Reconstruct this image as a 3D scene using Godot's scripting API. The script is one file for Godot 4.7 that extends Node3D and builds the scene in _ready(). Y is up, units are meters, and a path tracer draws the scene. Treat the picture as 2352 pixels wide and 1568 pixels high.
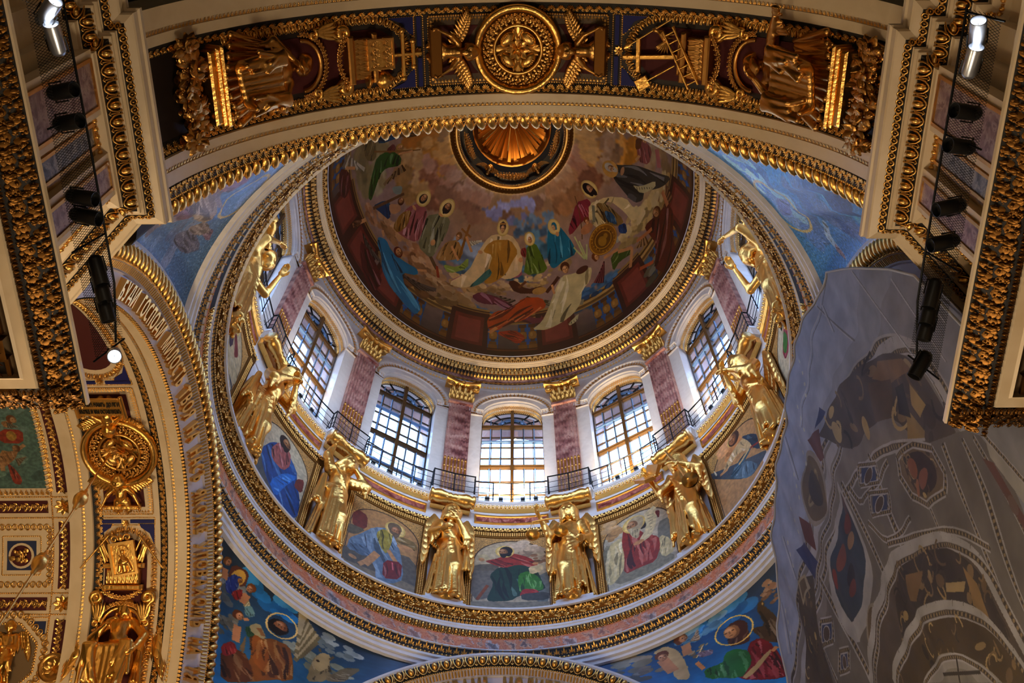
extends Node3D
# A domed church crossing seen from the nave floor, looking steeply up. Units are metres; the camera stands at the origin's height.

const TAUF := 6.283185307
var M := {}          # materials
var U := {}          # ornament units (meshes)
var rng := RandomNumberGenerator.new()
var names := {}

# ------------------------------------------------------------------ naming
func numbered(called: String) -> String:
	var n: int = names.get(called, 0)
	names[called] = n + 1
	return called if n == 0 else "%s_%03d" % [called, n]

func tag(o: Node3D, label: String, category: String, group := "", kind := "") -> Node3D:
	if label != "": o.set_meta("label", label)
	if category != "": o.set_meta("category", category)
	if group != "": o.set_meta("group", group)
	if kind != "": o.set_meta("kind", kind)
	return o

func thing(called: String, label: String, category: String, group := "") -> Node3D:
	var o := Node3D.new()
	o.name = numbered(called)
	add_child(o)
	return tag(o, label, category, group)

func struct(called: String, label := "", category := "") -> Node3D:
	var o := Node3D.new()
	o.name = numbered(called)
	add_child(o)
	return tag(o, label, category, "", "structure")

func part(called: String, mesh: Mesh, m: Material, parent: Node3D, xf := Transform3D.IDENTITY) -> MeshInstance3D:
	var o := MeshInstance3D.new()
	o.name = called
	o.mesh = mesh
	o.material_override = m
	o.transform = xf
	o.cast_shadow = GeometryInstance3D.SHADOW_CASTING_SETTING_ON
	parent.add_child(o, true)
	return o

func many(called: String, mesh: Mesh, m: Material, xfs: Array, parent: Node3D) -> MultiMeshInstance3D:
	var mm := MultiMesh.new()
	mm.transform_format = MultiMesh.TRANSFORM_3D
	mm.mesh = mesh
	mm.instance_count = xfs.size()
	for i in xfs.size(): mm.set_instance_transform(i, xfs[i])
	var o := MultiMeshInstance3D.new()
	o.name = called
	o.multimesh = mm
	o.material_override = m
	parent.add_child(o, true)
	o.set_meta("kind", "stuff")
	return o

# ------------------------------------------------------------------ mesh buffer
class Buf:
	var v := PackedVector3Array()
	var n := PackedVector3Array()
	var t := PackedVector2Array()
	var ix := PackedInt32Array()
	func vert(p: Vector3, nn: Vector3, uv := Vector2.ZERO) -> int:
		v.append(p); n.append(nn); t.append(uv)
		return v.size() - 1
	func quad(a: Vector3, b: Vector3, c: Vector3, d: Vector3) -> void:
		var nn := (b - a).cross(d - a)
		if nn.length_squared() < 1e-14: nn = (c - b).cross(d - b)
		nn = nn.normalized()
		var i := v.size()
		for p in [a, b, c, d]: v.append(p); n.append(nn)
		t.append(Vector2(0, 0)); t.append(Vector2(1, 0)); t.append(Vector2(1, 1)); t.append(Vector2(0, 1))
		ix.append_array(PackedInt32Array([i, i + 2, i + 1, i, i + 3, i + 2]))
	func tri(a: Vector3, b: Vector3, c: Vector3) -> void:
		var nn := (b - a).cross(c - a).normalized()
		var i := v.size()
		for p in [a, b, c]: v.append(p); n.append(nn); t.append(Vector2.ZERO)
		ix.append_array(PackedInt32Array([i, i + 2, i + 1]))
	# a grid of points, rows x cols, smooth; normals from neighbours
	func grid(p: PackedVector3Array, cols: int, uv := PackedVector2Array(), wrap := false, flip := false) -> void:
		var rows := p.size() / cols
		var b := v.size()
		for r in rows:
			for c in cols:
				var c0 := c - 1
				var c1 := c + 1
				if wrap:
					c0 = posmod(c0, cols - 1); c1 = posmod(c1, cols - 1)
				else:
					c0 = maxi(c0, 0); c1 = mini(c1, cols - 1)
				var du := p[r * cols + c1] - p[r * cols + c0]
				var dv := p[mini(r + 1, rows - 1) * cols + c] - p[maxi(r - 1, 0) * cols + c]
				var nn := du.cross(dv)
				if nn.length_squared() < 1e-12: nn = p[r * cols + c] - p[(rows / 2) * cols + c] + Vector3(0, 1e-5, 0)
				nn = nn.normalized()
				if flip: nn = -nn
				v.append(p[r * cols + c]); n.append(nn)
				t.append(uv[r * cols + c] if uv.size() else Vector2(float(c) / (cols - 1), float(r) / maxi(rows - 1, 1)))
		for r in rows - 1:
			for c in cols - 1:
				var i := b + r * cols + c
				if flip: ix.append_array(PackedInt32Array([i, i + 1, i + cols, i + 1, i + cols + 1, i + cols]))
				else: ix.append_array(PackedInt32Array([i, i + cols, i + 1, i + 1, i + cols, i + cols + 1]))
	func box(c: Vector3, s: Vector3, b := Basis.IDENTITY) -> void:
		var h := s / 2
		var k := []
		for i in 8:
			k.append(c + b * Vector3(h.x if i & 1 else -h.x, h.y if i & 2 else -h.y, h.z if i & 4 else -h.z))
		quad(k[4], k[5], k[7], k[6]); quad(k[1], k[0], k[2], k[3])
		quad(k[5], k[1], k[3], k[7]); quad(k[0], k[4], k[6], k[2])
		quad(k[6], k[7], k[3], k[2]); quad(k[0], k[1], k[5], k[4])
	func ball(c: Vector3, r: Vector3, seg := 10, rows := 6, b := Basis.IDENTITY, y0 := -90.0, y1 := 90.0) -> void:
		var p := PackedVector3Array()
		for i in rows + 1:
			var a := deg_to_rad(lerpf(y0, y1, float(i) / rows))
			for j in seg + 1:
				var w := TAU * j / seg
				p.append(c + b * (Vector3(cos(a) * cos(w), sin(a), cos(a) * sin(w)) * r))
		grid(p, seg + 1, PackedVector2Array(), true, true)
	# a tube through points with a radius each
	func tube(pts: Array, rad: Array, seg := 8, squash := 1.0) -> void:
		var p := PackedVector3Array()
		var last := Vector3.ZERO
		for i in pts.size():
			var d: Vector3 = (pts[mini(i + 1, pts.size() - 1)] - pts[maxi(i - 1, 0)]).normalized()
			if last == Vector3.ZERO: last = d.cross(Vector3(0.31, 0.17, 0.93)).normalized()
			var s := (last - d * last.dot(d)).normalized()
			last = s
			var q := d.cross(s)
			var rr: float = rad[mini(i, rad.size() - 1)]
			for j in seg + 1:
				var w := TAU * j / seg
				p.append(pts[i] + (s * cos(w) + q * sin(w) * squash) * rr)
		var b := v.size()
		grid(p, seg + 1, PackedVector2Array(), true, false)
		for e in 2:   # caps
			var r0 := b if e == 0 else b + (pts.size() - 1) * (seg + 1)
			var dd: Vector3 = (pts[0] - pts[1]).normalized() if e == 0 else (pts[-1] - pts[-2]).normalized()
			var k := vert(pts[0] if e == 0 else pts[-1], dd)
			for j in seg:
				if e == 0: ix.append_array(PackedInt32Array([k, r0 + j, r0 + j + 1]))
				else: ix.append_array(PackedInt32Array([k, r0 + j + 1, r0 + j]))
	# turned on the y axis: profile of (radius, y), sharp between segments when flat
	func lathe(prof: Array, seg := 16, xf := Transform3D.IDENTITY) -> void:
		var p := PackedVector3Array()
		for q in prof:
			for j in seg + 1:
				var w := TAU * j / seg
				p.append(xf * Vector3(q[0] * cos(w), q[1], q[0] * sin(w)))
		grid(p, seg + 1, PackedVector2Array(), true, true)
	func mesh() -> ArrayMesh:
		var a := []
		a.resize(Mesh.ARRAY_MAX)
		a[Mesh.ARRAY_VERTEX] = v; a[Mesh.ARRAY_NORMAL] = n; a[Mesh.ARRAY_TEX_UV] = t; a[Mesh.ARRAY_INDEX] = ix
		var m := ArrayMesh.new()
		m.add_surface_from_arrays(Mesh.PRIMITIVE_TRIANGLES, a)
		return m

# ------------------------------------------------------------------ things that turn about an axis: drum, arches, vaults
class Rev:
	var c: Vector3      # a point of the axis
	var k: Vector3      # axis
	var e1: Vector3     # direction of angle 0
	var e2: Vector3     # direction of angle 90
	var squeeze := 0.0   # draws depths towards dref round the crown
	var dref := 0.0
	func _init(c_: Vector3, k_: Vector3, e1_: Vector3, e2_: Vector3) -> void:
		c = c_; k = k_; e1 = e1_; e2 = e2_
	func at(a: float, r: float, d: float) -> Vector3:   # angle in degrees
		var w := deg_to_rad(a)
		if squeeze > 0.0: d = dref + (d - dref) * (1.0 - squeeze * cos(w) * cos(w))
		return c + (e1 * cos(w) + e2 * sin(w)) * r + k * d
	func dir(a: float) -> Vector3:
		var w := deg_to_rad(a)
		return e1 * cos(w) + e2 * sin(w)
	func tan_(a: float) -> Vector3:
		var w := deg_to_rad(a)
		return e2 * cos(w) - e1 * sin(w)
	# frame on the inner face at angle a: x along the angle, y along the axis, z to the axis
	func frame(a: float, r: float, d: float) -> Transform3D:
		return Transform3D(Basis(tan_(a), k, -dir(a)), at(a, r, d))
	# frame on the sloped band between profile points p and q: y runs p -> q, z faces in
	func slope(a: float, p: Vector2, q: Vector2) -> Transform3D:
		var x := tan_(a)
		var y := (dir(a) * (q.x - p.x) + k * (q.y - p.y)).normalized()
		var z := x.cross(y)
		if z.dot(-dir(a) - k * 0.001) < 0.0 and absf(z.dot(dir(a))) > 0.02: z = -z
		var m := (p + q) / 2
		return Transform3D(Basis(x, y, z), at(a, m.x, m.y))

# sweep a profile of (radius, axis) about a Rev, each profile segment flat-shaded across
func turned(rv: Rev, prof: Array, a0: float, a1: float, seg: int, uvs := 1.0) -> ArrayMesh:
	var b := Buf.new()
	var run := 0.0
	for s in prof.size() - 1:
		var p: Vector2 = prof[s]
		var q: Vector2 = prof[s + 1]
		var l := p.distance_to(q)
		if l < 1e-5: continue
		var base := b.v.size()
		for i in seg + 1:
			var a := lerpf(a0, a1, float(i) / seg)
			var nn := (rv.dir(a) * -(q.y - p.y) + rv.k * (q.x - p.x)).normalized()
			var u := deg_to_rad(a) * (p.x + q.x) / 2 * uvs
			b.vert(rv.at(a, p.x, p.y), nn, Vector2(u, run * uvs))
			b.vert(rv.at(a, q.x, q.y), nn, Vector2(u, (run + l) * uvs))
		for i in seg:
			var k := base + i * 2
			b.ix.append_array(PackedInt32Array([k, k + 1, k + 2, k + 2, k + 1, k + 3]))
		run += l
	return b.mesh()

# ornament units in a row on a sloped band; returns transforms. spacing in metres at the band
func row(rv: Rev, p: Vector2, q: Vector2, a0: float, a1: float, spacing: float, relief := 1.0, lift := 0.0, shift := 0.0) -> Array:
	var r := (p.x + q.x) / 2
	var n := maxi(1, roundi(deg_to_rad(a1 - a0) * r / spacing))
	var w := deg_to_rad(a1 - a0) * r / n
	var h := p.distance_to(q)
	var out := []
	for i in n:
		var f := rv.slope(a0 + (a1 - a0) * (i + 0.5 + shift) / n, p, q)
		f.origin += f.basis.z * lift
		out.append(f.scaled_local(Vector3(w, h, relief * minf(w, h))))
	return out

# a row along a straight line from a to b; up and out give the other axes
func line_row(a: Vector3, b: Vector3, up: Vector3, out: Vector3, h: float, spacing: float, relief := 1.0) -> Array:
	var l := a.distance_to(b)
	var n := maxi(1, roundi(l / spacing))
	var x := (b - a) / l
	var res := []
	for i in n:
		res.append(Transform3D(Basis(x * (l / n), up * h, out * relief * minf(h, l / n)), a.lerp(b, (i + 0.5) / n)))
	return res

# sweep a profile (out, y) along a polyline in plan; out is to the right of travel when side = 1
func swept(path: Array, prof: Array, side := 1.0) -> ArrayMesh:
	var b := Buf.new()
	var outs := []
	for i in path.size():
		var d0: Vector2 = (path[i] - path[maxi(i - 1, 0)]) if i > 0 else (path[1] - path[0])
		var d1: Vector2 = (path[i + 1] - path[i]) if i < path.size() - 1 else d0
		d0 = d0.normalized(); d1 = d1.normalized()
		var n0 := Vector2(-d0.y, d0.x) * side
		var n1 := Vector2(-d1.y, d1.x) * side
		var m := (n0 + n1).normalized()
		outs.append(m / maxf(m.dot(n0), 0.3))
	for i in path.size() - 1:
		for s in prof.size() - 1:
			var p: Vector2 = prof[s]
			var q: Vector2 = prof[s + 1]
			var f := func(j: int, w: Vector2) -> Vector3:
				var xz: Vector2 = path[j] + outs[j] * w.x
				return Vector3(xz.x, w.y, xz.y)
			if side > 0: b.quad(f.call(i, p), f.call(i, q), f.call(i + 1, q), f.call(i + 1, p))
			else: b.quad(f.call(i + 1, p), f.call(i + 1, q), f.call(i, q), f.call(i, p))
	return b.mesh()

# ------------------------------------------------------------------ materials
func noise_tex(cols: Array, freq: float, sd: int, size := 256, warp := 0.0, stretch := 1.0) -> ImageTexture:
	var f := FastNoiseLite.new()
	f.seed = sd
	f.frequency = freq
	f.fractal_octaves = 5
	if warp > 0.0:
		f.domain_warp_enabled = true; f.domain_warp_amplitude = warp; f.domain_warp_frequency = freq * 0.7
	var g := f.get_seamless_image(size, size)
	var ramp := Gradient.new()
	var offs := PackedFloat32Array()
	var cs := PackedColorArray()
	for i in cols.size():
		offs.append(float(i) / (cols.size() - 1)); cs.append(Color(cols[i]))
	ramp.offsets = offs; ramp.colors = cs
	var lut := []
	for i in 256: lut.append(ramp.sample(clampf((i / 255.0 - 0.5) * 1.5 + 0.5, 0, 1)))
	var im := Image.create(size, size, false, Image.FORMAT_RGB8)
	for y in size:
		for x in size:
			im.set_pixel(x, y, lut[int(g.get_pixel(int(x * stretch) % size, y).r * 255.0)])
	return ImageTexture.create_from_image(im)

func mat(key: String, col: Color, rough: float, metal := 0.0, tex: Texture2D = null, tri := 0.0) -> StandardMaterial3D:
	var m := StandardMaterial3D.new()
	m.resource_name = key
	m.albedo_color = col
	m.roughness = rough
	m.metallic = metal
	if tex:
		m.albedo_texture = tex
		if tri > 0.0:
			m.uv1_triplanar = true; m.uv1_world_triplanar = true
			m.uv1_scale = Vector3.ONE * tri
	M[key] = m
	return m

func bump(key: String, freq: float, cm: float, tri: float, sd := 3) -> void:
	var f := FastNoiseLite.new()
	f.seed = sd; f.frequency = freq; f.fractal_octaves = 4
	var m: StandardMaterial3D = M[key]
	var im := f.get_seamless_image(256, 256)
	m.normal_enabled = true
	var nm := im.duplicate()
	nm.convert(Image.FORMAT_RGBA8)
	nm.bump_map_to_normal_map(cm)
	m.normal_texture = ImageTexture.create_from_image(nm)
	m.uv1_triplanar = true; m.uv1_world_triplanar = true
	m.uv1_scale = Vector3.ONE * tri

func materials() -> void:
	mat("white", Color(0.86, 0.85, 0.85), 0.35, 0.0, noise_tex(["#efeeee", "#f8f8f7", "#ffffff", "#f1f0f0"], 0.012, 5, 256, 30.0), 0.35)
	mat("cream", Color(0.83, 0.75, 0.62), 0.42, 0.0, noise_tex(["#f3f0ea", "#ffffff", "#faf8f4"], 0.01, 8), 0.3)
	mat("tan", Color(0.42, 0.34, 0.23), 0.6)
	mat("gold", Color(0.96, 0.75, 0.40), 0.31, 1.0)
	bump("gold", 0.03, 2.2, 0.9)
	mat("gold_leaf", Color(0.94, 0.74, 0.41), 0.33, 1.0)
	mat("bronze", Color(0.84, 0.63, 0.34), 0.34, 1.0)
	bump("bronze", 0.03, 1.3, 0.9, 9)
	mat("shaded_gold", Color(0.46, 0.31, 0.14), 0.42, 1.0)  # gilding with the dimness of the great cornice put into its colour
	mat("net_pale", Color(0.55, 0.56, 0.58), 0.6)
	mat("dark_gold", Color(0.42, 0.27, 0.10), 0.5, 0.9)
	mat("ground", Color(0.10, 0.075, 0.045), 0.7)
	mat("red_marble", Color(1, 1, 1), 0.3, 0.0, noise_tex(["#5a1f1a", "#8c3f36", "#a9564b", "#c98d80", "#7a332b"], 0.02, 21, 256, 40.0), 0.5)
	mat("pink_marble", Color(1, 1, 1), 0.32, 0.0, noise_tex(["#5f3438", "#8e5c5c", "#a77773", "#b58a83", "#c9a79d", "#7d4a4a"], 0.016, 33, 256, 30.0), 0.3)
	mat("orange_marble", Color(1, 1, 1), 0.3, 0.0, noise_tex(["#5d4f50", "#d8cdc8", "#b85f34", "#c96f3c", "#dd8f58", "#b9582c", "#e6b890", "#6a4a40"], 0.016, 44, 256, 55.0), 0.33)
	mat("violet_marble", Color(1, 1, 1), 0.35, 0.0, noise_tex(["#5c4146", "#7d5f62", "#8d7270", "#a58f87", "#6a4a50"], 0.02, 12, 256, 60.0), 0.5)
	mat("slate_marble", Color(1, 1, 1), 0.35, 0.0, noise_tex(["#2c2f38", "#484c56", "#6f7078", "#9b9690", "#3a3d46"], 0.03, 17, 256, 60.0), 0.5)
	mat("ochre_marble", Color(1, 1, 1), 0.35, 0.0, noise_tex(["#7a5c2e", "#9a7a44", "#b89a62", "#8a6a38"], 0.015, 14, 256, 50.0), 0.4)
	mat("red_cloth", Color(0.27, 0.03, 0.03), 0.8)
	mat("blue_cloth", Color(0.03, 0.06, 0.36), 0.7)
	mat("blue_grey", Color(0.10, 0.15, 0.30), 0.7)
	mat("iron", Color(0.03, 0.03, 0.035), 0.5, 0.6)
	mat("black", Color(0.02, 0.02, 0.022), 0.45)
	mat("brown_frame", Color(0.35, 0.25, 0.12), 0.45, 0.4)
	mat("shade_blue_frame", Color(0.42, 0.58, 0.78), 0.6)  # blue of the shadow on the outer sashes put into their colour
	mat("outer_stone", Color(0.62, 0.47, 0.45), 0.7)
	mat("deep_blue", Color(0.035, 0.05, 0.09), 0.6)
	mat("stone_floor", Color(0.5, 0.45, 0.4), 0.5)
	mat("dark_wall", Color(0.22, 0.2, 0.17), 0.8)
	mat("net_wire", Color(0.03, 0.03, 0.03), 0.6, 0.3)
	mat("glass", Color(0.85, 0.93, 1.0, 0.10), 0.02)
	M["glass"].transparency = BaseMaterial3D.TRANSPARENCY_ALPHA
	mat("lamp_glow", Color(1, 1, 1), 0.4)
	M["lamp_glow"].emission_enabled = true
	M["lamp_glow"].emission = Color(0.92, 0.95, 1.0)
	M["lamp_glow"].emission_energy_multiplier = 3.0
	mat("bulb", Color(1, 1, 1), 0.4)
	M["bulb"].emission_enabled = true
	M["bulb"].emission = Color(1.0, 0.8, 0.5)
	M["bulb"].emission_energy_multiplier = 4.0
# ------------------------------------------------------------------ ornament units: x along the row, y up the band, z out of it, about one unit each way
func arc_pts(c: Vector2, r: float, a0: float, a1: float, n: int, z := 0.0, turns := 0.0) -> Array:
	var o := []
	for i in n + 1:
		var k := float(i) / n
		var w := deg_to_rad(lerpf(a0, a1, k))
		var rr := r * (1.0 - turns * k)
		o.append(Vector3(c.x + cos(w) * rr, c.y + sin(w) * rr, z))
	return o

func leaf_blade(b: Buf, base: Vector3, dir: Vector3, nor: Vector3, ln: float, w: float, curl: float) -> void:
	# a pointed leaf with a raised middle rib, bending towards nor at its tip
	var side := dir.cross(nor).normalized()
	var p := PackedVector3Array()
	for i in 5:
		var k := i / 4.0
		var c := base + dir * ln * k + nor * (curl * k * k)
		var ww := w * (sin(PI * (0.12 + 0.88 * k)) * 0.9 + 0.1 * (1.0 - k))
		p.append(c - side * ww)
		p.append(c - side * ww * 0.5 + nor * w * 0.32)
		p.append(c + nor * w * 0.18)
		p.append(c + side * ww * 0.5 + nor * w * 0.32)
		p.append(c + side * ww)
	b.grid(p, 5, PackedVector2Array(), false, false)

func units() -> void:
	var b := Buf.new()
	b.ball(Vector3(0, 0.04, 0.12), Vector3(0.25, 0.40, 0.42), 10, 6)
	U["egg_only"] = b.mesh()
	b = Buf.new()
	var u := [Vector3(-0.40, 0.5, 0.1), Vector3(-0.42, 0.15, 0.14), Vector3(-0.33, -0.2, 0.16), Vector3(-0.15, -0.43, 0.14), Vector3(0, -0.48, 0.12), Vector3(0.15, -0.43, 0.14), Vector3(0.33, -0.2, 0.16), Vector3(0.42, 0.15, 0.14), Vector3(0.40, 0.5, 0.1)]
	b.tube(u, [0.055], 5)
	b.ball(Vector3(0.5, -0.05, 0.1), Vector3(0.045, 0.36, 0.14), 5, 4)
	b.tube([Vector3(0.38, -0.28, 0.05), Vector3(0.5, -0.46, 0.12), Vector3(0.62, -0.28, 0.05)], [0.05], 4)
	U["egg_rim"] = b.mesh()
	b.ball(Vector3(0, 0.04, 0.12), Vector3(0.25, 0.40, 0.42), 8, 5)
	U["egg"] = b.mesh()
	# acanthus leaf standing in the band
	b = Buf.new()
	leaf_blade(b, Vector3(0, -0.5, 0.02), Vector3(0, 1, 0), Vector3(0, 0, 1), 0.98, 0.16, 0.42)
	for s in [-1, 1]:
		leaf_blade(b, Vector3(0.05 * s, -0.42, 0.0), Vector3(0.5 * s, 0.85, 0).normalized(), Vector3(0, 0, 1), 0.62, 0.13, 0.3)
		leaf_blade(b, Vector3(0.05 * s, -0.46, 0.0), Vector3(0.9 * s, 0.38, 0).normalized(), Vector3(0, 0, 1), 0.46, 0.11, 0.25)
	b.ball(Vector3(0, 0.44, 0.42), Vector3(0.12, 0.08, 0.12), 6, 4)
	U["leaf"] = b.mesh()
	# palmette with two scrolls
	b = Buf.new()
	for i in 7:
		var w := deg_to_rad(90 + (i - 3) * 27)
		leaf_blade(b, Vector3(0, -0.12, 0.05), Vector3(cos(w), sin(w), 0), Vector3(0, 0, 1), 0.56 - 0.03 * absf(i - 3), 0.075, 0.22)
	b.ball(Vector3(0, -0.12, 0.12), Vector3(0.1, 0.1, 0.16), 6, 4)
	for s in [-1.0, 1.0]:
		var sp := []
		for q in arc_pts(Vector2(0.28, -0.3), 0.2, 60, -420, 12, 0.1, 0.8): sp.append(Vector3(q.x * s, q.y, q.z))
		b.tube(sp, [0.05, 0.05, 0.06, 0.06], 5)
	U["palmette"] = b.mesh()
	# running scroll of leaves
	b = Buf.new()
	for s in [-1.0, 1.0]:
		var sp := []
		for q in arc_pts(Vector2(0.25, 0.02), 0.24, 200, -330, 14, 0.12, 0.75): sp.append(Vector3(q.x * s + 0.0, q.y * s, q.z))
		b.tube(sp, [0.055, 0.06, 0.06, 0.05], 5)
		leaf_blade(b, Vector3(0.02 * s, -0.05 * s, 0.08), Vector3(0.3 * s, 0.95 * s, 0).normalized(), Vector3(0, 0, 1), 0.45, 0.1, 0.25)
		leaf_blade(b, Vector3(0.42 * s, 0.1 * s, 0.08), Vector3(0.5 * s, 0.8 * s, 0).normalized(), Vector3(0, 0, 1), 0.36, 0.09, 0.3)
		leaf_blade(b, Vector3(0.3 * s, -0.2 * s, 0.08), Vector3(0.75 * s, -0.6 * s, 0).normalized(), Vector3(0, 0, 1), 0.34, 0.09, 0.25)
		b.ball(Vector3(0.25 * s, 0.02 * s, 0.16), Vector3(0.07, 0.07, 0.1), 6, 4)
	U["scroll"] = b.mesh()
	b = Buf.new()
	b.ball(Vector3(-0.18, 0, 0.1), Vector3(0.30, 0.44, 0.42), 7, 5)
	b.ball(Vector3(0.30, 0, 0.05), Vector3(0.07, 0.36, 0.3), 6, 4)
	b.ball(Vector3(0.45, 0, 0.05), Vector3(0.05, 0.30, 0.25), 6, 4)
	U["bead"] = b.mesh()
	b = Buf.new()
	b.ball(Vector3(0, 0, 0.08), Vector3(0.46, 0.46, 0.42), 8, 5)
	U["pearl"] = b.mesh()
	b = Buf.new()
	b.tube(arc_pts(Vector2(0, 0), 0.36, 0, 360, 12, 0.15), [0.1], 5)
	b.ball(Vector3(0, 0, 0.1), Vector3(0.14, 0.14, 0.2), 6, 4)
	b.box(Vector3(0.5, 0, 0.1), Vector3(0.16, 0.3, 0.2))
	U["chain"] = b.mesh()
	b = Buf.new()   # a fat slanting gadroon of a rope moulding
	b.ball(Vector3(0, 0, 0.1), Vector3(0.40, 0.64, 0.6), 10, 7, Basis(Vector3(0, 0, 1), -0.55))
	b.tube([Vector3(0.12, 0.62, 0.16), Vector3(0.46, 0.05, 0.42), Vector3(0.78, -0.6, 0.16)], [0.06], 5)
	U["gadroon"] = b.mesh()
	b = Buf.new()
	b.box(Vector3(0, 0, 0.4), Vector3(0.66, 1.0, 0.8))
	U["dentil"] = b.mesh()
	b = Buf.new()
	b.tube([Vector3(0, -0.5, 0.1), Vector3(0, 0.5, 0.1)], [0.3], 6)
	U["reed"] = b.mesh()
	b = Buf.new()
	for i in 8:
		var w := TAU * i / 8
		leaf_blade(b, Vector3(cos(w), sin(w), 0) * 0.08, Vector3(cos(w), sin(w), 0), Vector3(0, 0, 1), 0.4, 0.14, 0.18)
	for i in 5:
		var w := TAU * i / 5 + 0.3
		leaf_blade(b, Vector3(cos(w), sin(w), 0.5) * 0.05, Vector3(cos(w), sin(w), 0.3).normalized(), Vector3(0, 0, 1), 0.24, 0.1, 0.12)
	b.ball(Vector3(0, 0, 0.2), Vector3(0.1, 0.1, 0.16), 8, 5)
	U["rosette"] = b.mesh()
	# thick tuft of curling leaves and fruit for the garland of the great cornice
	b = Buf.new()
	var r := RandomNumberGenerator.new()
	r.seed = 4
	for i in 9:
		var c := Vector3(r.randf_range(-0.42, 0.42), r.randf_range(-0.3, 0.3), 0.1)
		var w := r.randf_range(0, TAU)
		leaf_blade(b, c, Vector3(cos(w), sin(w) * 0.7, 0.22).normalized(), Vector3(0, 0, 1), r.randf_range(0.24, 0.38), 0.14, -0.06)
	for i in 8:
		b.ball(Vector3(r.randf_range(-0.4, 0.4), r.randf_range(-0.35, 0.35), r.randf_range(0.15, 0.4)), Vector3.ONE * r.randf_range(0.07, 0.13), 6, 4)
	U["fruit"] = b.mesh()

# a picture-frame moulding: a rectangular ring of four mitred bars on a plane given by a frame
func frame_bars(b: Buf, xf: Transform3D, w: float, h: float, t: float, z: float) -> void:
	for k in [[-1, 0], [1, 0], [0, -1], [0, 1]]:
		var vert: bool = k[0] != 0
		var c := Vector3(k[0] * (w / 2 - t / 2), k[1] * (h / 2 - t / 2), z / 2)
		b.box(xf * c, Vector3(t, h, z) if vert else Vector3(w - 2 * t, t, z), xf.basis)
# ------------------------------------------------------------------ drum and dome
var drum: Rev

func cylp(s: float, h: float, r: float, az: float) -> Vector3:
	return drum.at(az + rad_to_deg(s / r), r, h)

const WH := 1.66     # half width of a window opening
const SPR := 51.95   # where the window arches spring
func arch_h(s: float) -> float:
	return SPR + sqrt(maxf(0.0, WH * WH - s * s))

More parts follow.
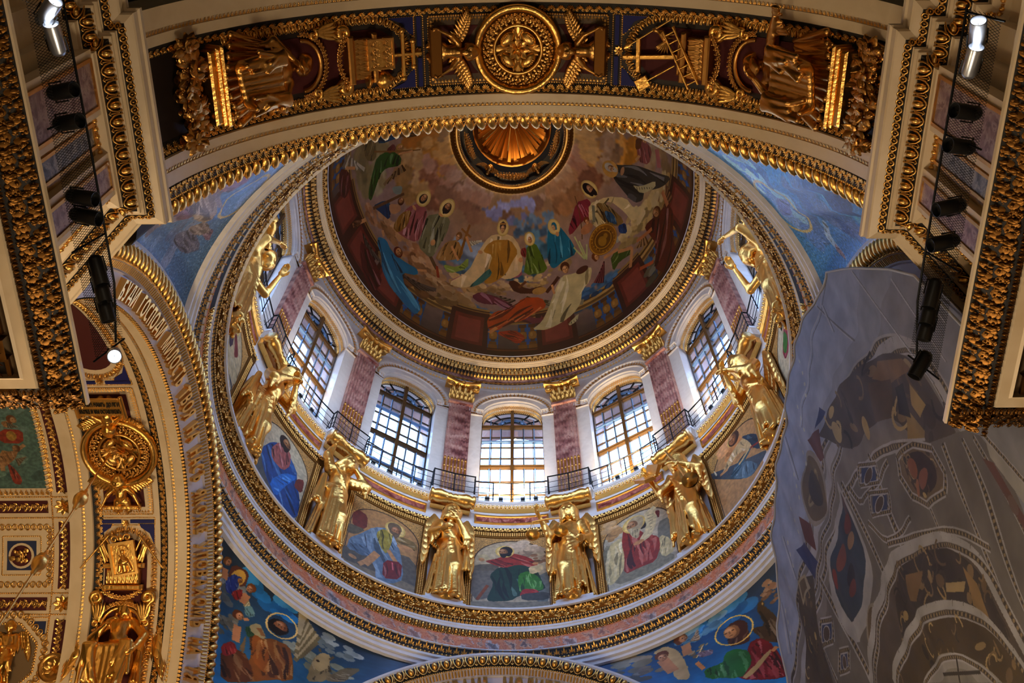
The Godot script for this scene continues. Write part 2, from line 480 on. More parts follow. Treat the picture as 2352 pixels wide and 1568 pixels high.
func build_drum() -> void:
	drum = Rev.new(Vector3.ZERO, Vector3.UP, Vector3(0, 0, -1), Vector3(1, 0, 0))
	var g = M.gold_leaf
	# --- the ring entablature over the crossing
	var o := struct("trim_1", "round white and gold entablature ring below the gilded statues", "entablature")
	var A := -175.0
	var Z := 175.0
	part("white_ring", turned(drum, [Vector2(11.25, 31.70), Vector2(11.09, 31.72), Vector2(11.05, 31.86), Vector2(10.98, 31.88), Vector2(10.95, 32.02), Vector2(10.88, 32.06), Vector2(10.86, 32.16)], -180, 180, 180), M.white, o)
	part("leaf_ground", turned(drum, [Vector2(10.86, 32.16), Vector2(10.70, 32.55)], -180, 180, 180), M.ground, o)
	many("leaf_band", U.leaf, g, row(drum, Vector2(10.84, 32.27), Vector2(10.71, 32.54), A, Z, 0.30, 0.9), o)
	many("bead_row", U.bead, g, row(drum, Vector2(10.88, 32.15), Vector2(10.85, 32.25), A, Z, 0.17, 0.9), o)
	part("marble_frieze", turned(drum, [Vector2(10.70, 32.55), Vector2(10.67, 32.58), Vector2(10.70, 32.6), Vector2(10.70, 33.22), Vector2(10.68, 33.25)], -180, 180, 180), M.orange_marble, o)
	part("white_fillet", turned(drum, [Vector2(10.715, 32.53), Vector2(10.66, 32.55), Vector2(10.66, 32.60), Vector2(10.70, 32.61)], -180, 180, 180), M.white, o)
	part("egg_ground", turned(drum, [Vector2(10.71, 33.22), Vector2(10.58, 33.52)], -180, 180, 180), M.ground, o)
	for xf in row(drum, Vector2(10.70, 33.25), Vector2(10.57, 33.51), -110, 110, 0.27, 0.75): part("egg", U.egg, g, o, xf)
	part("white_fascia", turned(drum, [Vector2(10.60, 33.51), Vector2(10.56, 33.53), Vector2(10.56, 33.66), Vector2(10.53, 33.68), Vector2(10.53, 33.79)], -180, 180, 180), M.white, o)
	part("dart_ground", turned(drum, [Vector2(10.55, 33.79), Vector2(10.42, 34.02)], -180, 180, 180), M.ground, o)
	many("dart_band", U.leaf, g, row(drum, Vector2(10.54, 33.80), Vector2(10.47, 33.94), A, Z, 0.16, 0.9), o)
	many("pearl_row", U.pearl, g, row(drum, Vector2(10.46, 33.93), Vector2(10.43, 34.01), A, Z, 0.10, 0.9), o)
	part("acanthus_ground", turned(drum, [Vector2(10.43, 34.01), Vector2(10.30, 34.12), Vector2(10.19, 34.33)], -180, 180, 180), M.dark_gold, o)
	var ac := row(drum, Vector2(10.42, 34.02), Vector2(10.17, 34.33), A, Z, 0.52, 0.5)
	var fan := []
	var scr := []
	for i in ac.size():
		if i % 2: scr.append(ac[i])
		else: fan.append(ac[i])
	many("palmette_row", U.palmette, g, fan, o)
	many("scroll_row", U.scroll, g, scr, o)
	part("white_rim", turned(drum, [Vector2(10.22, 34.32), Vector2(10.10, 34.32), Vector2(10.10, 34.42), Vector2(11.15, 34.42)], -180, 180, 180), M.white, o)

	# --- wall behind the statues
	o = struct("wall_drum", "white and gilded drum wall round the foot of the dome", "wall")
	part("lower_wall", turned(drum, [Vector2(11.15, 34.42), Vector2(11.15, 41.05), Vector2(11.10, 41.07), Vector2(11.10, 42.3), Vector2(11.15, 42.62)], -180, 180, 120), M.white, o)
	# gallery edge with its forward breaks over the statues
	var path := []
	for k in 12:
		var a := -180.0 + 30.0 * k
		var q := [[a - 9.4, 11.0], [a - 5.0, 11.0], [a, 11.0], [a + 5.0, 11.0], [a + 9.4, 11.0], [a + 9.4, 10.72], [a + 15.0, 10.72], [a + 20.6, 10.72]]
		for e in q:
			var p := drum.at(e[0], e[1], 0)
			path.append(Vector2(p.x, p.z))
	path.append(path[0])
	part("gallery_edge", swept(path, [Vector2(-0.35, 42.60), Vector2(-0.1, 42.66), Vector2(-0.1, 42.74), Vector2(0, 43.0), Vector2(0.03, 43.02), Vector2(0.03, 43.2), Vector2(-0.06, 43.24), Vector2(-0.9, 43.24)], 1.0), M.white, o)
	for k in 7:
		var a := -90.0 + 30 * k
		part("gold_moulding", turned(drum, [Vector2(11.12, 42.60), Vector2(11.06, 42.68), Vector2(11.06, 42.72)], a - 9.2, a + 9.2, 14), M.gold, o)
		part("gold_line", turned(drum, [Vector2(11.10, 42.42), Vector2(11.04, 42.5), Vector2(11.10, 42.56)], a - 9.2, a + 9.2, 14), M.gold, o)
		many("gallery_beads", U.egg, g, row(drum, Vector2(11.10, 42.68), Vector2(11.00, 42.95), a - 9.2, a + 9.2, 0.2, 0.8), o)
		# red marble tablet with gilt border
		part("marble_tablet", turned(drum, [Vector2(11.07, 41.55), Vector2(11.07, 42.02)], a - 8.6, a + 8.6, 14), M.red_marble, o)
		part("tablet_border", turned(drum, [Vector2(11.10, 41.47), Vector2(11.02, 41.50), Vector2(11.02, 41.56), Vector2(11.08, 41.58)], a - 9.0, a + 9.0, 14), M.gold, o)
		part("tablet_border", turned(drum, [Vector2(11.08, 42.0), Vector2(11.02, 42.03), Vector2(11.02, 42.12), Vector2(11.10, 42.2)], a - 9.0, a + 9.0, 14), M.gold, o)
		for s in [-8.8, 8.8]:
			part("tablet_border", turned(drum, [Vector2(11.08, 41.5), Vector2(11.03, 41.5), Vector2(11.03, 42.1), Vector2(11.08, 42.1)], a + s - 0.22, a + s + 0.22, 1), M.gold, o)
	# upper wall, one bay of 30 degrees at a time, pierced by the windows
	var bays := Buf.new()
	var rev := Buf.new()
	var outer := Buf.new()
	var R := 11.35
	var edge := deg_to_rad(15.0) * R
	for k in 12:
		var az := -180.0 + 30 * k
		var ss := []
		for i in 17: ss.append(-WH * cos(PI * i / 16.0))
		var p := PackedVector3Array()
		for s in ss: p.append(cylp(s, arch_h(s), R, az))
		for s in ss: p.append(cylp(s, 55.75, R, az))
		bays.grid(p, 17)
		for sd in [-1.0, 1.0]:
			var q := PackedVector3Array()
			for h in [42.9, 55.75]:
				for i in 4: q.append(cylp(lerpf(sd * WH, sd * edge, i / 3.0), h, R, az))
			bays.grid(q, 4)
		# reveal
		var line := [[-WH, 42.9]]
		for s in ss: line.append([s, arch_h(s)])
		line.append([WH, 42.9])
		for pair in [[rev, 11.35, 12.25], [outer, 12.25, 13.7]]:
			var q := PackedVector3Array()
			for r in [pair[1], pair[2]]:
				for e in line: q.append(cylp(e[0] * r / R, e[1], r, az))
			pair[0].grid(q, line.size())
		var q2 := PackedVector3Array()
		for r in [11.0, 13.7]:
			for i in 5: q2.append(cylp((i - 2) * 0.85 * r / R, 43.1, r, az))
		rev.grid(q2, 5)
	part("upper_wall", bays.mesh(), M.white, o)
	part("window_reveal", rev.mesh(), M.white, o)
	part("outer_reveal", outer.mesh(), M.outer_stone, o)
	# imposts and archivolts
	for k in 9:
		var az := -120.0 + 30 * k
		var ar := Buf.new()
		for pr in [[WH + 0.02, 11.35, WH + 0.02, 11.25], [WH + 0.02, 11.25, WH + 0.30, 11.24], [WH + 0.30, 11.24, WH + 0.34, 11.19], [WH + 0.34, 11.19, WH + 0.62, 11.19], [WH + 0.62, 11.19, WH + 0.66, 11.12], [WH + 0.66, 11.12, WH + 0.74, 11.12], [WH + 0.74, 11.12, WH + 0.74, 11.35]]:
			var p := PackedVector3Array()
			for e in [0, 1]:
				for i in 25:
					var w := PI * i / 24.0
					p.append(cylp(-cos(w) * pr[e * 2], SPR + 0.05 + sin(w) * pr[e * 2] * 1.04, pr[e * 2 + 1], az))
			ar.grid(p, 25)
		part("archivolt", ar.mesh(), M.white, o)
		var xs := []
		var xi := []
		for i in 30:
			var w := PI * (i + 0.5) / 30.0
			var rr := WH + 0.47
			var c := cylp(-cos(w) * rr, SPR + 0.05 + sin(w) * rr * 1.04, 11.17, az)
			var fr := drum.frame(az + rad_to_deg(-cos(w) * rr / 11.17), 11.17, 0)
			var bx := fr.basis * Basis(Vector3(0, 0, 1), PI / 2 - w)
			xs.append(Transform3D(bx.scaled_local(Vector3(0.22, 0.2, 0.14)), c))
		for i in 40:
			var w := PI * (i + 0.5) / 40.0
			for dr in [11.6, 11.85]:
				var c := cylp(-cos(w) * (WH - 0.03), SPR + sin(w) * (WH - 0.03), dr, az)
				var fr := drum.frame(az + rad_to_deg(-cos(w) * WH / dr), dr, 0)
				var tx := fr.basis * Vector3(sin(w), cos(w), 0)
				var inw := fr.basis * Vector3(cos(w), -sin(w), 0)
				xi.append(Transform3D(Basis(tx * 0.14, fr.basis.z * 0.24, inw * 0.1), c))
		many("archivolt_leaves", U.leaf, g, xs, o)
		many("soffit_chain", U.chain, g, xi, o)
	for k in 9:
		var az := -135.0 + 30 * k
		for sd in [-1.0, 1.0]:
			var im := Buf.new()
			for pr in [[11.28, 51.92, 51.98, 2.22], [11.31, 51.98, 52.28, 2.3], [11.22, 52.28, 52.36, 2.14], [11.16, 52.36, 52.44, 2.05]]:
				var a0: float = az + sd * 3.1
				var a1: float = az + sd * 6.75
				var p := PackedVector3Array()
				var q := []
				for e in [[pr[0], pr[1]], [pr[0], pr[2]]]:
					for i in 3: q.append(drum.at(lerpf(a0, a1, i / 2.0), e[0], e[1]))
				for v in q: p.append(v)
				im.grid(p, 3)
				im.quad(drum.at(a1, pr[0], pr[1]), drum.at(a1, 12.2, pr[1]), drum.at(a1, 12.2, pr[2]), drum.at(a1, pr[0], pr[2]))
				im.quad(drum.at(a0, pr[0], pr[1]), drum.at(a1, pr[0], pr[1]), drum.at(a1, 11.4, pr[1]), drum.at(a0, 11.4, pr[1]))
				im.quad(drum.at(a0, pr[0], pr[2]), drum.at(a1, pr[0], pr[2]), drum.at(a1, 11.4, pr[2]), drum.at(a0, 11.4, pr[2]))
			part("impost", im.mesh(), M.white, o)
			var a0: float = az + minf(sd * 3.1, sd * 6.7)
			var a1: float = az + maxf(sd * 3.1, sd * 6.7)
			var lf := row(drum, Vector2(11.3, 51.98), Vector2(11.26, 52.28), a0, a1, 0.14, 0.9)
			for i in 4:
				var r := 11.5 + 0.2 * i
				var fr := drum.frame(az + sd * 6.72, r, 52.13)
				lf.append(Transform3D(Basis(fr.basis.z * 0.18, Vector3.UP * 0.28, fr.basis.x * sd * 0.12), fr.origin))
			many("impost_leaves", U.leaf, g, lf, o)

	# --- cornice under the dome
	o = struct("trim_2", "white and gold cornice ring between the drum windows and the painted dome", "cornice")
	part("white_mouldings", turned(drum, [Vector2(11.37, 54.95), Vector2(11.30, 54.97), Vector2(11.30, 55.28), Vector2(11.25, 55.3), Vector2(11.25, 55.62)], -180, 180, 160), M.white, o)
	many("leaf_line", U.leaf, g, row(drum, Vector2(11.31, 55.13), Vector2(11.26, 55.29), A, Z, 0.18, 0.9), o)
	part("chain_ground", turned(drum, [Vector2(11.25, 55.62), Vector2(11.22, 55.82)], -180, 180, 160), M.ground, o)
	many("chain_band", U.chain, g, row(drum, Vector2(11.25, 55.63), Vector2(11.22, 55.82), A, Z, 0.28, 0.8), o)
	part("pink_frieze", turned(drum, [Vector2(11.22, 55.82), Vector2(11.26, 55.84), Vector2(11.26, 56.02), Vector2(11.16, 56.06)], -180, 180, 160), M.pink_marble, o)
	part("leaf_ground", turned(drum, [Vector2(11.16, 56.05), Vector2(10.90, 56.20), Vector2(10.90, 56.22)], -180, 180, 160), M.ground, o)
	many("leaf_band", U.leaf, g, row(drum, Vector2(11.15, 56.06), Vector2(10.93, 56.19), A, Z, 0.2, 0.9), o)
	part("dentil_ground", turned(drum, [Vector2(10.92, 56.21), Vector2(10.80, 56.26), Vector2(10.80, 56.36), Vector2(10.72, 56.37)], -180, 180, 160), M.dark_gold, o)
	many("dentil_row", U.dentil, M.bronze, row(drum, Vector2(10.88, 56.21), Vector2(10.74, 56.34), A, Z, 0.24, 0.5), o)
	many("egg_band", U.egg, g, row(drum, Vector2(10.75, 56.35), Vector2(10.60, 56.53), A, Z, 0.34, 0.6), o)
	part("egg_ground", turned(drum, [Vector2(10.76, 56.34), Vector2(10.60, 56.54)], -180, 180, 160), M.ground, o)
	part("corona", turned(drum, [Vector2(10.62, 56.53), Vector2(10.54, 56.55), Vector2(10.54, 56.6), Vector2(10.46, 56.61), Vector2(10.46, 56.66), Vector2(10.36, 56.67), Vector2(10.31, 56.72)], -180, 180, 160), M.cream, o)
	part("top_ground", turned(drum, [Vector2(10.31, 56.71), Vector2(10.07, 56.98)], -180, 180, 160), M.dark_gold, o)
	many("top_beads", U.pearl, g, row(drum, Vector2(10.31, 56.72), Vector2(10.26, 56.78), A, Z, 0.12, 0.9), o)
	many("top_leaves", U.palmette, g, row(drum, Vector2(10.25, 56.78), Vector2(10.08, 56.98), A, Z, 0.34, 0.7), o)
	part("top_lip", turned(drum, [Vector2(10.07, 56.98), Vector2(10.04, 57.0), Vector2(10.2, 57.0)], -180, 180, 160), M.white, o)

	# --- painted dome
	o = struct("ceiling", "painted dome with saints on clouds round a gilded eye", "dome")
	var cols := 97
	var rows := 25
	var p := PackedVector3Array()
	var uv := PackedVector2Array()
	for r in rows:
		var f := deg_to_rad(lerpf(0.0, 66.73, float(r) / (rows - 1)))
		for c in cols:
			var a := lerpf(-180, 180, float(c) / (cols - 1))
			p.append(drum.at(a, 10.05 * cos(f), 57.0 + 13.6 * sin(f)))
			uv.append(Vector2((a + 110.0) / 220.0, 1.0 - float(r) / (rows - 1)))
	var db := Buf.new()
	db.grid(p, cols, uv, false, true)
	part("dome_painting", db.mesh(), M.dome, o)
	# --- the eye of the dome and its rays
	part("eye_leaf_ring", turned(drum, [Vector2(4.05, 69.35), Vector2(3.9, 69.25), Vector2(3.72, 69.4)], -180, 180, 72), M.dark_gold, o)
	many("eye_leaves", U.leaf, g, row(drum, Vector2(4.02, 69.32), Vector2(3.72, 69.28), A, 185, 0.22, 0.8), o)
	part("eye_gold_roll", turned(drum, [Vector2(3.72, 69.4), Vector2(3.66, 69.3), Vector2(3.56, 69.3), Vector2(3.5, 69.42)], -180, 180, 72), M.gold, o)
	many("eye_pearls", U.pearl, g, row(drum, Vector2(3.50, 69.36), Vector2(3.40, 69.42), A, 185, 0.11, 0.8), o)
	part("eye_blue_cove", turned(drum, [Vector2(3.50, 69.42), Vector2(3.38, 69.45), Vector2(3.30, 69.9), Vector2(2.95, 70.6), Vector2(2.6, 70.9)], -180, 180, 72), M.deep_blue, o)
	part("lantern_drum", turned(drum, [Vector2(2.62, 70.85), Vector2(2.55, 71.0), Vector2(2.55, 74.5), Vector2(0.01, 75.6)], -180, 180, 48), M.bronze, o)
	var ro := thing("sunburst", "gilded sunburst of overlapping flat rays inside the eye of the dome", "sunburst")
	rng.seed = 7
	for i in 56:
		var a := -168.0 + i * 6.0 + rng.randf_range(-2, 2)
		var b := Buf.new()
		var r0 := rng.randf_range(2.05, 2.5)
		var h0 := 70.9 + rng.randf_range(0, 0.7)
		var w := rng.randf_range(2.2, 4.2)
		var th := rng.randf_range(0.02, 0.12)
		var pts := []
		for e in [0, 1]:
			pts.append(drum.at(a - w, r0 - e * th, h0)); pts.append(drum.at(a + w, r0 - e * th, h0 + rng.randf_range(0, 0.2)))
			pts.append(drum.at(a + w * 0.9, 0.25, 74.6 - e * th)); pts.append(drum.at(a - w * 0.9, 0.25, 74.6 - e * th))
		b.quad(pts[4], pts[5], pts[6], pts[7])
		b.quad(pts[0], pts[1], pts[5], pts[4])
		b.quad(pts[1], pts[2], pts[6], pts[5]); b.quad(pts[3], pts[0], pts[4], pts[7])
		part("ray", b.mesh(), M.ray, ro)

func build_windows() -> void:
	var spec := [[-90, "tall arched drum window half hidden behind the gilded statue at far left"], [-60, "tall arched drum window of white panes, second from left round the drum"], [-30, "tall arched drum window of white panes left of the central window"], [0, "central tall arched drum window of bright panes straight below the painted kneeling figures"], [30, "tall arched drum window of pale blue panes right of the central window"], [60, "tall arched drum window of deep blue panes, second from right round the drum"], [90, "tall arched drum window half hidden behind the gilded statue at far right"]]
	var pane_meshes := {}
	for i in spec.size():
		var az: float = spec[i][0]
		var o := Node3D.new()
		o.name = "window_%d" % (i + 1)
		add_child(o)
		tag(o, spec[i][1], "window", "arched windows of the drum", "structure")
		var f := drum.frame(az, 12.0, 0)
		var W := 1.72
		var fb := Buf.new()
		var bar := func(b: Buf, x0: float, y0: float, x1: float, y1: float, w: float, z: float) -> void:
			var a := Vector3(x0, y0, 0)
			var d := Vector3(x1, y1, 0) - a
			var l := d.length()
			d /= l
			b.box(f * (a + d * l / 2 + Vector3(0, 0, z / 2 - 0.05)), Vector3(l + w * 0.4, w, z), f.basis * Basis(d, Vector3(-d.y, d.x, 0), Vector3(0, 0, 1)))
		# frame: jambs and arch
		bar.call(fb, -W, 43.1, -W, SPR, 0.12, 0.2); bar.call(fb, W, 43.1, W, SPR, 0.12, 0.2)
		for k in 16:
			var w0 := PI * k / 16.0
			var w1 := PI * (k + 1) / 16.0
			bar.call(fb, -cos(w0) * W, SPR + sin(w0) * W, -cos(w1) * W, SPR + sin(w1) * W, 0.12, 0.2)
		part("frame", fb.mesh(), M.brown_frame, o)
		var mb := Buf.new()
		bar.call(mb, 0, 43.1, 0, SPR + W, 0.18, 0.26)
		part("mullion", mb.mesh(), M.brown_frame, o)
		for h in [SPR - 0.1, 47.76]:
			var tb := Buf.new()
			bar.call(tb, -W, h, W, h, 0.11, 0.2)
			bar.call(tb, -W, h + 0.08, W, h + 0.08, 0.05, 0.24)
			part("transom", tb.mesh(), M.brown_frame, o)
		var hs := [43.2, 44.2, 45.3, 46.5, 47.68, 48.75, 49.85, 50.9, 51.8]
		var xs := [-1.68, -1.13, -0.6, -0.1, 0.1, 0.6, 1.13, 1.68]
		for h in [44.2, 45.3, 46.5, 48.75, 49.85, 50.9]:
			var gb := Buf.new()
			bar.call(gb, -W, h, W, h, 0.04, 0.1)
			part("glazing_bar", gb.mesh(), M.brown_frame, o)
		for x in [-1.13, -0.6, 0.6, 1.13]:
			var gb := Buf.new()
			bar.call(gb, x, 43.2, x, SPR, 0.04, 0.1)
			part("glazing_bar", gb.mesh(), M.brown_frame, o)
		for w in [28, 55, 125, 152]:
			var gb := Buf.new()
			var c := cos(deg_to_rad(w))
			var s := sin(deg_to_rad(w))
			bar.call(gb, c * 0.6, SPR + s * 0.6, c * W, SPR + s * W, 0.035, 0.1)
			part("glazing_bar", gb.mesh(), M.iron, o)
		for r in [0.62, 1.15]:
			var gb := Buf.new()
			for k in 12:
				var w0 := PI * k / 12.0
				var w1 := PI * (k + 1) / 12.0
				bar.call(gb, -cos(w0) * r, SPR + sin(w0) * r, -cos(w1) * r, SPR + sin(w1) * r, 0.035, 0.1)
			part("glazing_bar", gb.mesh(), M.iron, o)
		for r in 8:
			for c in 7:
				if c == 3: continue
				var key := "%d_%d" % [r, c]
				if not pane_meshes.has(key):
					var pb := Buf.new()
					pb.box(Vector3((xs[c] + xs[c + 1]) / 2, (hs[r] + hs[r + 1]) / 2, 0), Vector3(xs[c + 1] - xs[c] - 0.04, hs[r + 1] - hs[r] - 0.04, 0.02))
					pane_meshes[key] = pb.mesh()
				part("pane", pane_meshes[key], M.glass, o, f)
		for sd in [-1.0, 1.0]:
			for k in 3:
				var key := "fan%d_%d" % [k, sd]
				if not pane_meshes.has(key):
					var pb := Buf.new()
					for q in 3:
						var w0 := deg_to_rad(2 + k * 29.3 + q * 9.4)
						var w1 := deg_to_rad(2 + k * 29.3 + (q + 1) * 9.4)
						pb.quad(Vector3(sd * cos(w0) * 0.12, SPR + sin(w0) * 0.12, 0), Vector3(sd * cos(w0) * W, SPR + sin(w0) * W, 0), Vector3(sd * cos(w1) * W, SPR + sin(w1) * W, 0), Vector3(sd * cos(w1) * 0.12, SPR + sin(w1) * 0.12, 0))
					pane_meshes[key] = pb.mesh()
				part("pane", pane_meshes[key], M.glass, o, f)
		# the second, outer sash a step behind
		var f2 := f
		f = drum.frame(az, 13.25, 0)
		var ob := Buf.new()
		bar.call(ob, 0, 43.1, 0, SPR + W, 0.16, 0.2)
		for sd in [-1.0, 1.0]: bar.call(ob, sd * 1.8, 43.1, sd * 1.8, SPR, 0.22, 0.2)
		for h in [45.4, 47.9, 50.4, SPR]: bar.call(ob, -1.9, h, 1.9, h, 0.11, 0.15)
		for x in [-1.2, -0.62, 0.62, 1.2]: bar.call(ob, x, 43.1, x, SPR + 0.8, 0.06, 0.1)
		for k in 12:
			var w0 := PI * k / 12.0
			var w1 := PI * (k + 1) / 12.0
			for r in [0.8, 1.85]: bar.call(ob, -cos(w0) * r, SPR + sin(w0) * r, -cos(w1) * r, SPR + sin(w1) * r, 0.1, 0.15)
		part("outer_sash", ob.mesh(), M.shade_blue_frame, o)
		f = f2

func build_pilasters() -> void:
	# fluted shaft of pink marble with gilt reeds in its lower third and a gilt capital
	var place := ["at far left edge of the drum", "second from left, left of the white window", "left of the central window", "right of the central window", "second from right, beside the deep blue window", "at far right edge of the drum"]
	var R := 11.05
	var az := 0.0
	var sb := Buf.new()
	var hw := 0.62
	var flu := PackedVector3Array()
	var n := 7 * 6
	for h in [43.24, 52.35]:
		for i in n + 1:
			var x := lerpf(-hw, hw, float(i) / n)
			var k := fposmod((x + hw) / (2 * hw) * 7, 1.0)
			var dd := 0.07 * sqrt(maxf(0, 1 - pow((k - 0.5) / 0.38, 2))) if absf(k - 0.5) < 0.38 else 0.0
			flu.append(Vector3(x, h, -dd))
	sb.grid(flu, n + 1)
	for s in [-1.0, 1.0]:
		sb.quad(Vector3(s * hw, 43.24, 0), Vector3(s * hw, 43.24, -0.35), Vector3(s * hw, 52.35, -0.35), Vector3(s * hw, 52.35, 0))
	var sm := sb.mesh()
	var nb := Buf.new()
	nb.box(Vector3(0, 52.46, -0.12), Vector3(1.4, 0.24, 0.46))
	var bb := Buf.new()
	bb.box(Vector3(0, 43.25, -0.1), Vector3(1.44, 0.1, 0.5))
	var nm := nb.mesh()
	var rb := Buf.new()
	rb.tube([Vector3(0, 43.5, -0.03), Vector3(0, 46.75, -0.03)], [0.052], 6)
	for i in 5: rb.ball(Vector3(0, 43.7 + i * 0.72, -0.03), Vector3(0.075, 0.07, 0.085), 7, 4)
	var rm := rb.mesh()
	# capital: bell with two rows of acanthus, corner volutes and a curved abacus
	var cb := Buf.new()
	cb.box(Vector3(0, 53.2, -0.15), Vector3(1.25, 1.25, 0.3))
	for r in 2:
		var m := 5 - r
		for i in m:
			var x := (i - (m - 1) / 2.0) * 1.2 / m
			leaf_blade(cb, Vector3(x, 52.62 + r * 0.45, 0.02), Vector3(0.25 * x, 1, 0).normalized(), Vector3(0, 0, 1), 0.75, 0.15, 0.38 + 0.08 * r)
			leaf_blade(cb, Vector3(x - 0.05, 52.65 + r * 0.45, 0.02), Vector3(-0.4, 0.9, 0).normalized(), Vector3(0, 0, 1), 0.5, 0.1, 0.25)
			leaf_blade(cb, Vector3(x + 0.05, 52.65 + r * 0.45, 0.02), Vector3(0.4, 0.9, 0).normalized(), Vector3(0, 0, 1), 0.5, 0.1, 0.25)
	for s in [-1.0, 1.0]:
		var sp := []
		for q in arc_pts(Vector2(0.72, 53.85), 0.26, 240, -330, 16, 0.28, 0.85): sp.append(Vector3(q.x * s, q.y, q.z + absf(q.x) * 0.12))
		cb.tube(sp, [0.075], 6)
		sp = []
		for q in arc_pts(Vector2(0.2, 53.8), 0.2, 240, -330, 12, 0.2, 0.85): sp.append(Vector3(q.x * s, q.y, q.z))
		cb.tube(sp, [0.05], 5)
	var ab := PackedVector3Array()
	for e in [[54.1, 0.0], [54.1, 0.34], [54.2, 0.36], [54.3, 0.42], [54.3, -0.2]]:
		for i in 9:
			var x := (i - 4) / 4.0
			ab.append(Vector3(x * 0.98, e[0], (e[1] + 0.22 * x * x) if e[1] > 0 else e[1]))
	cb.grid(ab, 9)
	cb.ball(Vector3(0, 54.2, 0.42), Vector3(0.14, 0.14, 0.1), 8, 5)
	var cm := cb.mesh()
	for i in 6:
		az = -75.0 + 30 * i
		var o := thing("pilaster", "fluted pink marble pilaster with gilded capital, " + place[i], "pilaster", "pink pilasters between the drum windows")
		o.transform = drum.frame(az, R, 0)
		part("shaft", sm, M.pink_marble, o)
		part("necking", nm, M.pink_marble, o)
		part("base", bb.mesh(), M.pink_marble, o)
		part("capital", cm, M.gold_leaf, o)
		for k in 7: part("gilt_reed", rm, M.gold_leaf, o, Transform3D(Basis.IDENTITY, Vector3((k - 3) * 2 * hw / 7, 0, 0)))
# ------------------------------------------------------------------ crossing arches, pendentives, vault, piers
var near_arch: Rev
var left_arch: Rev
var right_arch: Rev
var far_arch: Rev
const SPRING := 22.7

func letters_on(rv: Rev, text: String, a0: float, a1: float, r: float, d: float, tall: float, m: Material, parent: Node3D, tilt := 0.45) -> void:
	var f := SystemFont.new()
	f.font_names = PackedStringArray(["Droid Sans"])
	f.font_weight = 700
	var made := {}
	var wide := []
	var total := 0.0
	for ch in text:
		var w := 0.45
		if ch != " ":
			if not made.has(ch):
				var tm := TextMesh.new()
				tm.font = f; tm.text = ch; tm.font_size = 64; tm.pixel_size = 0.01; tm.depth = 0.2
				made[ch] = tm
			w = (made[ch] as TextMesh).get_aabb().size.x + 0.10
		wide.append(w)
		total += w
	var run := 0.0
	for i in text.length():
		var ch := text[i]
		var a := lerpf(a0, a1, (run + wide[i] / 2.0) / total)
		run += wide[i]
		if ch == " ": continue
		var up := (rv.dir(a) - rv.k * tilt).normalized()
		var x := rv.tan_(a) * signf(a1 - a0)
		var z := x.cross(up)
		var sx: float = deg_to_rad(absf(a1 - a0)) * r / total
		var tm: TextMesh = made[ch]
		var hh: float = tm.get_aabb().size.y
		var c := tm.get_aabb().get_center()
		var bs := Basis(x * sx, up * tall / maxf(hh, 0.3), z)
		part("letter", tm, m, parent, Transform3D(bs, rv.at(a, r, d) + z * 0.06 - bs * Vector3(c.x, c.y, 0)))

func archivolt(rv: Rev, o: Node3D, re: float, de: float, a0: float, a1: float, text: String, ta0: float, ta1: float, rope: bool, eggs: bool) -> void:
	var g = M.gold_leaf
	part("white_roll", turned(rv, [Vector2(re + 0.32, de + 0.7), Vector2(re + 0.3, de + 0.12), Vector2(re + 0.22, de + 0.02), Vector2(re + 0.1, de), Vector2(re + 0.02, de + 0.05)], a0, a1, 90), M.white, o)
	part("roll_ground", turned(rv, [Vector2(re + 0.02, de + 0.03), Vector2(re - 0.2, de + 0.02), Vector2(re - 0.44, de + 0.14)], a0, a1, 90), M.ground, o)
	if rope: many("gadroon_band", U.gadroon, g, row(rv, Vector2(re - 0.42, de + 0.1), Vector2(re, de), a0, a1, 0.3, 0.75), o)
	if eggs:
		for xf in row(rv, Vector2(re - 0.4, de + 0.1), Vector2(re, de), a0, a1, 0.45, 0.9): part("egg", U.egg, g, o, xf)
	part("ribbed_ground", turned(rv, [Vector2(re - 0.44, de + 0.14), Vector2(re - 0.47, de + 0.12), Vector2(re - 0.5, de + 0.16), Vector2(re - 0.68, de + 0.3)], a0, a1, 90), M.lilac, o)
	many("ribbed_band", U.reed, g, row(rv, Vector2(re - 0.67, de + 0.28), Vector2(re - 0.5, de + 0.15), a0, a1, 0.12, 0.5), o)
	many("bead_row", U.pearl, g, row(rv, Vector2(re - 0.49, de + 0.14), Vector2(re - 0.42, de + 0.11), a0, a1, 0.08, 1.0), o)
	part("text_band", turned(rv, [Vector2(re - 0.68, de + 0.3), Vector2(re - 0.72, de + 0.28), Vector2(re - 0.76, de + 0.34), Vector2(re - 1.44, de + 0.6), Vector2(re - 1.5, de + 0.62)], a0, a1, 90), M.lilac, o)
	if text != "": letters_on(rv, text, ta0, ta1, re - 1.1, de + 0.45, 0.60, g, o)
	part("edge_ground", turned(rv, [Vector2(re - 1.5, de + 0.62), Vector2(re - 1.56, de + 0.72)], a0, a1, 90), M.ground, o)
	many("edge_leaves", U.leaf, g, row(rv, Vector2(re - 1.56, de + 0.72), Vector2(re - 1.49, de + 0.6), a0, a1, 0.13, 1.2), o)

func relief_frame(rv: Rev, a: float, d: float, r: float, up: float) -> Transform3D:
	var y := rv.tan_(a) * up
	var z := -rv.dir(a)
	return Transform3D(Basis(y.cross(z), y, z), rv.at(a, r, d))

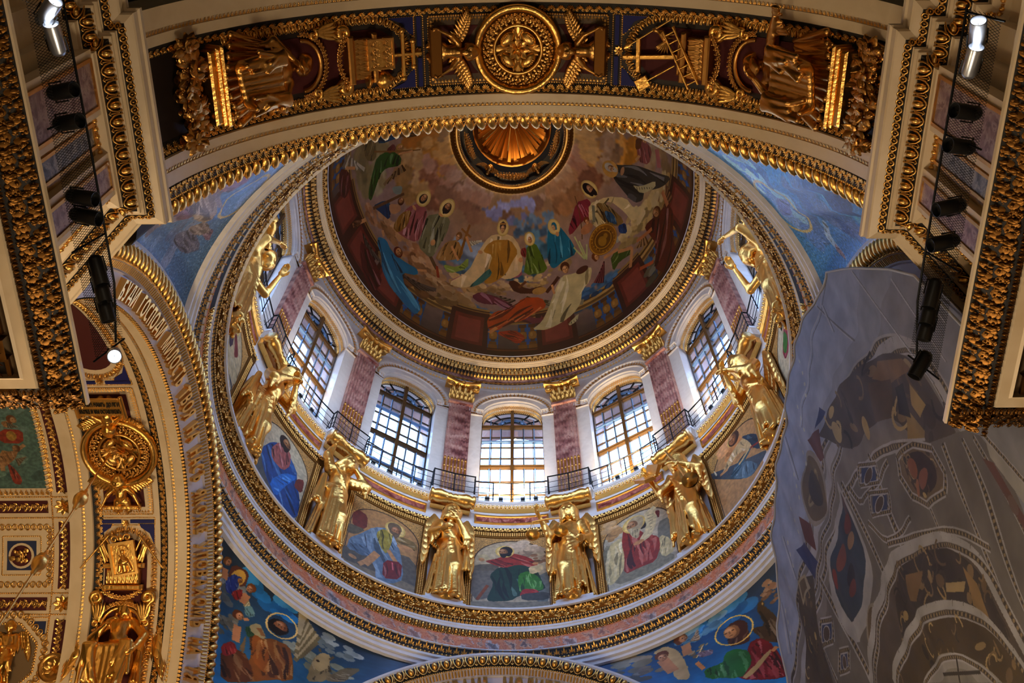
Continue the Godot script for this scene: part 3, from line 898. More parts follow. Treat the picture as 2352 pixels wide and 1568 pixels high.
# the decorated underside of a crossing arch; s0 is where it begins, d grows away from the crossing
func soffit(rv: Rev, o: Node3D, r: float, d0: float, a0: float, a1: float, ground: Material, back: float) -> void:
	var g = M.gold_leaf
	var e := d0
	part("soffit_face", turned(rv, [Vector2(r, e), Vector2(r, e + 0.33), Vector2(r + 0.05, e + 0.34), Vector2(r + 0.05, e + 0.43), Vector2(r, e + 0.44), Vector2(r, e + 0.66), Vector2(r + 0.06, e + 0.68)], a0, a1, 80), M.cream, o)
	many("leaf_line", U.leaf, g, row(rv, Vector2(r + 0.02, e + 0.34), Vector2(r + 0.02, e + 0.43), a0, a1, 0.13, 0.8), o)
	part("border_ground", turned(rv, [Vector2(r + 0.06, e + 0.68), Vector2(r + 0.2, e + 0.98)], a0, a1, 80), M.ground, o)
	many("border_leaves", U.palmette, g, row(rv, Vector2(r + 0.07, e + 0.7), Vector2(r + 0.18, e + 0.94), a0, a1, 0.27, 0.8), o)
	part("panel_ground", turned(rv, [Vector2(r + 0.2, e + 0.98), Vector2(r + 0.2, e + 2.92)], a0, a1, 80), ground, o)
	part("border_ground", turned(rv, [Vector2(r + 0.2, e + 2.92), Vector2(r + 0.06, e + 3.2)], a0, a1, 80), M.ground, o)
	many("border_leaves", U.palmette, g, row(rv, Vector2(r + 0.18, e + 2.95), Vector2(r + 0.07, e + 3.18), a0, a1, 0.27, 0.8), o)
	part("soffit_face", turned(rv, [Vector2(r + 0.06, e + 3.2), Vector2(r, e + 3.22), Vector2(r, e + 3.46), Vector2(r + 0.05, e + 3.47), Vector2(r + 0.05, e + 3.57), Vector2(r, e + 3.58), Vector2(r, e + back), Vector2(r + 0.5, e + back)], a0, a1, 80), M.cream, o)
	many("leaf_line", U.leaf, g, row(rv, Vector2(r + 0.02, e + 3.47), Vector2(r + 0.02, e + 3.57), a0, a1, 0.13, 0.8), o)

# flat shapes bent onto the soffit: a ring or patch given in (metres along, metres across)
func bent(rv: Rev, r: float, a: float, d: float, pts: Array, depth: float) -> ArrayMesh:
	var poly := PackedVector2Array(pts)
	var b := Buf.new()
	var f := func(q: Vector2, lift: float) -> Vector3: return rv.at(a + rad_to_deg(q.x / r), r - lift, d + q.y)
	var lo := 1e9
	var hi := -1e9
	for q in poly: lo = minf(lo, q.x); hi = maxf(hi, q.x)
	var n := maxi(1, ceili((hi - lo) / 0.45))
	for k in n:   # strips follow the curve
		var x0 := lerpf(lo, hi, float(k) / n)
		var x1 := lerpf(lo, hi, (k + 1.0) / n)
		for piece in Geometry2D.intersect_polygons(poly, PackedVector2Array([Vector2(x0, -50), Vector2(x1, -50), Vector2(x1, 50), Vector2(x0, 50)])):
			var ids := Geometry2D.triangulate_polygon(piece)
			var base := b.v.size()
			for q in piece: b.vert(f.call(q, depth), -rv.dir(a + rad_to_deg(q.x / r)), q)
			for i in range(0, ids.size(), 3):
				var p0: Vector2 = piece[ids[i]]
				var cr := (piece[ids[i + 1]] - p0).cross(piece[ids[i + 2]] - p0)
				if cr > 0: b.ix.append_array(PackedInt32Array([base + ids[i], base + ids[i + 2], base + ids[i + 1]]))
				else: b.ix.append_array(PackedInt32Array([base + ids[i], base + ids[i + 1], base + ids[i + 2]]))
	if depth > 0.0:
		for i in poly.size():
			var p := poly[i]
			var q := poly[(i + 1) % poly.size()]
			var m := maxi(1, ceili(absf(q.x - p.x) / 0.45))
			for k in m:
				var u := p.lerp(q, float(k) / m)
				var w := p.lerp(q, (k + 1.0) / m)
				b.quad(f.call(u, 0.0), f.call(w, 0.0), f.call(w, depth), f.call(u, depth))
	return b.mesh()

func bent_line(rv: Rev, r: float, a: float, d: float, pts: Array, w: float, sp: float, unit: Mesh, relief := 0.9) -> Array:
	# ornament units along a polyline of (along, across)
	var out := []
	for i in pts.size() - 1:
		var p: Vector2 = pts[i]
		var q: Vector2 = pts[i + 1]
		var n := maxi(1, roundi(p.distance_to(q) / sp))
		for k in n:
			var m := p.lerp(q, (k + 0.5) / n)
			var aa := a + rad_to_deg(m.x / r)
			var dd := (q - p).normalized()
			var x := rv.tan_(aa) * dd.x + rv.k * dd.y
			var z := -rv.dir(aa)
			var y := z.cross(x)
			out.append(Transform3D(Basis(x * (p.distance_to(q) / n), y * w, z * w * relief), rv.at(aa, r, d + m.y)))
	return out

func rect_pts(x0: float, y0: float, x1: float, y1: float) -> Array:
	return [Vector2(x0, y0), Vector2(x1, y0), Vector2(x1, y1), Vector2(x0, y1), Vector2(x0, y0)]

func soffit_panels(rv: Rev, o: Node3D, r: float, dc: float, ac: float, field: Material) -> void:
	# square panel with two red fields round the medallion, blue strips, and the arched heads of the niches
	var g = M.gold_leaf
	var rr := r + 0.19
	var lw := deg_to_rad(17.2) * r
	part("panel_field", bent(rv, rr, ac, dc, [Vector2(-lw, -0.97), Vector2(lw, -0.97), Vector2(lw, 0.97), Vector2(-lw, 0.97)], 0.03), field, o)
	many("panel_pearls", U.pearl, g, bent_line(rv, rr - 0.03, ac, dc, rect_pts(-lw, -0.95, lw, 0.95), 0.07, 0.07, U.pearl), o)
	many("panel_leaves", U.leaf, g, bent_line(rv, rr - 0.03, ac, dc, rect_pts(-lw + 0.1, -0.85, lw - 0.1, 0.85), 0.1, 0.1, U.leaf), o)
	for s in [-1.0, 1.0]:
		var arc := []
		for i in 9:
			var w := deg_to_rad(-38 + 76.0 * i / 8)
			arc.append(Vector2(s * 1.45 * cos(w), 1.45 * sin(w) * 0.75))
		var fld := [Vector2(s * (lw - 0.25), 0.70), Vector2(s * (lw - 0.25), -0.70)]
		fld.append_array(arc)
		part("red_field", bent(rv, rr, ac, dc, fld, 0.05), M.red_cloth, o)
		var bx = deg_to_rad(19.1) * r * s
		for t in [-1.0, 1.0]:
			part("blue_strip", bent(rv, rr, ac, dc, [Vector2(bx - 0.06, t * 0.16), Vector2(bx + 0.06, t * 0.16), Vector2(bx + 0.06, t * 0.97), Vector2(bx - 0.06, t * 0.97)], 0.04), M.blue_cloth, o)
		many("strip_pearls", U.pearl, g, bent_line(rv, rr, ac, dc, rect_pts(bx - 0.13, -1.0, bx + 0.13, 1.0), 0.05, 0.06, U.pearl), o)
		var rf := relief_frame(rv, ac + rad_to_deg(bx / r), dc, rr - 0.04, 1.0)
		part("strip_rosette", U.rosette, g, o, rf.scaled_local(Vector3(0.3, 0.3, 0.15)))
		# niche head
		var cx = deg_to_rad(28.6) * r * s
		var head := []
		for i in 17:
			var w := deg_to_rad(90 - 180.0 * i / 16)
			head.append(Vector2(cx - s * cos(w) * 1.08, sin(w) * 0.97))
		var line := [Vector2(cx + s * 4.6, 0.97)]
		line.append_array(head)
		line.append(Vector2(cx + s * 4.6, -0.97))
		many("niche_leaves", U.egg, g, bent_line(rv, rr - 0.02, ac, dc, line, 0.22, 0.2, U.egg, 0.8), o)
		var redp := []
		for i in 13:
			var w := deg_to_rad(90 - 180.0 * i / 12)
			redp.append(Vector2(cx - s * cos(w) * 0.78, sin(w) * 0.72))
		redp.append(Vector2(cx + s * 4.4, -0.72)); redp.append(Vector2(cx + s * 4.4, 0.72))
		part("niche_field", bent(rv, rr - 0.0, ac, dc, redp, 0.012), M.red_cloth, o)
		for t in [-1.0, 1.0]:
			var c0 := Vector2(cx - s * 1.25, t * 0.97)
			part("blue_corner", bent(rv, rr, ac, dc, [c0, c0 + Vector2(s * 0.72, 0), c0 + Vector2(s * 0.32, -t * 0.16), c0 + Vector2(s * 0.12, -t * 0.45), c0 + Vector2(0, -t * 0.5)], 0.03), M.blue_cloth, o)
			many("corner_pearls", U.pearl, g, bent_line(rv, rr, ac, dc, [c0, c0 + Vector2(s * 0.75, 0), c0 + Vector2(s * 0.15, -t * 0.4), c0 + Vector2(0, -t * 0.55), c0], 0.05, 0.07, U.pearl), o)

func medallion(rv: Rev, r: float, a: float, dc: float, label: String) -> void:
	var o := thing("round_medallion", label, "medallion", "")
	o.transform = relief_frame(rv, a, dc, r + 0.03, 1.0)
	var b := Buf.new()
	var T := Transform3D(Basis(Vector3(1, 0, 0), PI / 2), Vector3.ZERO)
	b.lathe([[1.26, 0.0], [1.26, 0.2], [1.2, 0.27], [1.1, 0.25], [1.06, 0.16], [1.02, 0.05]], 48, T)
	part("rim", b.mesh(), M.gold, o)
	b = Buf.new()
	b.lathe([[1.03, 0.06], [0.9, -0.02], [0.0, -0.1]], 40, T)
	part("dish", b.mesh(), M.dark_gold, o)
	var xs := []
	for i in 26:
		var w := TAU * i / 26
		xs.append(Transform3D(Basis(Vector3(0, 0, 1), w) .scaled_local(Vector3(0.26, 0.28, 0.3)), Vector3(cos(w), sin(w), 0) * 0.88 + Vector3(0, 0, 0.05)))
	many("leaf_wreath", U.fruit, M.gold_leaf, xs, o)
	b = Buf.new()
	b.lathe([[0.72, 0.0], [0.72, 0.12], [0.66, 0.14], [0.62, 0.1], [0.62, 0.0]], 36, T)
	part("inner_ring", b.mesh(), M.gold_leaf, o)
	for i in 4:
		var w := TAU * i / 4
		b = Buf.new()
		leaf_blade(b, Vector3.ZERO, Vector3(cos(w), sin(w), 0), Vector3(0, 0, 1), 0.95, 0.13, 0.1)
		for s in [-1, 1]:
			var v = w + s * 0.3
			leaf_blade(b, Vector3(cos(w), sin(w), 0) * 0.15, Vector3(cos(v), sin(v), 0), Vector3(0, 0, 1), 0.5, 0.09, 0.2)
		part("cross_leaf", b.mesh(), M.gold_leaf, o)
		var v := w + TAU / 8
		b = Buf.new()
		b.ball(Vector3(cos(v), sin(v), 0.15) * 0.42 + Vector3(0, 0, 0.02), Vector3(0.17, 0.26, 0.14), 9, 6, Basis(Vector3(0, 0, 1), v))
		for k in 5:
			var x := v + (k - 2) * 0.17
			leaf_blade(b, Vector3(cos(v), sin(v), 0) * 0.2 + Vector3(0, 0, 0.08), Vector3(cos(x), sin(x), 0.15), Vector3(0, 0, 1), 0.38, 0.07, 0.12)
		part("shell", b.mesh(), M.gold_leaf, o)
	part("rosette", U.rosette, M.gold_leaf, o, Transform3D(Basis.IDENTITY.scaled(Vector3(0.75, 0.75, 0.6)), Vector3(0, 0, 0.08)))

func build_arches() -> void:
	near_arch = Rev.new(Vector3(0.43, SPRING, 0), Vector3(0, 0, 1), Vector3.UP, Vector3(1, 0, 0))
	left_arch = Rev.new(Vector3(0, SPRING, -0.2), Vector3(-1, 0, 0), Vector3.UP, Vector3(0, 0, 1))
	right_arch = Rev.new(Vector3(0, SPRING, -0.2), Vector3(1, 0, 0), Vector3.UP, Vector3(0, 0, -1))
	far_arch = Rev.new(Vector3(-0.35, SPRING, 0), Vector3(0, 0, -1), Vector3.UP, Vector3(-1, 0, 0))
	var g = M.gold_leaf
	# near arch
	var o := struct("wall_near_arch", "broad coffered arch across the top, its underside carved with dark gilded reliefs", "arch")
	soffit(near_arch, o, 8.5, 10.62, -88, 88, M.soffit_ground, 4.05)
	soffit_panels(near_arch, o, 8.5, 12.54, 0, M.soffit_field)
	var edge := Rev.new(near_arch.c, near_arch.k, near_arch.e1, near_arch.e2)
	edge.squeeze = 0.72
	edge.dref = 10.62
	part("white_roll", turned(edge, [Vector2(9.15, 10.4), Vector2(9.1, 9.8), Vector2(8.95, 9.72), Vector2(8.82, 9.76)], -88, 88, 90), M.cream, o)
	part("egg_ground", turned(edge, [Vector2(8.83, 9.75), Vector2(8.7, 9.9), Vector2(8.62, 10.2)], -88, 88, 90), M.ground, o)
	many("gadroon_band", U.gadroon, M.gold, row(edge, Vector2(8.62, 10.18), Vector2(8.80, 9.78), -80, 80, 0.32, 0.75), o)
	many("pearl_row", U.pearl, g, row(edge, Vector2(8.60, 10.28), Vector2(8.62, 10.2), -88, 88, 0.08, 1.0), o)
	part("leaf_ground", turned(edge, [Vector2(8.62, 10.2), Vector2(8.58, 10.3), Vector2(8.5, 10.62)], -88, 88, 90), M.ground, o)
	many("leaf_band", U.palmette, g, row(edge, Vector2(8.50, 10.60), Vector2(8.58, 10.30), -88, 88, 0.25, 0.9), o)
	# left arch with its inscription
	o = struct("wall_left_arch", "broad arch at left with a gilded inscription round its edge and carved underside", "arch")
	archivolt(left_arch, o, 9.6, 10.2, -75, 88, "БУДИ ГОСПОДИ МИЛОСТЬ ТВОЯ НА НАСЪ ЯКОЖЕ УПОВАХОМЪ НА ТЯ", 57, -57, true, false)
	soffit(left_arch, o, 8.1, 10.92, -75, 80, M.cream, 4.0)
	soffit_panels(left_arch, o, 8.1, 13.07, -1.5, M.cream)
	# right arch, mostly behind the tarpaulin
	o = struct("wall_right_arch", "white and gilded arch edge showing above the printed tarpaulin", "arch")
	archivolt(right_arch, o, 9.6, 10.2, -88, 70, "", 0, 0, true, false)
	part("soffit_face", turned(right_arch, [Vector2(8.1, 10.92), Vector2(8.1, 15.0)], -88, 88, 60), M.cream, o)
	# far arch: only its crown shows
	o = struct("wall_far_arch", "crown of the far arch with a row of gilded eggs at the bottom edge of the picture", "arch")
	archivolt(far_arch, o, 8.6, 9.8, -80, 80, "ХРАМЪ МОЙ ХРАМЪ МОЛИТВЫ НАРЕЧЕТСЯ", 45, -45, false, true)
	part("soffit_face", turned(far_arch, [Vector2(7.1, 10.5), Vector2(7.1, 16.0)], -88, 88, 60), M.cream, o)
	# pendentives
	var spec := [["wall_pendentive_near_left", -180.0, M.pend_nl, "shadowed blue mosaic pendentive between near arch and left inscribed arch"], ["wall_pendentive_near_right", 90.0, M.pend_nr, "bright blue mosaic pendentive above the tarpaulin"], ["wall_pendentive_far_left", -90.0, M.pend_fl, "painted pendentive of a haloed man in ochre robe with an ox"], ["wall_pendentive_far_right", 0.0, M.pend_fr, "painted pendentive of a haloed young man in green and red with an eagle"]]
	for s in spec:
		o = struct(s[0], s[3], "pendentive painting")
		var cols := 37
		var rows := 13
		var p := PackedVector3Array()
		var uv := PackedVector2Array()
		for r in rows:
			for c in cols:
				var q := pend_point(s[1] + 90.0 * c / (cols - 1), float(r) / (rows - 1))
				p.append(q)
				uv.append(Vector2(float(c) / (cols - 1), 1.0 - (q.y - SPRING) / 9.1))
		var b := Buf.new()
		b.grid(p, cols, uv, false, true)
		part("painting", b.mesh(), s[2], o)

func pend_point(az: float, k: float) -> Vector3:
	var w := deg_to_rad(az)
	var d := Vector3(sin(w), 0, -cos(w))
	var tx := 10.62 / maxf(absf(d.x), 1e-4)
	var tz := (10.32 if d.z > 0 else 10.4) / maxf(absf(d.z), 1e-4)
	var t := minf(tx, tz)
	var y := SPRING
	if tx < tz:
		var z := d.z * t + 0.2
		y += sqrt(maxf(0, 9.72 * 9.72 - z * z))
	else:
		var near := d.z > 0
		var x := d.x * t - (0.43 if near else -0.35)
		var rr := 8.95 if near else 8.75
		y += sqrt(maxf(0, rr * rr - x * x))
	y = minf(y, 31.7)
	var rr2 := lerpf(t, 11.2, k) + sin(PI * k) * 0.12 * absf(t - 11.2)
	return Vector3(d.x * rr2, lerpf(y, 31.76, k), d.z * rr2)

func build_vault() -> void:
	# barrel vault of the left transept with its coffers, beyond the left arch
	var rv := left_arch
	var R := 8.5
	var g = M.gold_leaf
	var o := struct("ceiling_transept", "cream and gold coffered barrel vault of the left transept", "vault")
	part("vault_shell", turned(rv, [Vector2(R, 14.7), Vector2(R, 45.0), Vector2(0.1, 45.0)], -92, 92, 60), M.cream, o)
	# edge lines along the vault's beginning and between the bays: pearl rows
	for d in [14.78, 14.92, 15.62]: many("pearl_line", U.pearl, g, row(rv, Vector2(R - 0.02, d), Vector2(R - 0.02, d + 0.07), -70, 40, 0.08, 1.0), o)
	for a in [-14.6, -19.6, -37.0, -41.8]:
		many("pearl_line", U.pearl, g, bent_line(rv, R - 0.02, a, 15.0, [Vector2(0, 0), Vector2(0, 5)], 0.07, 0.08, U.pearl), o)
	# bands of scrolls on red between
	for k in [[14.0, -13.5, 15.05, 15.5, "scroll_panel", true], [-20.6, -36.0, 15.05, 15.5, "scroll_panel", true], [-43.0, -51.5, 15.05, 15.5, "scroll_panel", true]]:
		var am: float = (k[0] + k[1]) / 2
		var hl: float = deg_to_rad(absf(k[0] - k[1])) * R / 2
		part("red_ground", bent(rv, R, am, 15.27, [Vector2(-hl, -0.2), Vector2(-hl / 2, -0.2), Vector2(0, -0.2), Vector2(hl / 2, -0.2), Vector2(hl, -0.2), Vector2(hl, 0.2), Vector2(hl / 2, 0.2), Vector2(0, 0.2), Vector2(-hl / 2, 0.2), Vector2(-hl, 0.2)], 0.015), M.red_cloth, o)
		many("gilt_scrolls", U.scroll, g, bent_line(rv, R - 0.02, am, 15.27, [Vector2(-hl, 0), Vector2(hl, 0)], 0.34, 0.36, U.scroll, 0.5), o)
	for k in [[15.7, -17.0], [15.7, -39.4]]:
		part("red_ground", bent(rv, R, k[1], 17.3, [Vector2(-0.22, -1.5), Vector2(0.22, -1.5), Vector2(0.22, 1.5), Vector2(-0.22, 1.5)], 0.015), M.red_cloth, o)
		many("gilt_scrolls", U.scroll, g, bent_line(rv, R - 0.02, k[1], 17.3, [Vector2(0, -1.5), Vector2(0, 1.5)], 0.36, 0.4, U.scroll, 0.5), o)
	for k in [[-16.9, 15.27], [-39.4, 15.27], [-53.6, 15.27]]:
		part("vault_rosette", U.rosette, g, o, relief_frame(rv, k[0], k[1], R - 0.03, 1.0).scaled_local(Vector3(0.62, 0.62, 0.4)))
	# the painted field
	var fr := Buf.new()
	part("painted_field", bent_uv(rv, R - 0.01, 0.0, 17.9, 1.85, 2.1), M.vault_paint, o)
	many("field_leaves", U.leaf, g, bent_line(rv, R - 0.02, 0.0, 17.9, rect_pts(-1.98, -2.22, 1.98, 2.22), 0.22, 0.18, U.leaf, 0.8), o)
	# a square coffer with blue corners and a gilt relief
	for k in [[-28.4, 16.75, 1.0], [-28.4, 20.0, 1.0]]:
		var a: float = k[0]
		var d: float = k[1]
		for q in [[0.98, 0.30], [0.66, 0.0]]:
			many("coffer_border", U.chain if q[1] > 0 else U.pearl, g, bent_line(rv, R - 0.02, a, d, rect_pts(-q[0], -q[0], q[0], q[0]), 0.26 if q[1] > 0 else 0.06, 0.22 if q[1] > 0 else 0.07, U.chain, 0.6), o)
		part("coffer_ground", bent(rv, R - 0.01, a, d, [Vector2(-0.5, -0.5), Vector2(0.5, -0.5), Vector2(0.5, 0.5), Vector2(-0.5, 0.5)], 0.02), M.blue_grey, o)
		var ring := []
		for i in 20: ring.append(Vector2(cos(TAU * i / 20), sin(TAU * i / 20)) * 0.44)
		part("coffer_disc", bent(rv, R - 0.03, a, d, ring, 0.03), M.cream, o)
		var ring2 := []
		for i in 20: ring2.append(Vector2(cos(TAU * i / 20), sin(TAU * i / 20)) * 0.36)
		part("coffer_red", bent(rv, R - 0.07, a, d, ring2, 0.01), M.red_cloth, o)
		part("coffer_relief", U.fruit, g, o, relief_frame(rv, a, d, R - 0.09, 1.0).scaled_local(Vector3(0.6, 0.62, 0.4)))
	# an octagon coffer at the bottom corner
	var oct := []
	for i in 9: oct.append(Vector2(cos(TAU * (i + 0.5) / 8), sin(TAU * (i + 0.5) / 8)) * 1.55)
	for q in [[1.0, 0.3], [0.8, 0.12]]:
		var l := []
		for p in oct: l.append(p * q[0])
		many("octagon_border", U.chain if q[1] > 0.2 else U.pearl, g, bent_line(rv, R - 0.02, -51.5, 17.1, l, q[1], q[1] * 0.8, U.chain, 0.6), o)
	var op := []
	for i in 8: op.append(oct[i] * 0.76)
	part("octagon_ground", bent(rv, R - 0.01, -51.5, 17.1, op, 0.01), M.tan, o)
	part("blue_corner", bent(rv, R - 0.01, -45.0, 15.95, [Vector2(0.25, -0.2), Vector2(-0.25, -0.2), Vector2(0.25, 0.35)], 0.02), M.blue_grey, o)
	many("corner_pearls", U.pearl, g, bent_line(rv, R - 0.02, -45.0, 15.95, [Vector2(0.38, -0.28), Vector2(-0.5, -0.28), Vector2(0.38, 0.6), Vector2(0.38, -0.28)], 0.06, 0.07, U.pearl), o)
	medal_small(rv, -53.6, 15.27, R, o)

func medal_small(rv: Rev, a: float, d: float, R: float, o: Node3D) -> void:
	var b := Buf.new()
	b.lathe([[0.5, 0], [0.5, 0.05], [0.45, 0.08], [0.38, 0.05], [0.34, 0.02], [0.3, 0.06], [0.26, 0.02], [0.0, 0.02]], 24, Transform3D(Basis(Vector3(1, 0, 0), PI / 2), Vector3.ZERO))
	part("roundel", b.mesh(), M.bronze, o, relief_frame(rv, a, d, R - 0.01, 1.0))

func bent_uv(rv: Rev, r: float, a: float, d: float, hl: float, hd: float) -> ArrayMesh:
	var p := PackedVector3Array()
	var uv := PackedVector2Array()
	for i in 9:
		for j in 5:
			var x := lerpf(-hl, hl, i / 8.0)
			p.append(rv.at(a + rad_to_deg(x / r), r, d + lerpf(-hd, hd, j / 4.0)))
			uv.append(Vector2(1.0 - j / 4.0, 1.0 - i / 8.0))
	var b := Buf.new()
	b.grid(p, 5, uv, false, false)
	return b.mesh()

func build_piers() -> void:
	var g = M.gold_leaf
	for sd in [-1.0, 1.0]:
		var left: bool = sd < 0
		var cx := 0.38
		var dz := 0.0 if left else -0.45
		var px := func(x: float, z: float) -> Vector2: return Vector2(cx + sd * (x - 0.38) , z + dz)
		# plan positions are given for the right-hand side (x grows away from the nave's middle line)
		var q := func(x: float, z: float) -> Vector2: return Vector2(cx + sd * x, z + dz)
		var path := [q.call(8.6, 26.0), q.call(8.6, 16.2), q.call(8.3, 16.2), q.call(8.3, 15.55), q.call(8.0, 15.55), q.call(8.0, 14.95), q.call(7.74, 14.95), q.call(7.74, 10.36), q.call(8.38, 10.36), q.call(10.3, 8.44), q.call(11.4, 7.34), q.call(17.0, 7.34)]
		var o := struct("wall_left_pier" if left else "wall_right_pier", "cream and gilded attic of the %s pier with marble panels under its cornice" % ("left" if left else "right"), "pier")
		var s := 1.0 if left else -1.0
		part("corona", swept(path, [Vector2(-0.3, 23.05), Vector2(0.02, 23.0), Vector2(0.02, 22.86), Vector2(-0.03, 22.84), Vector2(-0.03, 22.6), Vector2(-0.06, 22.56), Vector2(-0.22, 22.5)], s), M.cream, o)
		part("cornice_steps", swept(path, [Vector2(-0.34, 22.36), Vector2(-0.36, 22.36), Vector2(-0.36, 22.28), Vector2(-0.42, 22.28), Vector2(-0.42, 22.20), Vector2(-0.47, 22.19)], s), M.cream, o)
		part("leaf_ground", swept(path, [Vector2(-0.22, 22.5), Vector2(-0.34, 22.36)], s), M.ground, o)
		part("egg_ground", swept(path, [Vector2(-0.47, 22.19), Vector2(-0.66, 21.93)], s), M.ground, o)
		part("bed_mould", swept(path, [Vector2(-0.66, 21.93), Vector2(-0.68, 21.91), Vector2(-0.68, 21.78), Vector2(-0.84, 21.74), Vector2(-0.9, 21.62)], s), M.cream, o)
		part("attic_wall", swept(path, [Vector2(-0.9, 21.62), Vector2(-0.94, 21.5), Vector2(-0.94, 8.0)], s), M.cream, o)
		part("pier_core", swept(path, [Vector2(-1.05, 23.0), Vector2(-6.0, 23.0)], s), M.cream, o)
		# ornament rows follow every straight piece
		var seg := func(off: float, y0: float, off1: float, y1: float, spacing: float, unit: Mesh, called: String, single: bool) -> void:
			var xs := []
			for i in path.size() - 1:
				var d: Vector2 = (path[i + 1] - path[i]).normalized()
				var nn := Vector2(-d.y, d.x) * s
				var mo: float = (off + off1) / 2
				var a2: Vector2 = path[i]
				var b2: Vector2 = path[i + 1]
				# trim or extend at the mitres
				for e in [0, 1]:
					var j: int = i if e == 0 else i + 1
					if j > 0 and j < path.size() - 1:
						var t0: Vector2 = (path[j] - path[j - 1]).normalized()
						var t1: Vector2 = (path[j + 1] - path[j]).normalized()
						var turn := asin(clampf(t0.cross(t1), -1, 1)) * s
						var sh := tan(turn / 2) * mo
						if e == 0: a2 += d * sh
						else: b2 -= d * sh
				if (b2 - a2).dot(d) < 0.08: continue
				var a3 := Vector3(a2.x + nn.x * mo, (y0 + y1) / 2, a2.y + nn.y * mo)
				var b3 := Vector3(b2.x + nn.x * mo, (y0 + y1) / 2, b2.y + nn.y * mo)
				var n3 := Vector3(nn.x, 0, nn.y)
				var up := (n3 * (off1 - off) + Vector3.UP * (y1 - y0))
				var h := up.length()
				up /= h
				var tx := (b3 - a3).normalized()
				var outv := tx.cross(up)
				if outv.dot(n3) < 0: outv = -outv
				xs.append_array(line_row(a3, b3, up, outv, h, spacing, 0.9))
			if single:
				for xf in xs:
					if xf.origin.z < 17.0: part("egg", unit, g, o, xf)
			else: many(called, unit, g, xs, o)
		seg.call(-0.34, 22.36, -0.2, 22.52, 0.16, U.chain, "leaf_band", false)
		seg.call(-0.66, 21.94, -0.45, 22.2, 0.34, U.egg, "egg", true)
		seg.call(-0.9, 21.64, -0.82, 21.75, 0.16, U.bead, "bead_row", false)
		# marble panels in the attic
		var X := 8.68
		for k in [[13.05, 14.35, "violet_marble", true], [12.25, 13.05, "slate_marble", false], [11.35, 12.25, "violet_marble", true]]:
			var zc: float = (k[0] + k[1]) / 2 + dz
			var w: float = k[1] - k[0]
			var out: float = 0.22 if k[3] else 0.03
			var xx = cx + sd * (X - out)
			var b := Buf.new()
			b.box(Vector3(xx + sd * 0.15, 19.0, zc), Vector3(0.3, 5.6 if k[3] else 6.0, w))
			part("panel_body", b.mesh(), M.cream if k[3] else M.ochre_marble, o)
			var f := Transform3D(Basis(Vector3(0, 0, sd), Vector3.UP, Vector3(-sd, 0, 0)), Vector3(xx, 19.6, zc))
			b = Buf.new()
			frame_bars(b, f, w - 0.28, 4.1, 0.07, 0.05)
			part("panel_frame", b.mesh(), M.bronze, o)
			b = Buf.new()
			b.box(f * Vector3(0, 0, 0.0), Vector3(w - 0.40, 4.0, 0.04), f.basis)
			part("marble_panel", b.mesh(), M[k[2]], o)
			if k[3]:
				b = Buf.new()
				b.box(f * Vector3(0, 2.35, 0.0), Vector3(w + 0.02, 0.05, 0.12), f.basis)
				part("gilt_fillet", b.mesh(), M.gold, o)
				many("capital_leaves", U.leaf, g, line_row(f * Vector3(-w / 2, 2.62, 0.02), f * Vector3(w / 2, 2.62, 0.02), Vector3.UP, f.basis.z, 0.42, 0.2, 0.8), o)
				many("capital_leaves", U.leaf, g, line_row(Vector3(xx, 22.22, zc + w / 2 + 0.02), Vector3(xx + sd * 0.3, 22.22, zc + w / 2 + 0.02), Vector3.UP, Vector3(0, 0, 1), 0.42, 0.18, 0.8), o)
		# the great cornice below, seen from underneath
		o = struct("trim_3" if left else "trim_4", "dark gilded great cornice with leaf garland and coffered underside along the %s edge of the picture" % ("left" if left else "right"), "cornice")
		var mp := [q.call(7.26, 30.0), q.call(7.26, 9.57), q.call(18.0, 9.57)]
		part("crown_edge", swept(mp, [Vector2(-1.8, 16.05), Vector2(0.0, 16.0), Vector2(0.02, 15.98), Vector2(0.02, 15.88), Vector2(0.0, 15.84)], s), M.cream, o)
		part("garland_ground", swept(mp, [Vector2(0, 15.84), Vector2(-0.08, 15.7), Vector2(-0.4, 15.5)], s), M.ground, o)
		var gx := []
		var bx := []
		var ox := []
		for e in [[q.call(7.26, 20.0), q.call(7.26, 9.57), Vector3(-sd, 0, 0)], [q.call(7.26, 9.57), q.call(14.0, 9.57), Vector3(0, 0, -1)]]:
			var a := Vector3(e[0].x, 0, e[0].y)
			var b := Vector3(e[1].x, 0, e[1].y)
			var n3: Vector3 = e[2]
			var up: Vector3 = (n3 * 0.4 + Vector3.UP * 0.3).normalized()
			var outv: Vector3 = (n3 * 0.3 - Vector3.UP * 0.4).normalized()
			var ext := 0.3 if n3.z < 0 else 0.0
			gx.append_array(line_row(a + n3 * -0.2 + Vector3.UP * 15.64, b + n3 * -0.2 + Vector3.UP * 15.64, up, outv, 0.60, 0.36, 0.5))
			gx.append_array(line_row(a + n3 * -0.1 + Vector3.UP * 15.72, b + n3 * -0.1 + Vector3.UP * 15.72, up, outv, 0.3, 0.23, 0.6))
			gx.append_array(line_row(a + n3 * -0.32 + Vector3.UP * 15.56, b + n3 * -0.32 + Vector3.UP * 15.56, up, outv, 0.3, 0.27, 0.6))
			bx.append_array(line_row(a + n3 * -0.46 + Vector3.UP * 15.44, b + n3 * -0.46 + Vector3.UP * 15.44, n3, Vector3.DOWN, 0.11, 0.12, 1.0))
		many("garland", U.fruit, M.shaded_gold, gx, o)
		many("egg_row", U.egg, M.shaded_gold, bx, o)
		part("bead_ground", swept(mp, [Vector2(-0.4, 15.5), Vector2(-0.53, 15.46)], s), M.ground, o)
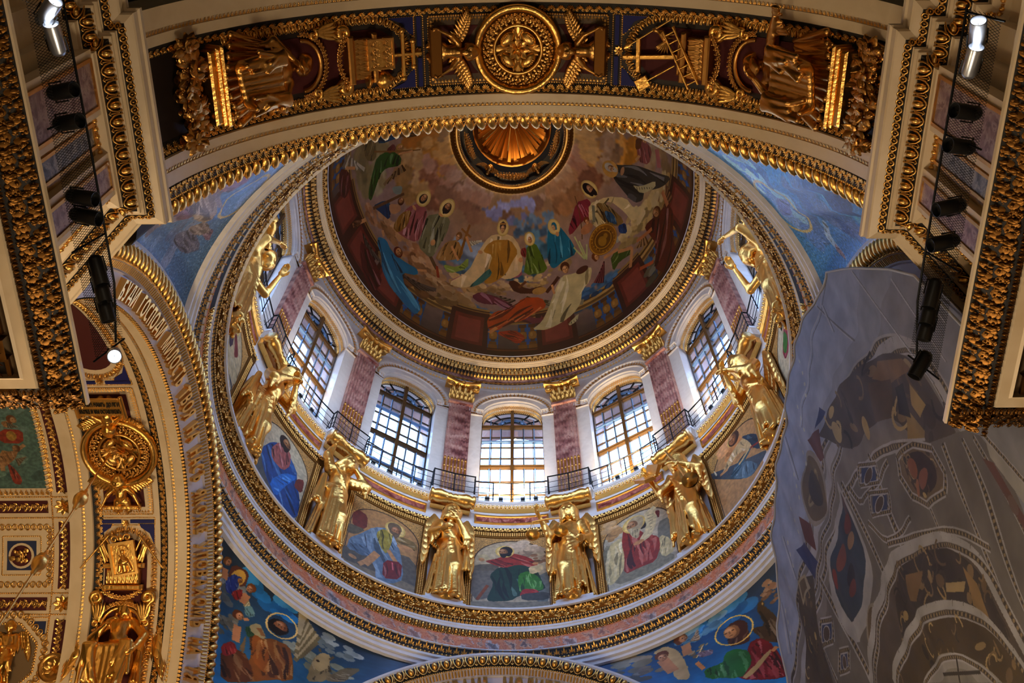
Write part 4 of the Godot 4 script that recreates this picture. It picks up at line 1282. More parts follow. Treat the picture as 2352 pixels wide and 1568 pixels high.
		part("fascia", swept(mp, [Vector2(-0.53, 15.46), Vector2(-0.55, 15.40), Vector2(-0.72, 15.40), Vector2(-0.76, 15.36)], s), M.cream, o)
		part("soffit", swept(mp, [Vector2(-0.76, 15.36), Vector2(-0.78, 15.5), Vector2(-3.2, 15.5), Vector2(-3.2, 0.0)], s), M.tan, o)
		var z := 10.35 + dz
		var n := 0
		while z < 18.0:
			var f := Transform3D(Basis(Vector3(0, 0, 1), Vector3(sd, 0, 0), Vector3.DOWN), Vector3(cx + sd * 8.62, 15.5, z))
			if f.basis.determinant() < 0: f.basis.x = -f.basis.x
			var b := Buf.new()
			if n % 2 == 0:
				frame_bars(b, f, 0.62, 0.9, 0.07, 0.07)
				part("coffer_frame", b.mesh(), M.shaded_gold, o)
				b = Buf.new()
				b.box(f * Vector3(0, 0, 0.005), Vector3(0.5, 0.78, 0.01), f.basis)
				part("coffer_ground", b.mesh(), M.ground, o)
				part("coffer_rosette", U.rosette, M.shaded_gold, o, f.scaled_local(Vector3(0.46, 0.6, 0.3)))
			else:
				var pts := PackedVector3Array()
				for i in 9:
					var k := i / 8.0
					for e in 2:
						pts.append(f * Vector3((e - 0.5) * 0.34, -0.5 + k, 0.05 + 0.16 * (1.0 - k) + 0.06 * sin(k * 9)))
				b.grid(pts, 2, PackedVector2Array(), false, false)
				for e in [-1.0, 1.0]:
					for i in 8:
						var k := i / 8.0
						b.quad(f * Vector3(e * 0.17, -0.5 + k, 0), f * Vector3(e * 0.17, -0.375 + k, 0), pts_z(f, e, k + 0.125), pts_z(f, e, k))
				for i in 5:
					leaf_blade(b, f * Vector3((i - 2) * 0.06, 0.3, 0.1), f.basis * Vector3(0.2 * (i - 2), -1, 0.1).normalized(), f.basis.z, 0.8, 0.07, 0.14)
				part("modillion", b.mesh(), M.shaded_gold, o)
			z += 0.52
			n += 1

func pts_z(f: Transform3D, e: float, k: float) -> Vector3:
	return f * Vector3(e * 0.17, -0.5 + k, 0.05 + 0.16 * (1.0 - k) + 0.06 * sin(k * 9))

func build_shell() -> void:
	# outer shell that keeps the daylight out except through the windows; floor below
	var rv := Rev.new(Vector3.ZERO, Vector3.UP, Vector3(0, 0, -1), Vector3(1, 0, 0))
	var o := struct("floor", "stone floor of the nave far below the picture", "floor")
	part("paving", turned(rv, [Vector2(60, -1.6), Vector2(0.01, -1.6)], -180, 180, 48), M.stone_floor, o)
	o = struct("wall_outer", "dark outer masonry round the whole crossing", "wall")
	part("masonry", turned(rv, [Vector2(60, -1.6), Vector2(60, 42.0)], -180, 180, 48), M.dark_wall, o)
	o = struct("ceiling_outer", "dark roof space round the outside of the drum", "roof")
	part("roof", turned(rv, [Vector2(60, 42.0), Vector2(13.8, 42.0)], -180, 180, 96), M.dark_wall, o)
	part("drum_jacket", turned(rv, [Vector2(13.72, 33.0), Vector2(13.72, 43.1)], -180, 180, 96), M.dark_wall, o)
	part("drum_cap", turned(rv, [Vector2(14.4, 55.0), Vector2(11.0, 58.0)], -180, 180, 96), M.dark_wall, o)
	# back of the vault over the nave, above and behind the near arch
	o = struct("ceiling_nave", "dark vault of the nave just visible above the near arch", "vault")
	part("vault", turned(near_arch, [Vector2(9.6, 14.6), Vector2(9.6, 34.0)], -92, 92, 40), M.deep_green, o)
	part("arch_back", turned(near_arch, [Vector2(9.0, 14.66), Vector2(12.0, 14.66)], -92, 92, 40), M.cream, o)
# ------------------------------------------------------------------ figures: smooth unions of tapered capsules, meshed as surface nets
# a bone is [a, radius at a, b, radius at b, weight]
func nets(out: Buf, bones: Array, cell: float, k: float, xf := Transform3D.IDENTITY) -> void:
	var lo := Vector3.ONE * 1e9
	var hi := -lo
	for q in bones:
		for e in [0, 2]:
			var c: Vector3 = q[e]
			var r: float = q[e + 1]
			lo = lo.min(c - Vector3.ONE * r); hi = hi.max(c + Vector3.ONE * r)
	var pad := cell * 2.5
	lo -= Vector3.ONE * pad; hi += Vector3.ONE * pad
	var nx := int((hi.x - lo.x) / cell) + 2
	var ny := int((hi.y - lo.y) / cell) + 2
	var nz := int((hi.z - lo.z) / cell) + 2
	var f := PackedFloat32Array()
	f.resize(nx * ny * nz)
	var reach := 3.2 / k
	for q in bones:
		var a: Vector3 = q[0]
		var ra: float = q[1]
		var b: Vector3 = q[2]
		var dr: float = q[3] - ra
		var wt: float = q[4] if q.size() > 4 else 1.0
		var ba := b - a
		var inv := 1.0 / maxf(ba.length_squared(), 1e-9)
		var rm := maxf(ra, ra + dr) + reach
		var l := a.min(b) - Vector3.ONE * rm - lo
		var h := a.max(b) + Vector3.ONE * rm - lo
		var x0 := maxi(0, int(l.x / cell))
		var x1 := mini(nx - 1, int(h.x / cell) + 1)
		var y0 := maxi(0, int(l.y / cell))
		var y1 := mini(ny - 1, int(h.y / cell) + 1)
		var z0 := maxi(0, int(l.z / cell))
		var z1 := mini(nz - 1, int(h.z / cell) + 1)
		for x in range(x0, x1 + 1):
			for y in range(y0, y1 + 1):
				var pa := lo + Vector3(x, y, z0) * cell - a
				var i := (x * ny + y) * nz + z0
				for z in range(z0, z1 + 1):
					var t := clampf(pa.dot(ba) * inv, 0.0, 1.0)
					var d := (pa - ba * t).length() - ra - dr * t
					if d < reach: f[i] += wt * exp(-k * maxf(d, -0.25))
					pa.z += cell
					i += 1
	var solid := PackedByteArray()
	solid.resize(f.size())
	for i in f.size():
		if f[i] > 1.0: solid[i] = 1
	var id := PackedInt32Array()
	id.resize(f.size())
	var sx := ny * nz
	var base := out.v.size()
	var corner := [0, sx, nz, sx + nz, 1, sx + 1, nz + 1, sx + nz + 1]
	var cv := [Vector3(0, 0, 0), Vector3(1, 0, 0), Vector3(0, 1, 0), Vector3(1, 1, 0), Vector3(0, 0, 1), Vector3(1, 0, 1), Vector3(0, 1, 1), Vector3(1, 1, 1)]
	var ed := [[0, 1], [2, 3], [4, 5], [6, 7], [0, 2], [1, 3], [4, 6], [5, 7], [0, 4], [1, 5], [2, 6], [3, 7]]
	for x in nx - 1:
		for y in ny - 1:
			var i := (x * ny + y) * nz
			for z in nz - 1:
				var s := solid[i] + solid[i + sx] + solid[i + nz] + solid[i + sx + nz] + solid[i + 1] + solid[i + sx + 1] + solid[i + nz + 1] + solid[i + sx + nz + 1]
				if s > 0 and s < 8:
					var m := Vector3.ZERO
					var n := 0
					for e in ed:
						var ia: int = i + corner[e[0]]
						var ib: int = i + corner[e[1]]
						if solid[ia] != solid[ib]:
							var t := (1.0 - f[ia]) / (f[ib] - f[ia])
							m += (cv[e[0]] as Vector3).lerp(cv[e[1]], t)
							n += 1
					m /= n
					var g := Vector3(
						f[i + sx] + f[i + sx + nz] + f[i + sx + 1] + f[i + sx + nz + 1] - f[i] - f[i + nz] - f[i + 1] - f[i + nz + 1],
						f[i + nz] + f[i + sx + nz] + f[i + nz + 1] + f[i + sx + nz + 1] - f[i] - f[i + sx] - f[i + 1] - f[i + sx + 1],
						f[i + 1] + f[i + sx + 1] + f[i + nz + 1] + f[i + sx + nz + 1] - f[i] - f[i + sx] - f[i + nz] - f[i + sx + nz])
					var p := xf * (lo + (Vector3(x, y, z) + m) * cell)
					id[i] = out.vert(p, (xf.basis * -g).normalized(), Vector2.ZERO)
				i += 1
	for x in range(1, nx - 1):
		for y in range(1, ny - 1):
			var i := (x * ny + y) * nz + 1
			for z in range(1, nz - 1):
				var s := solid[i]
				if s != solid[i + sx]: _nq(out, id[i - nz - 1], id[i - 1], id[i], id[i - nz], s == 0)
				if s != solid[i + nz]: _nq(out, id[i - sx - 1], id[i - sx], id[i], id[i - 1], s == 0)
				if s != solid[i + 1]: _nq(out, id[i - sx - nz], id[i - nz], id[i], id[i - sx], s == 0)
				i += 1

func _nq(o: Buf, a: int, b: int, c: int, d: int, flip: bool) -> void:
	if flip: o.ix.append_array(PackedInt32Array([a, b, c, a, c, d]))
	else: o.ix.append_array(PackedInt32Array([a, c, b, a, d, c]))

func V(x: float, y: float, z: float) -> Vector3: return Vector3(x, y, z)

# head in its own frame, centre of the skull at the origin, facing +z
func head_into(out: Buf, xf: Transform3D, hair: String, sd: int) -> void:
	var b := [[V(0, 0.02, -0.015), 0.085, V(0, 0.02, 0.01), 0.08], [V(0, -0.03, 0.03), 0.062, V(0, -0.085, 0.05), 0.036],
		[V(0, 0.02, 0.088), 0.012, V(0, -0.03, 0.108), 0.014], [V(-0.018, -0.034, 0.092), 0.01, V(0.018, -0.034, 0.092), 0.01],
		[V(-0.03, 0.026, 0.082), 0.012, V(0.03, 0.026, 0.082), 0.012], [V(-0.02, -0.062, 0.084), 0.009, V(0.02, -0.062, 0.084), 0.009], [V(-0.014, -0.074, 0.083), 0.009, V(0.014, -0.074, 0.083), 0.009],
		[V(0, -0.1, 0.072), 0.018, V(0, -0.1, 0.07), 0.018], [V(-0.045, -0.02, 0.06), 0.03, V(0.045, -0.02, 0.06), 0.03],
		[V(-0.034, 0.008, 0.092), 0.013, V(-0.03, 0.008, 0.094), 0.013, -0.8], [V(0.034, 0.008, 0.092), 0.013, V(0.03, 0.008, 0.094), 0.013, -0.8],
		[V(-0.032, 0.006, 0.076), 0.014, V(-0.03, 0.006, 0.076), 0.014, 0.9], [V(0.032, 0.006, 0.076), 0.014, V(0.03, 0.006, 0.076), 0.014, 0.9],
		[V(-0.088, -0.005, 0.0), 0.018, V(-0.086, -0.03, 0.008), 0.013], [V(0.088, -0.005, 0.0), 0.018, V(0.086, -0.03, 0.008), 0.013],
		[V(0, -0.06, -0.01), 0.05, V(0, -0.17, -0.02), 0.055]]
	var r := RandomNumberGenerator.new()
	r.seed = sd + 100
	if hair == "veil":
		for i in 9:
			var w := PI * i / 8.0
			b.append([V(cos(w) * 0.075, 0.05 + sin(w) * 0.06, 0.03), 0.03, V(cos(w) * 0.1, -0.12, -0.05), 0.03])
	elif hair != "":
		b.append([V(0, 0.045, -0.03), 0.088, V(0, 0.0, -0.04), 0.08])
		for i in 34:
			var w := PI / 2 + 0.62 + (TAU - 1.24) * (i + r.randf_range(-0.3, 0.3)) / 33.0
			var ln := 0.04 if hair == "short" or hair == "beard" else r.randf_range(0.12, 0.2)
			var q := V(cos(w) * 0.094, r.randf_range(0.0, 0.05), sin(w) * 0.094 - 0.012)
			var top := V(cos(w) * 0.03, 0.112, sin(w) * 0.03 + 0.01)
			b.append([top, 0.014, q, 0.017])
			b.append([q, 0.017, q * V(1.12, 1, 1.05) + V(0, -ln, 0), 0.012])
		if hair == "beard":
			for i in 9:
				var x := (i - 4) * 0.014
				b.append([V(x * 1.4, -0.085, 0.075 - absf(x) * 0.3), 0.016, V(x, -0.17 + absf(x), 0.085), 0.012])
	nets(out, b, 0.0105, 75.0, xf)

# hand at the wrist: fingers along +y, palm faces +z, thumb on side s
func hand_into(out: Buf, xf: Transform3D, s: float, curl: float) -> void:
	var b := [[V(0, -0.03, 0), 0.028, V(0, 0.02, 0), 0.026], [V(-0.022, 0.02, 0), 0.02, V(-0.024, 0.085, 0), 0.017], [V(0.022, 0.02, 0), 0.02, V(0.024, 0.08, 0), 0.017], [V(0, 0.03, 0), 0.02, V(0, 0.085, 0), 0.018]]
	for i in 4:
		var x := (i - 1.5) * 0.021 * s
		var l: float = [0.036, 0.042, 0.039, 0.03][i]
		var p := V(x, 0.09 - absf(i - 1.4) * 0.004, 0)
		var a := curl * 0.5
		for j in 3:
			var q := p + V(x * 0.06, cos(a), sin(a)) * l * (1.0 - j * 0.18)
			b.append([p, 0.0105 - j * 0.001, q, 0.0098 - j * 0.001])
			p = q
			a += curl * 0.8
	var t := V(-0.036 * s, 0.015, 0.01)
	var t2 := t + V(-0.03 * s, 0.035, 0.018)
	b.append([t, 0.016, t2, 0.0125])
	b.append([t2, 0.0125, t2 + V(-0.006 * s, 0.034, 0.012 + 0.01 * curl), 0.0105])
	nets(out, b, 0.0085, 130.0, xf)

# a clothed figure about 1.8 m tall at the origin, facing +z. All joints may be given in p.
func body(p: Dictionary) -> ArrayMesh:
	var out := Buf.new()
	var r := RandomNumberGenerator.new()
	var sd: int = p.get("seed", 1)
	r.seed = sd
	var hip: Vector3 = p.get("hip", V(0, 0.95, 0))
	var chest: Vector3 = p.get("chest", V(0, 1.30, 0.0))
	var neck: Vector3 = p.get("neck", chest + V(0, 0.2, 0.01))
	var head: Vector3 = p.get("head", neck + V(0, 0.17, 0.03))
	var b := []
	b.append([hip, 0.145, chest, 0.135]); b.append([chest + V(0, -0.08, 0.02), 0.12, chest + V(0, 0.06, 0.0), 0.13])
	b.append([chest + V(0, 0.12, -0.01), 0.07, neck + V(0, 0.05, 0), 0.052])
	var belly := hip.lerp(chest, 0.45)
	for s in [-1, 1]:
		var key := "l" if s < 0 else "r"
		var sh: Vector3 = p.get("sh" + key, chest + V(0.175 * s, 0.135, 0))
		var el: Vector3 = p.get("el" + key, sh + V(0.06 * s, -0.28, 0.02))
		var wr: Vector3 = p.get("wr" + key, el + V(-0.08 * s, -0.05, 0.24))
		b.append([chest + V(0.05 * s, 0.09, 0), 0.085, sh, 0.07])
		var bare: bool = p.get("bare", false)
		b.append([sh, 0.068 if bare else 0.078, el, 0.048 if bare else 0.062]); b.append([el, 0.047 if bare else 0.056, wr, 0.03 if bare else 0.034])
		if not bare:
			for i in 4:   # sleeve folds and hanging cloth
				var k := i / 4.0
				var q := el.lerp(wr, k * 0.8)
				b.append([q, 0.035, q + V(r.randf_range(-0.02, 0.02), -0.16 * (1.0 - k) - 0.05, r.randf_range(-0.03, 0.02)), 0.018])
				var u := sh.lerp(el, k)
				b.append([u + V(0, 0.0, 0.05), 0.022, u + V(0.03 * s, -0.09, 0.055), 0.02])
		var d := (wr - el).normalized()
		var pn: Vector3 = p.get("palm" + key, V(-s, 0, 0.3))
		var z := (pn - d * pn.dot(d)).normalized()
		hand_into(out, Transform3D(Basis(d.cross(z), d, z), wr + d * 0.03), float(-s), p.get("curl" + key, 0.5))
	if p.has("kl"):   # seated or striding: knees and ankles are given
		for key in ["l", "r"]:
			var s := -1.0 if key == "l" else 1.0
			var h0 := hip + V(0.1 * s, -0.03, 0.02)
			var kn: Vector3 = p["k" + key]
			var an: Vector3 = p["a" + key]
			b.append([h0, 0.12, kn, 0.09]); b.append([kn, 0.088, an, 0.06]); b.append([an, 0.05, an + V(0.02 * s, -0.05, 0.13), 0.032])
			if not p.get("nude", false):
				for i in 10:
					var k := r.randf()
					var q := h0.lerp(kn, k)
					var e := kn.lerp(an, r.randf_range(0.2, 1.0))
					b.append([q + V(r.randf_range(-0.1, 0.1), 0.085, 0.03), 0.016, kn + V(r.randf_range(-0.08, 0.08), 0.05, 0.06), 0.02])
					b.append([kn + V(r.randf_range(-0.08, 0.08), 0.03, 0.075), 0.02, e + V(r.randf_range(-0.15, 0.15), -0.05, r.randf_range(0.03, 0.1)), 0.026])
		if not p.get("nude", false):
			var kl: Vector3 = p["kl"]
			var kr: Vector3 = p["kr"]
			var al: Vector3 = p["al"]
			var ar: Vector3 = p["ar"]
			for i in 6:   # cloth spanning between the legs
				var k := (i + 0.5) / 6.0
				b.append([kl.lerp(kr, k) + V(0, -0.03, -0.03), 0.05, al.lerp(ar, k) + V(0, -0.02, -0.03), 0.045])
				b.append([belly + V((k - 0.5) * 0.2, 0, 0.06), 0.05, kl.lerp(kr, k) + V(0, 0.02, -0.02), 0.05])
	else:
		var hw: float = p.get("hem", 0.25)
		var lean: Vector3 = p.get("lean", Vector3.ZERO)
		b.append([hip, 0.16, V(lean.x * 0.5, 0.5, lean.z * 0.5), 0.16]); b.append([V(lean.x * 0.5, 0.5, lean.z * 0.5), 0.16, V(0, 0.08, 0), 0.17])
		var kx: float = p.get("knee", 0.06)   # one knee pushes forward under the cloth
		b.append([hip + V(kx, -0.08, 0.05), 0.11, V(kx * 1.5, 0.52, 0.14), 0.085]); b.append([V(kx * 1.5, 0.52, 0.14), 0.08, V(kx * 1.4, 0.08, 0.06), 0.06])
		for i in 34:
			var w := TAU * i / 34 + r.randf_range(-0.07, 0.07)
			var y0 := r.randf_range(0.62, 1.02)
			var kk := (1.02 - y0) / 1.02
			var top := V(hip.x, y0, hip.z) + V(cos(w) * (0.175 + 0.05 * kk), 0, sin(w) * (0.15 + 0.05 * kk))
			var y1 := 0.01 + (r.randf_range(0, 0.16) if r.randf() < 0.2 else 0.0)
			var rr := hw * (0.93 if i % 2 else 1.1) * r.randf_range(0.95, 1.06)
			var bot := V(cos(w + r.randf_range(-0.1, 0.1)) * rr, y1, sin(w) * rr * 0.82)
			b.append([top, 0.010, bot, r.randf_range(0.020, 0.028)])
		for s in [-1, 1]: b.append([V(0.07 * s, 0.02, 0.16), 0.04, V(0.09 * s, -0.005, 0.21), 0.028])
	# mantle folds over chest and hips
	if not p.get("nude", false):
		for i in 5:   # cloth drawn from one shoulder across the breast
			var k := i / 4.0
			var q0 := chest + V(-0.15 + 0.06 * k, 0.16 - 0.05 * k, 0.06)
			var q1 := belly + V(-0.06 + 0.1 * k, 0.14 - 0.16 * k, 0.135)
			var q2 := belly + V(0.13 + 0.03 * k, 0.10 - 0.22 * k, 0.07)
			b.append([q0, 0.012, q1, 0.019]); b.append([q1, 0.019, q2, 0.012])
		for i in 4:   # and swags round the hips
			var k := i / 3.0
			var q0 := hip + V(-0.17, 0.16 - 0.10 * k, 0.03)
			var q1 := hip + V(-0.03 + 0.05 * k, 0.04 - 0.22 * k, 0.175)
			var q2 := hip + V(0.17, 0.17 - 0.06 * k, 0.03)
			b.append([q0, 0.014, q1, 0.021]); b.append([q1, 0.021, q2, 0.014])
		var dn: int = p.get("drape", 0)
		for i in dn:   # a free end of cloth falling at one side, in flat pleats
			var x: float = p.get("drape_x", 0.27)
			var y: float = p.get("drape_y", 1.05)
			var u := (i + 0.5) / dn - 0.5
			var bx := x * 0.86 + u * 0.19
			var ly := y - 0.5 - 0.22 * absf(u) * (1.0 if i % 2 else 1.6)
			b.append([V(x * 0.8 + u * 0.05, y, 0.02 + (0.02 if i % 2 else 0.0)), 0.012, V(bx, ly, 0.03 + (0.03 if i % 2 else -0.01)), 0.02])
	for q in p.get("extra", []): b.append(q)
	nets(out, b, p.get("cell", 0.0145), p.get("k", 85.0))
	var hb: Basis = Basis.from_euler(p.get("face", Vector3.ZERO))
	head_into(out, Transform3D(hb.scaled(Vector3.ONE * float(p.get("head_size", 1.12))), head), p.get("hair", "long"), sd)
	return out.mesh()

# a wing of layered feathers: leading edge runs along pts, feathers fall along fall
func wing(pts: Array, fall: Vector3, nor: Vector3, ln: float, count := 15) -> ArrayMesh:
	var b := Buf.new()
	b.tube(pts, [0.035, 0.045, 0.04, 0.03, 0.012], 7)
	var m := pts.size() - 1
	for layer in 3:
		for i in count:
			var k := (i + 0.5) / count
			var f := k * m
			var q: Vector3 = pts[int(f)].lerp(pts[mini(int(f) + 1, m)], f - int(f))
			var d = (fall + (pts[m] - pts[0]).normalized() * (0.25 + 0.45 * k)).normalized()
			var l = ln * [1.0, 0.62, 0.32][layer] * (0.65 + 0.35 * sin(PI * clampf(k * 0.9 + 0.15, 0, 1)))
			leaf_blade(b, q + nor * (0.012 + 0.022 * layer), d, nor, l, 0.055, -0.03)
			leaf_blade(b, q - nor * 0.012, d, -nor, l * 0.97, 0.055, 0.0)
	return b.mesh()
# ------------------------------------------------------------------ brushwork: pictures painted on walls, and the print on the tarpaulin
class Canvas:
	var im: Image
	var w: int
	var h: int
	var r := RandomNumberGenerator.new()
	func _init(w_: int, h_: int, col: String) -> void:
		w = w_; h = h_
		im = Image.create(w, h, false, Image.FORMAT_RGB8)
		im.fill(Color(col))
		r.seed = w * 7 + h
	func pts(a: Array) -> PackedVector2Array:
		var o := PackedVector2Array()
		for i in range(0, a.size(), 2): o.append(Vector2(a[i], a[i + 1]))
		return o
	func fill(col: Color, q: PackedVector2Array) -> void:
		var lo := 1e9
		var hi := -1e9
		for v in q: lo = minf(lo, v.y); hi = maxf(hi, v.y)
		for y in range(maxi(0, int(lo)), mini(h - 1, int(hi)) + 1):
			var xs := []
			var yy := y + 0.5
			for i in q.size():
				var a := q[i]
				var b := q[(i + 1) % q.size()]
				if (a.y <= yy) != (b.y <= yy): xs.append(a.x + (yy - a.y) * (b.x - a.x) / (b.y - a.y))
			xs.sort()
			for i in range(0, xs.size() - 1, 2):
				var x0 := maxi(0, int(round(xs[i])))
				var x1 := mini(w, int(round(xs[i + 1])))
				if x1 > x0: im.fill_rect(Rect2i(x0, y, x1 - x0, 1), col)
	func line(col: Color, wd: float, q: PackedVector2Array) -> void:
		for i in q.size() - 1:
			var d := (q[i + 1] - q[i])
			var n := Vector2(-d.y, d.x).normalized() * wd / 2
			fill(col, PackedVector2Array([q[i] + n, q[i + 1] + n, q[i + 1] - n, q[i] - n]))
	# polygon, with rounded corners (one pass of corner cutting)
	func p(col: String, a: Array) -> void: fill(Color(col), soft(pts(a)))
	func soft(q: PackedVector2Array) -> PackedVector2Array:
		for k in 1:
			var o := PackedVector2Array()
			for i in q.size():
				var a := q[i]
				var b := q[(i + 1) % q.size()]
				o.append(a.lerp(b, 0.2)); o.append(a.lerp(b, 0.8))
			q = o
		return q
	func r_(col: String, a: Array) -> void: fill(Color(col), pts(a))
	func s(col: String, wd: float, a: Array) -> void: line(Color(col), wd, pts(a))
	func e(col: String, x: float, y: float, rx: float, ry: float, tilt := 0.0) -> void:
		var o := PackedVector2Array()
		for i in 24: o.append(Vector2(x, y) + (Vector2(cos(TAU * i / 24) * rx, sin(TAU * i / 24) * ry)).rotated(tilt))
		fill(Color(col), o)
	func ring(col: String, x: float, y: float, rx: float, ry: float, wd: float, a0 := 0.0, a1 := 360.0) -> void:
		var o := PackedVector2Array()
		for i in 33:
			var t := deg_to_rad(lerpf(a0, a1, i / 32.0))
			o.append(Vector2(x + cos(t) * rx, y + sin(t) * ry))
		line(Color(col), wd, o)
	# clothing: a filled shape with light and dark folds along a direction
	func robe(col: String, ang: float, a: Array, n := 14) -> void:
		var q := soft(pts(a))
		var c := Color(col)
		fill(c, q)
		var lo := q[0]
		var hi := q[0]
		for v in q: lo = lo.min(v); hi = hi.max(v)
		var size := (hi - lo).length()
		var d := Vector2.RIGHT.rotated(deg_to_rad(ang))
		for i in n:
			var m := Vector2(r.randf_range(lo.x, hi.x), r.randf_range(lo.y, hi.y))
			var l := size * r.randf_range(0.12, 0.32)
			var bend := r.randf_range(-0.25, 0.25)
			var strip := PackedVector2Array()
			var back := PackedVector2Array()
			var wd := size * r.randf_range(0.012, 0.035)
			for k in 7:
				var t := (k / 6.0 - 0.5) * 2.0
				var v := m + d.rotated(bend * t) * l * t
				if not Geometry2D.is_point_in_polygon(v, q): continue
				var nn := d.orthogonal() * wd * (1.0 - absf(t) * 0.8)
				strip.append(v + nn); back.append(v - nn)
			if strip.size() < 3: continue
			back.reverse()
			strip.append_array(back)
			fill(c.lightened(r.randf_range(0.08, 0.22)) if r.randf() < 0.45 else c.darkened(r.randf_range(0.2, 0.5)), strip)
	# a head: halo, hair, face turned towards ang
	func head(x: float, y: float, rr: float, skin: String, hair: String, ang: float, halo := 0.0, beard := false) -> void:
		if halo > 0.0:
			e("#9a8148", x, y, halo, halo); e("#a8905c", x, y, halo * 0.86, halo * 0.86)
		var d := Vector2.RIGHT.rotated(deg_to_rad(ang))
		var k := Color(skin)
		var dk := "#" + k.darkened(0.5).to_html(false)
		var md := "#" + k.darkened(0.25).to_html(false)
		var fx := x + d.x * rr * 0.22
		var fy := y + d.y * rr * 0.18 + rr * 0.1
		e(hair, x - d.x * rr * 0.2, y - d.y * rr * 0.2 - rr * 0.1, rr * 0.98, rr * 1.06)
		e(hair, x - d.x * rr * 0.55, y + rr * 0.35, rr * 0.5, rr * 0.8)
		e(md, fx, fy, rr * 0.66, rr * 0.86)
		e(skin, fx - rr * 0.14, fy - rr * 0.04, rr * 0.5, rr * 0.76)
		e("#" + k.lightened(0.12).to_html(false), fx - rr * 0.2, fy - rr * 0.36, rr * 0.3, rr * 0.24)
		var nx := fx + d.x * rr * 0.18
		s(md, maxf(1, rr * 0.16), [nx, fy - rr * 0.2, nx + d.x * rr * 0.06 + rr * 0.04, fy + rr * 0.16])
		for t in [-0.3, 0.3]:
			s(dk, maxf(1, rr * 0.08), [nx + t * rr - rr * 0.13, fy - rr * 0.2, nx + t * rr + rr * 0.13, fy - rr * 0.22])
			e(dk, nx + t * rr, fy - rr * 0.1, rr * 0.1, rr * 0.05)
		s(dk, maxf(1, rr * 0.09), [nx - rr * 0.16, fy + rr * 0.4, nx + rr * 0.16, fy + rr * 0.4])
		if beard:
			p(hair, [fx - rr * 0.62, fy + rr * 0.1, fx - rr * 0.4, fy + rr * 0.34, nx, fy + rr * 0.28, fx + rr * 0.45, fy + rr * 0.34, fx + rr * 0.64, fy + rr * 0.1, fx + rr * 0.46, fy + rr * 1.05, fx, fy + rr * 1.45, fx - rr * 0.44, fy + rr * 1.0])
			s(dk, maxf(1, rr * 0.1), [nx - rr * 0.15, fy + rr * 0.46, nx + rr * 0.15, fy + rr * 0.46])
	func wing(col: String, a: Array) -> void:   # root, tip, then depth to the side
		var q := pts(a)
		var c := Color(col)
		for i in 8:
			var k := i / 7.0
			var root := q[0].lerp(q[1], k * 0.55)
			var tip := q[2].lerp(q[1], k)
			var n := (tip - root).orthogonal().normalized() * (q[0].distance_to(q[1]) * 0.05 + 1.0)
			fill(c.lightened(0.12) if i % 2 else c.darkened(0.2), PackedVector2Array([root - n * 0.5, root + n * 0.5, tip + n, tip, tip - n]))
	# soft clouds of a colour
	func cloud(col: String, x: float, y: float, rx: float, ry: float, n := 26) -> void:
		var c := Color(col)
		for i in n:
			var t := r.randf_range(0, TAU)
			var k := sqrt(r.randf())
			var px := x + cos(t) * rx * k
			var py := y + sin(t) * ry * k
			var g := r.randf_range(0.16, 0.4) * minf(rx, ry)
			e("#" + (c.lightened(r.randf_range(0, 0.14)) if sin(t) < 0.2 else c.darkened(r.randf_range(0, 0.22))).to_html(false), px, py, g * 1.5, g)
	# printed ornament band along a line, and a printed field of dark carving
	func band(wd: float, a: Array) -> void:
		var q := pts(a)
		line(Color("#8e8b8c"), wd * 1.9, q)
		line(Color("#4c4236"), wd, q)
		var run := 0.0
		var k := 0
		for i in q.size() - 1:
			var l := q[i].distance_to(q[i + 1])
			while run < l:
				var v := q[i].lerp(q[i + 1], run / l)
				e("#7c6a4a" if k % 2 else "#332b23", v.x, v.y, wd * 0.36, wd * 0.36)
				run += wd * 0.62
				k += 1
			run -= l
	func relief(base: String, a: Array, n: int, size: float) -> void:
		var q := pts(a)
		fill(Color(base), q)
		var lo := q[0]
		var hi := q[0]
		for v in q: lo = lo.min(v); hi = hi.max(v)
		for i in n:
			var m := Vector2(r.randf_range(lo.x, hi.x), r.randf_range(lo.y, hi.y))
			if not Geometry2D.is_point_in_polygon(m, q): continue
			var c: String = ["#6e5a3c", "#85704a", "#2b241d", "#5a4931", "#3a3027", "#9a8458"][r.randi() % 6]
			var t := r.randf_range(0, 360)
			if i % 3: ring(c, m.x, m.y, size * r.randf_range(0.3, 1.0), size * r.randf_range(0.3, 1.2), maxf(1.5, size * 0.22), t, t + r.randf_range(90, 250))
			else: e(c, m.x, m.y, size * r.randf_range(0.2, 0.6), size * r.randf_range(0.3, 1.0), t)
	func blur(n: int) -> void:
		var a := im.get_size()
		im.resize(maxi(4, a.x / n), maxi(4, a.y / n), Image.INTERPOLATE_TRILINEAR)
		im.resize(a.x, a.y, Image.INTERPOLATE_CUBIC)
	func grain(amount: float, freq: float, gain := 1.0, contrast := 1.0) -> void:
		var f := FastNoiseLite.new()
		f.frequency = freq; f.fractal_octaves = 4; f.seed = w
		var g := f.get_image(w, h)
		for y in h:
			for x in w:
				var k := (1.0 + (g.get_pixel(x, y).r - 0.5) * amount) * gain
				var c := im.get_pixel(x, y)
				im.set_pixel(x, y, Color((c.r - 0.36) * contrast + 0.36, (c.g - 0.34) * contrast + 0.34, (c.b - 0.32) * contrast + 0.32) * k)
	func tex() -> ImageTexture:
		im.generate_mipmaps()
		return ImageTexture.create_from_image(im)

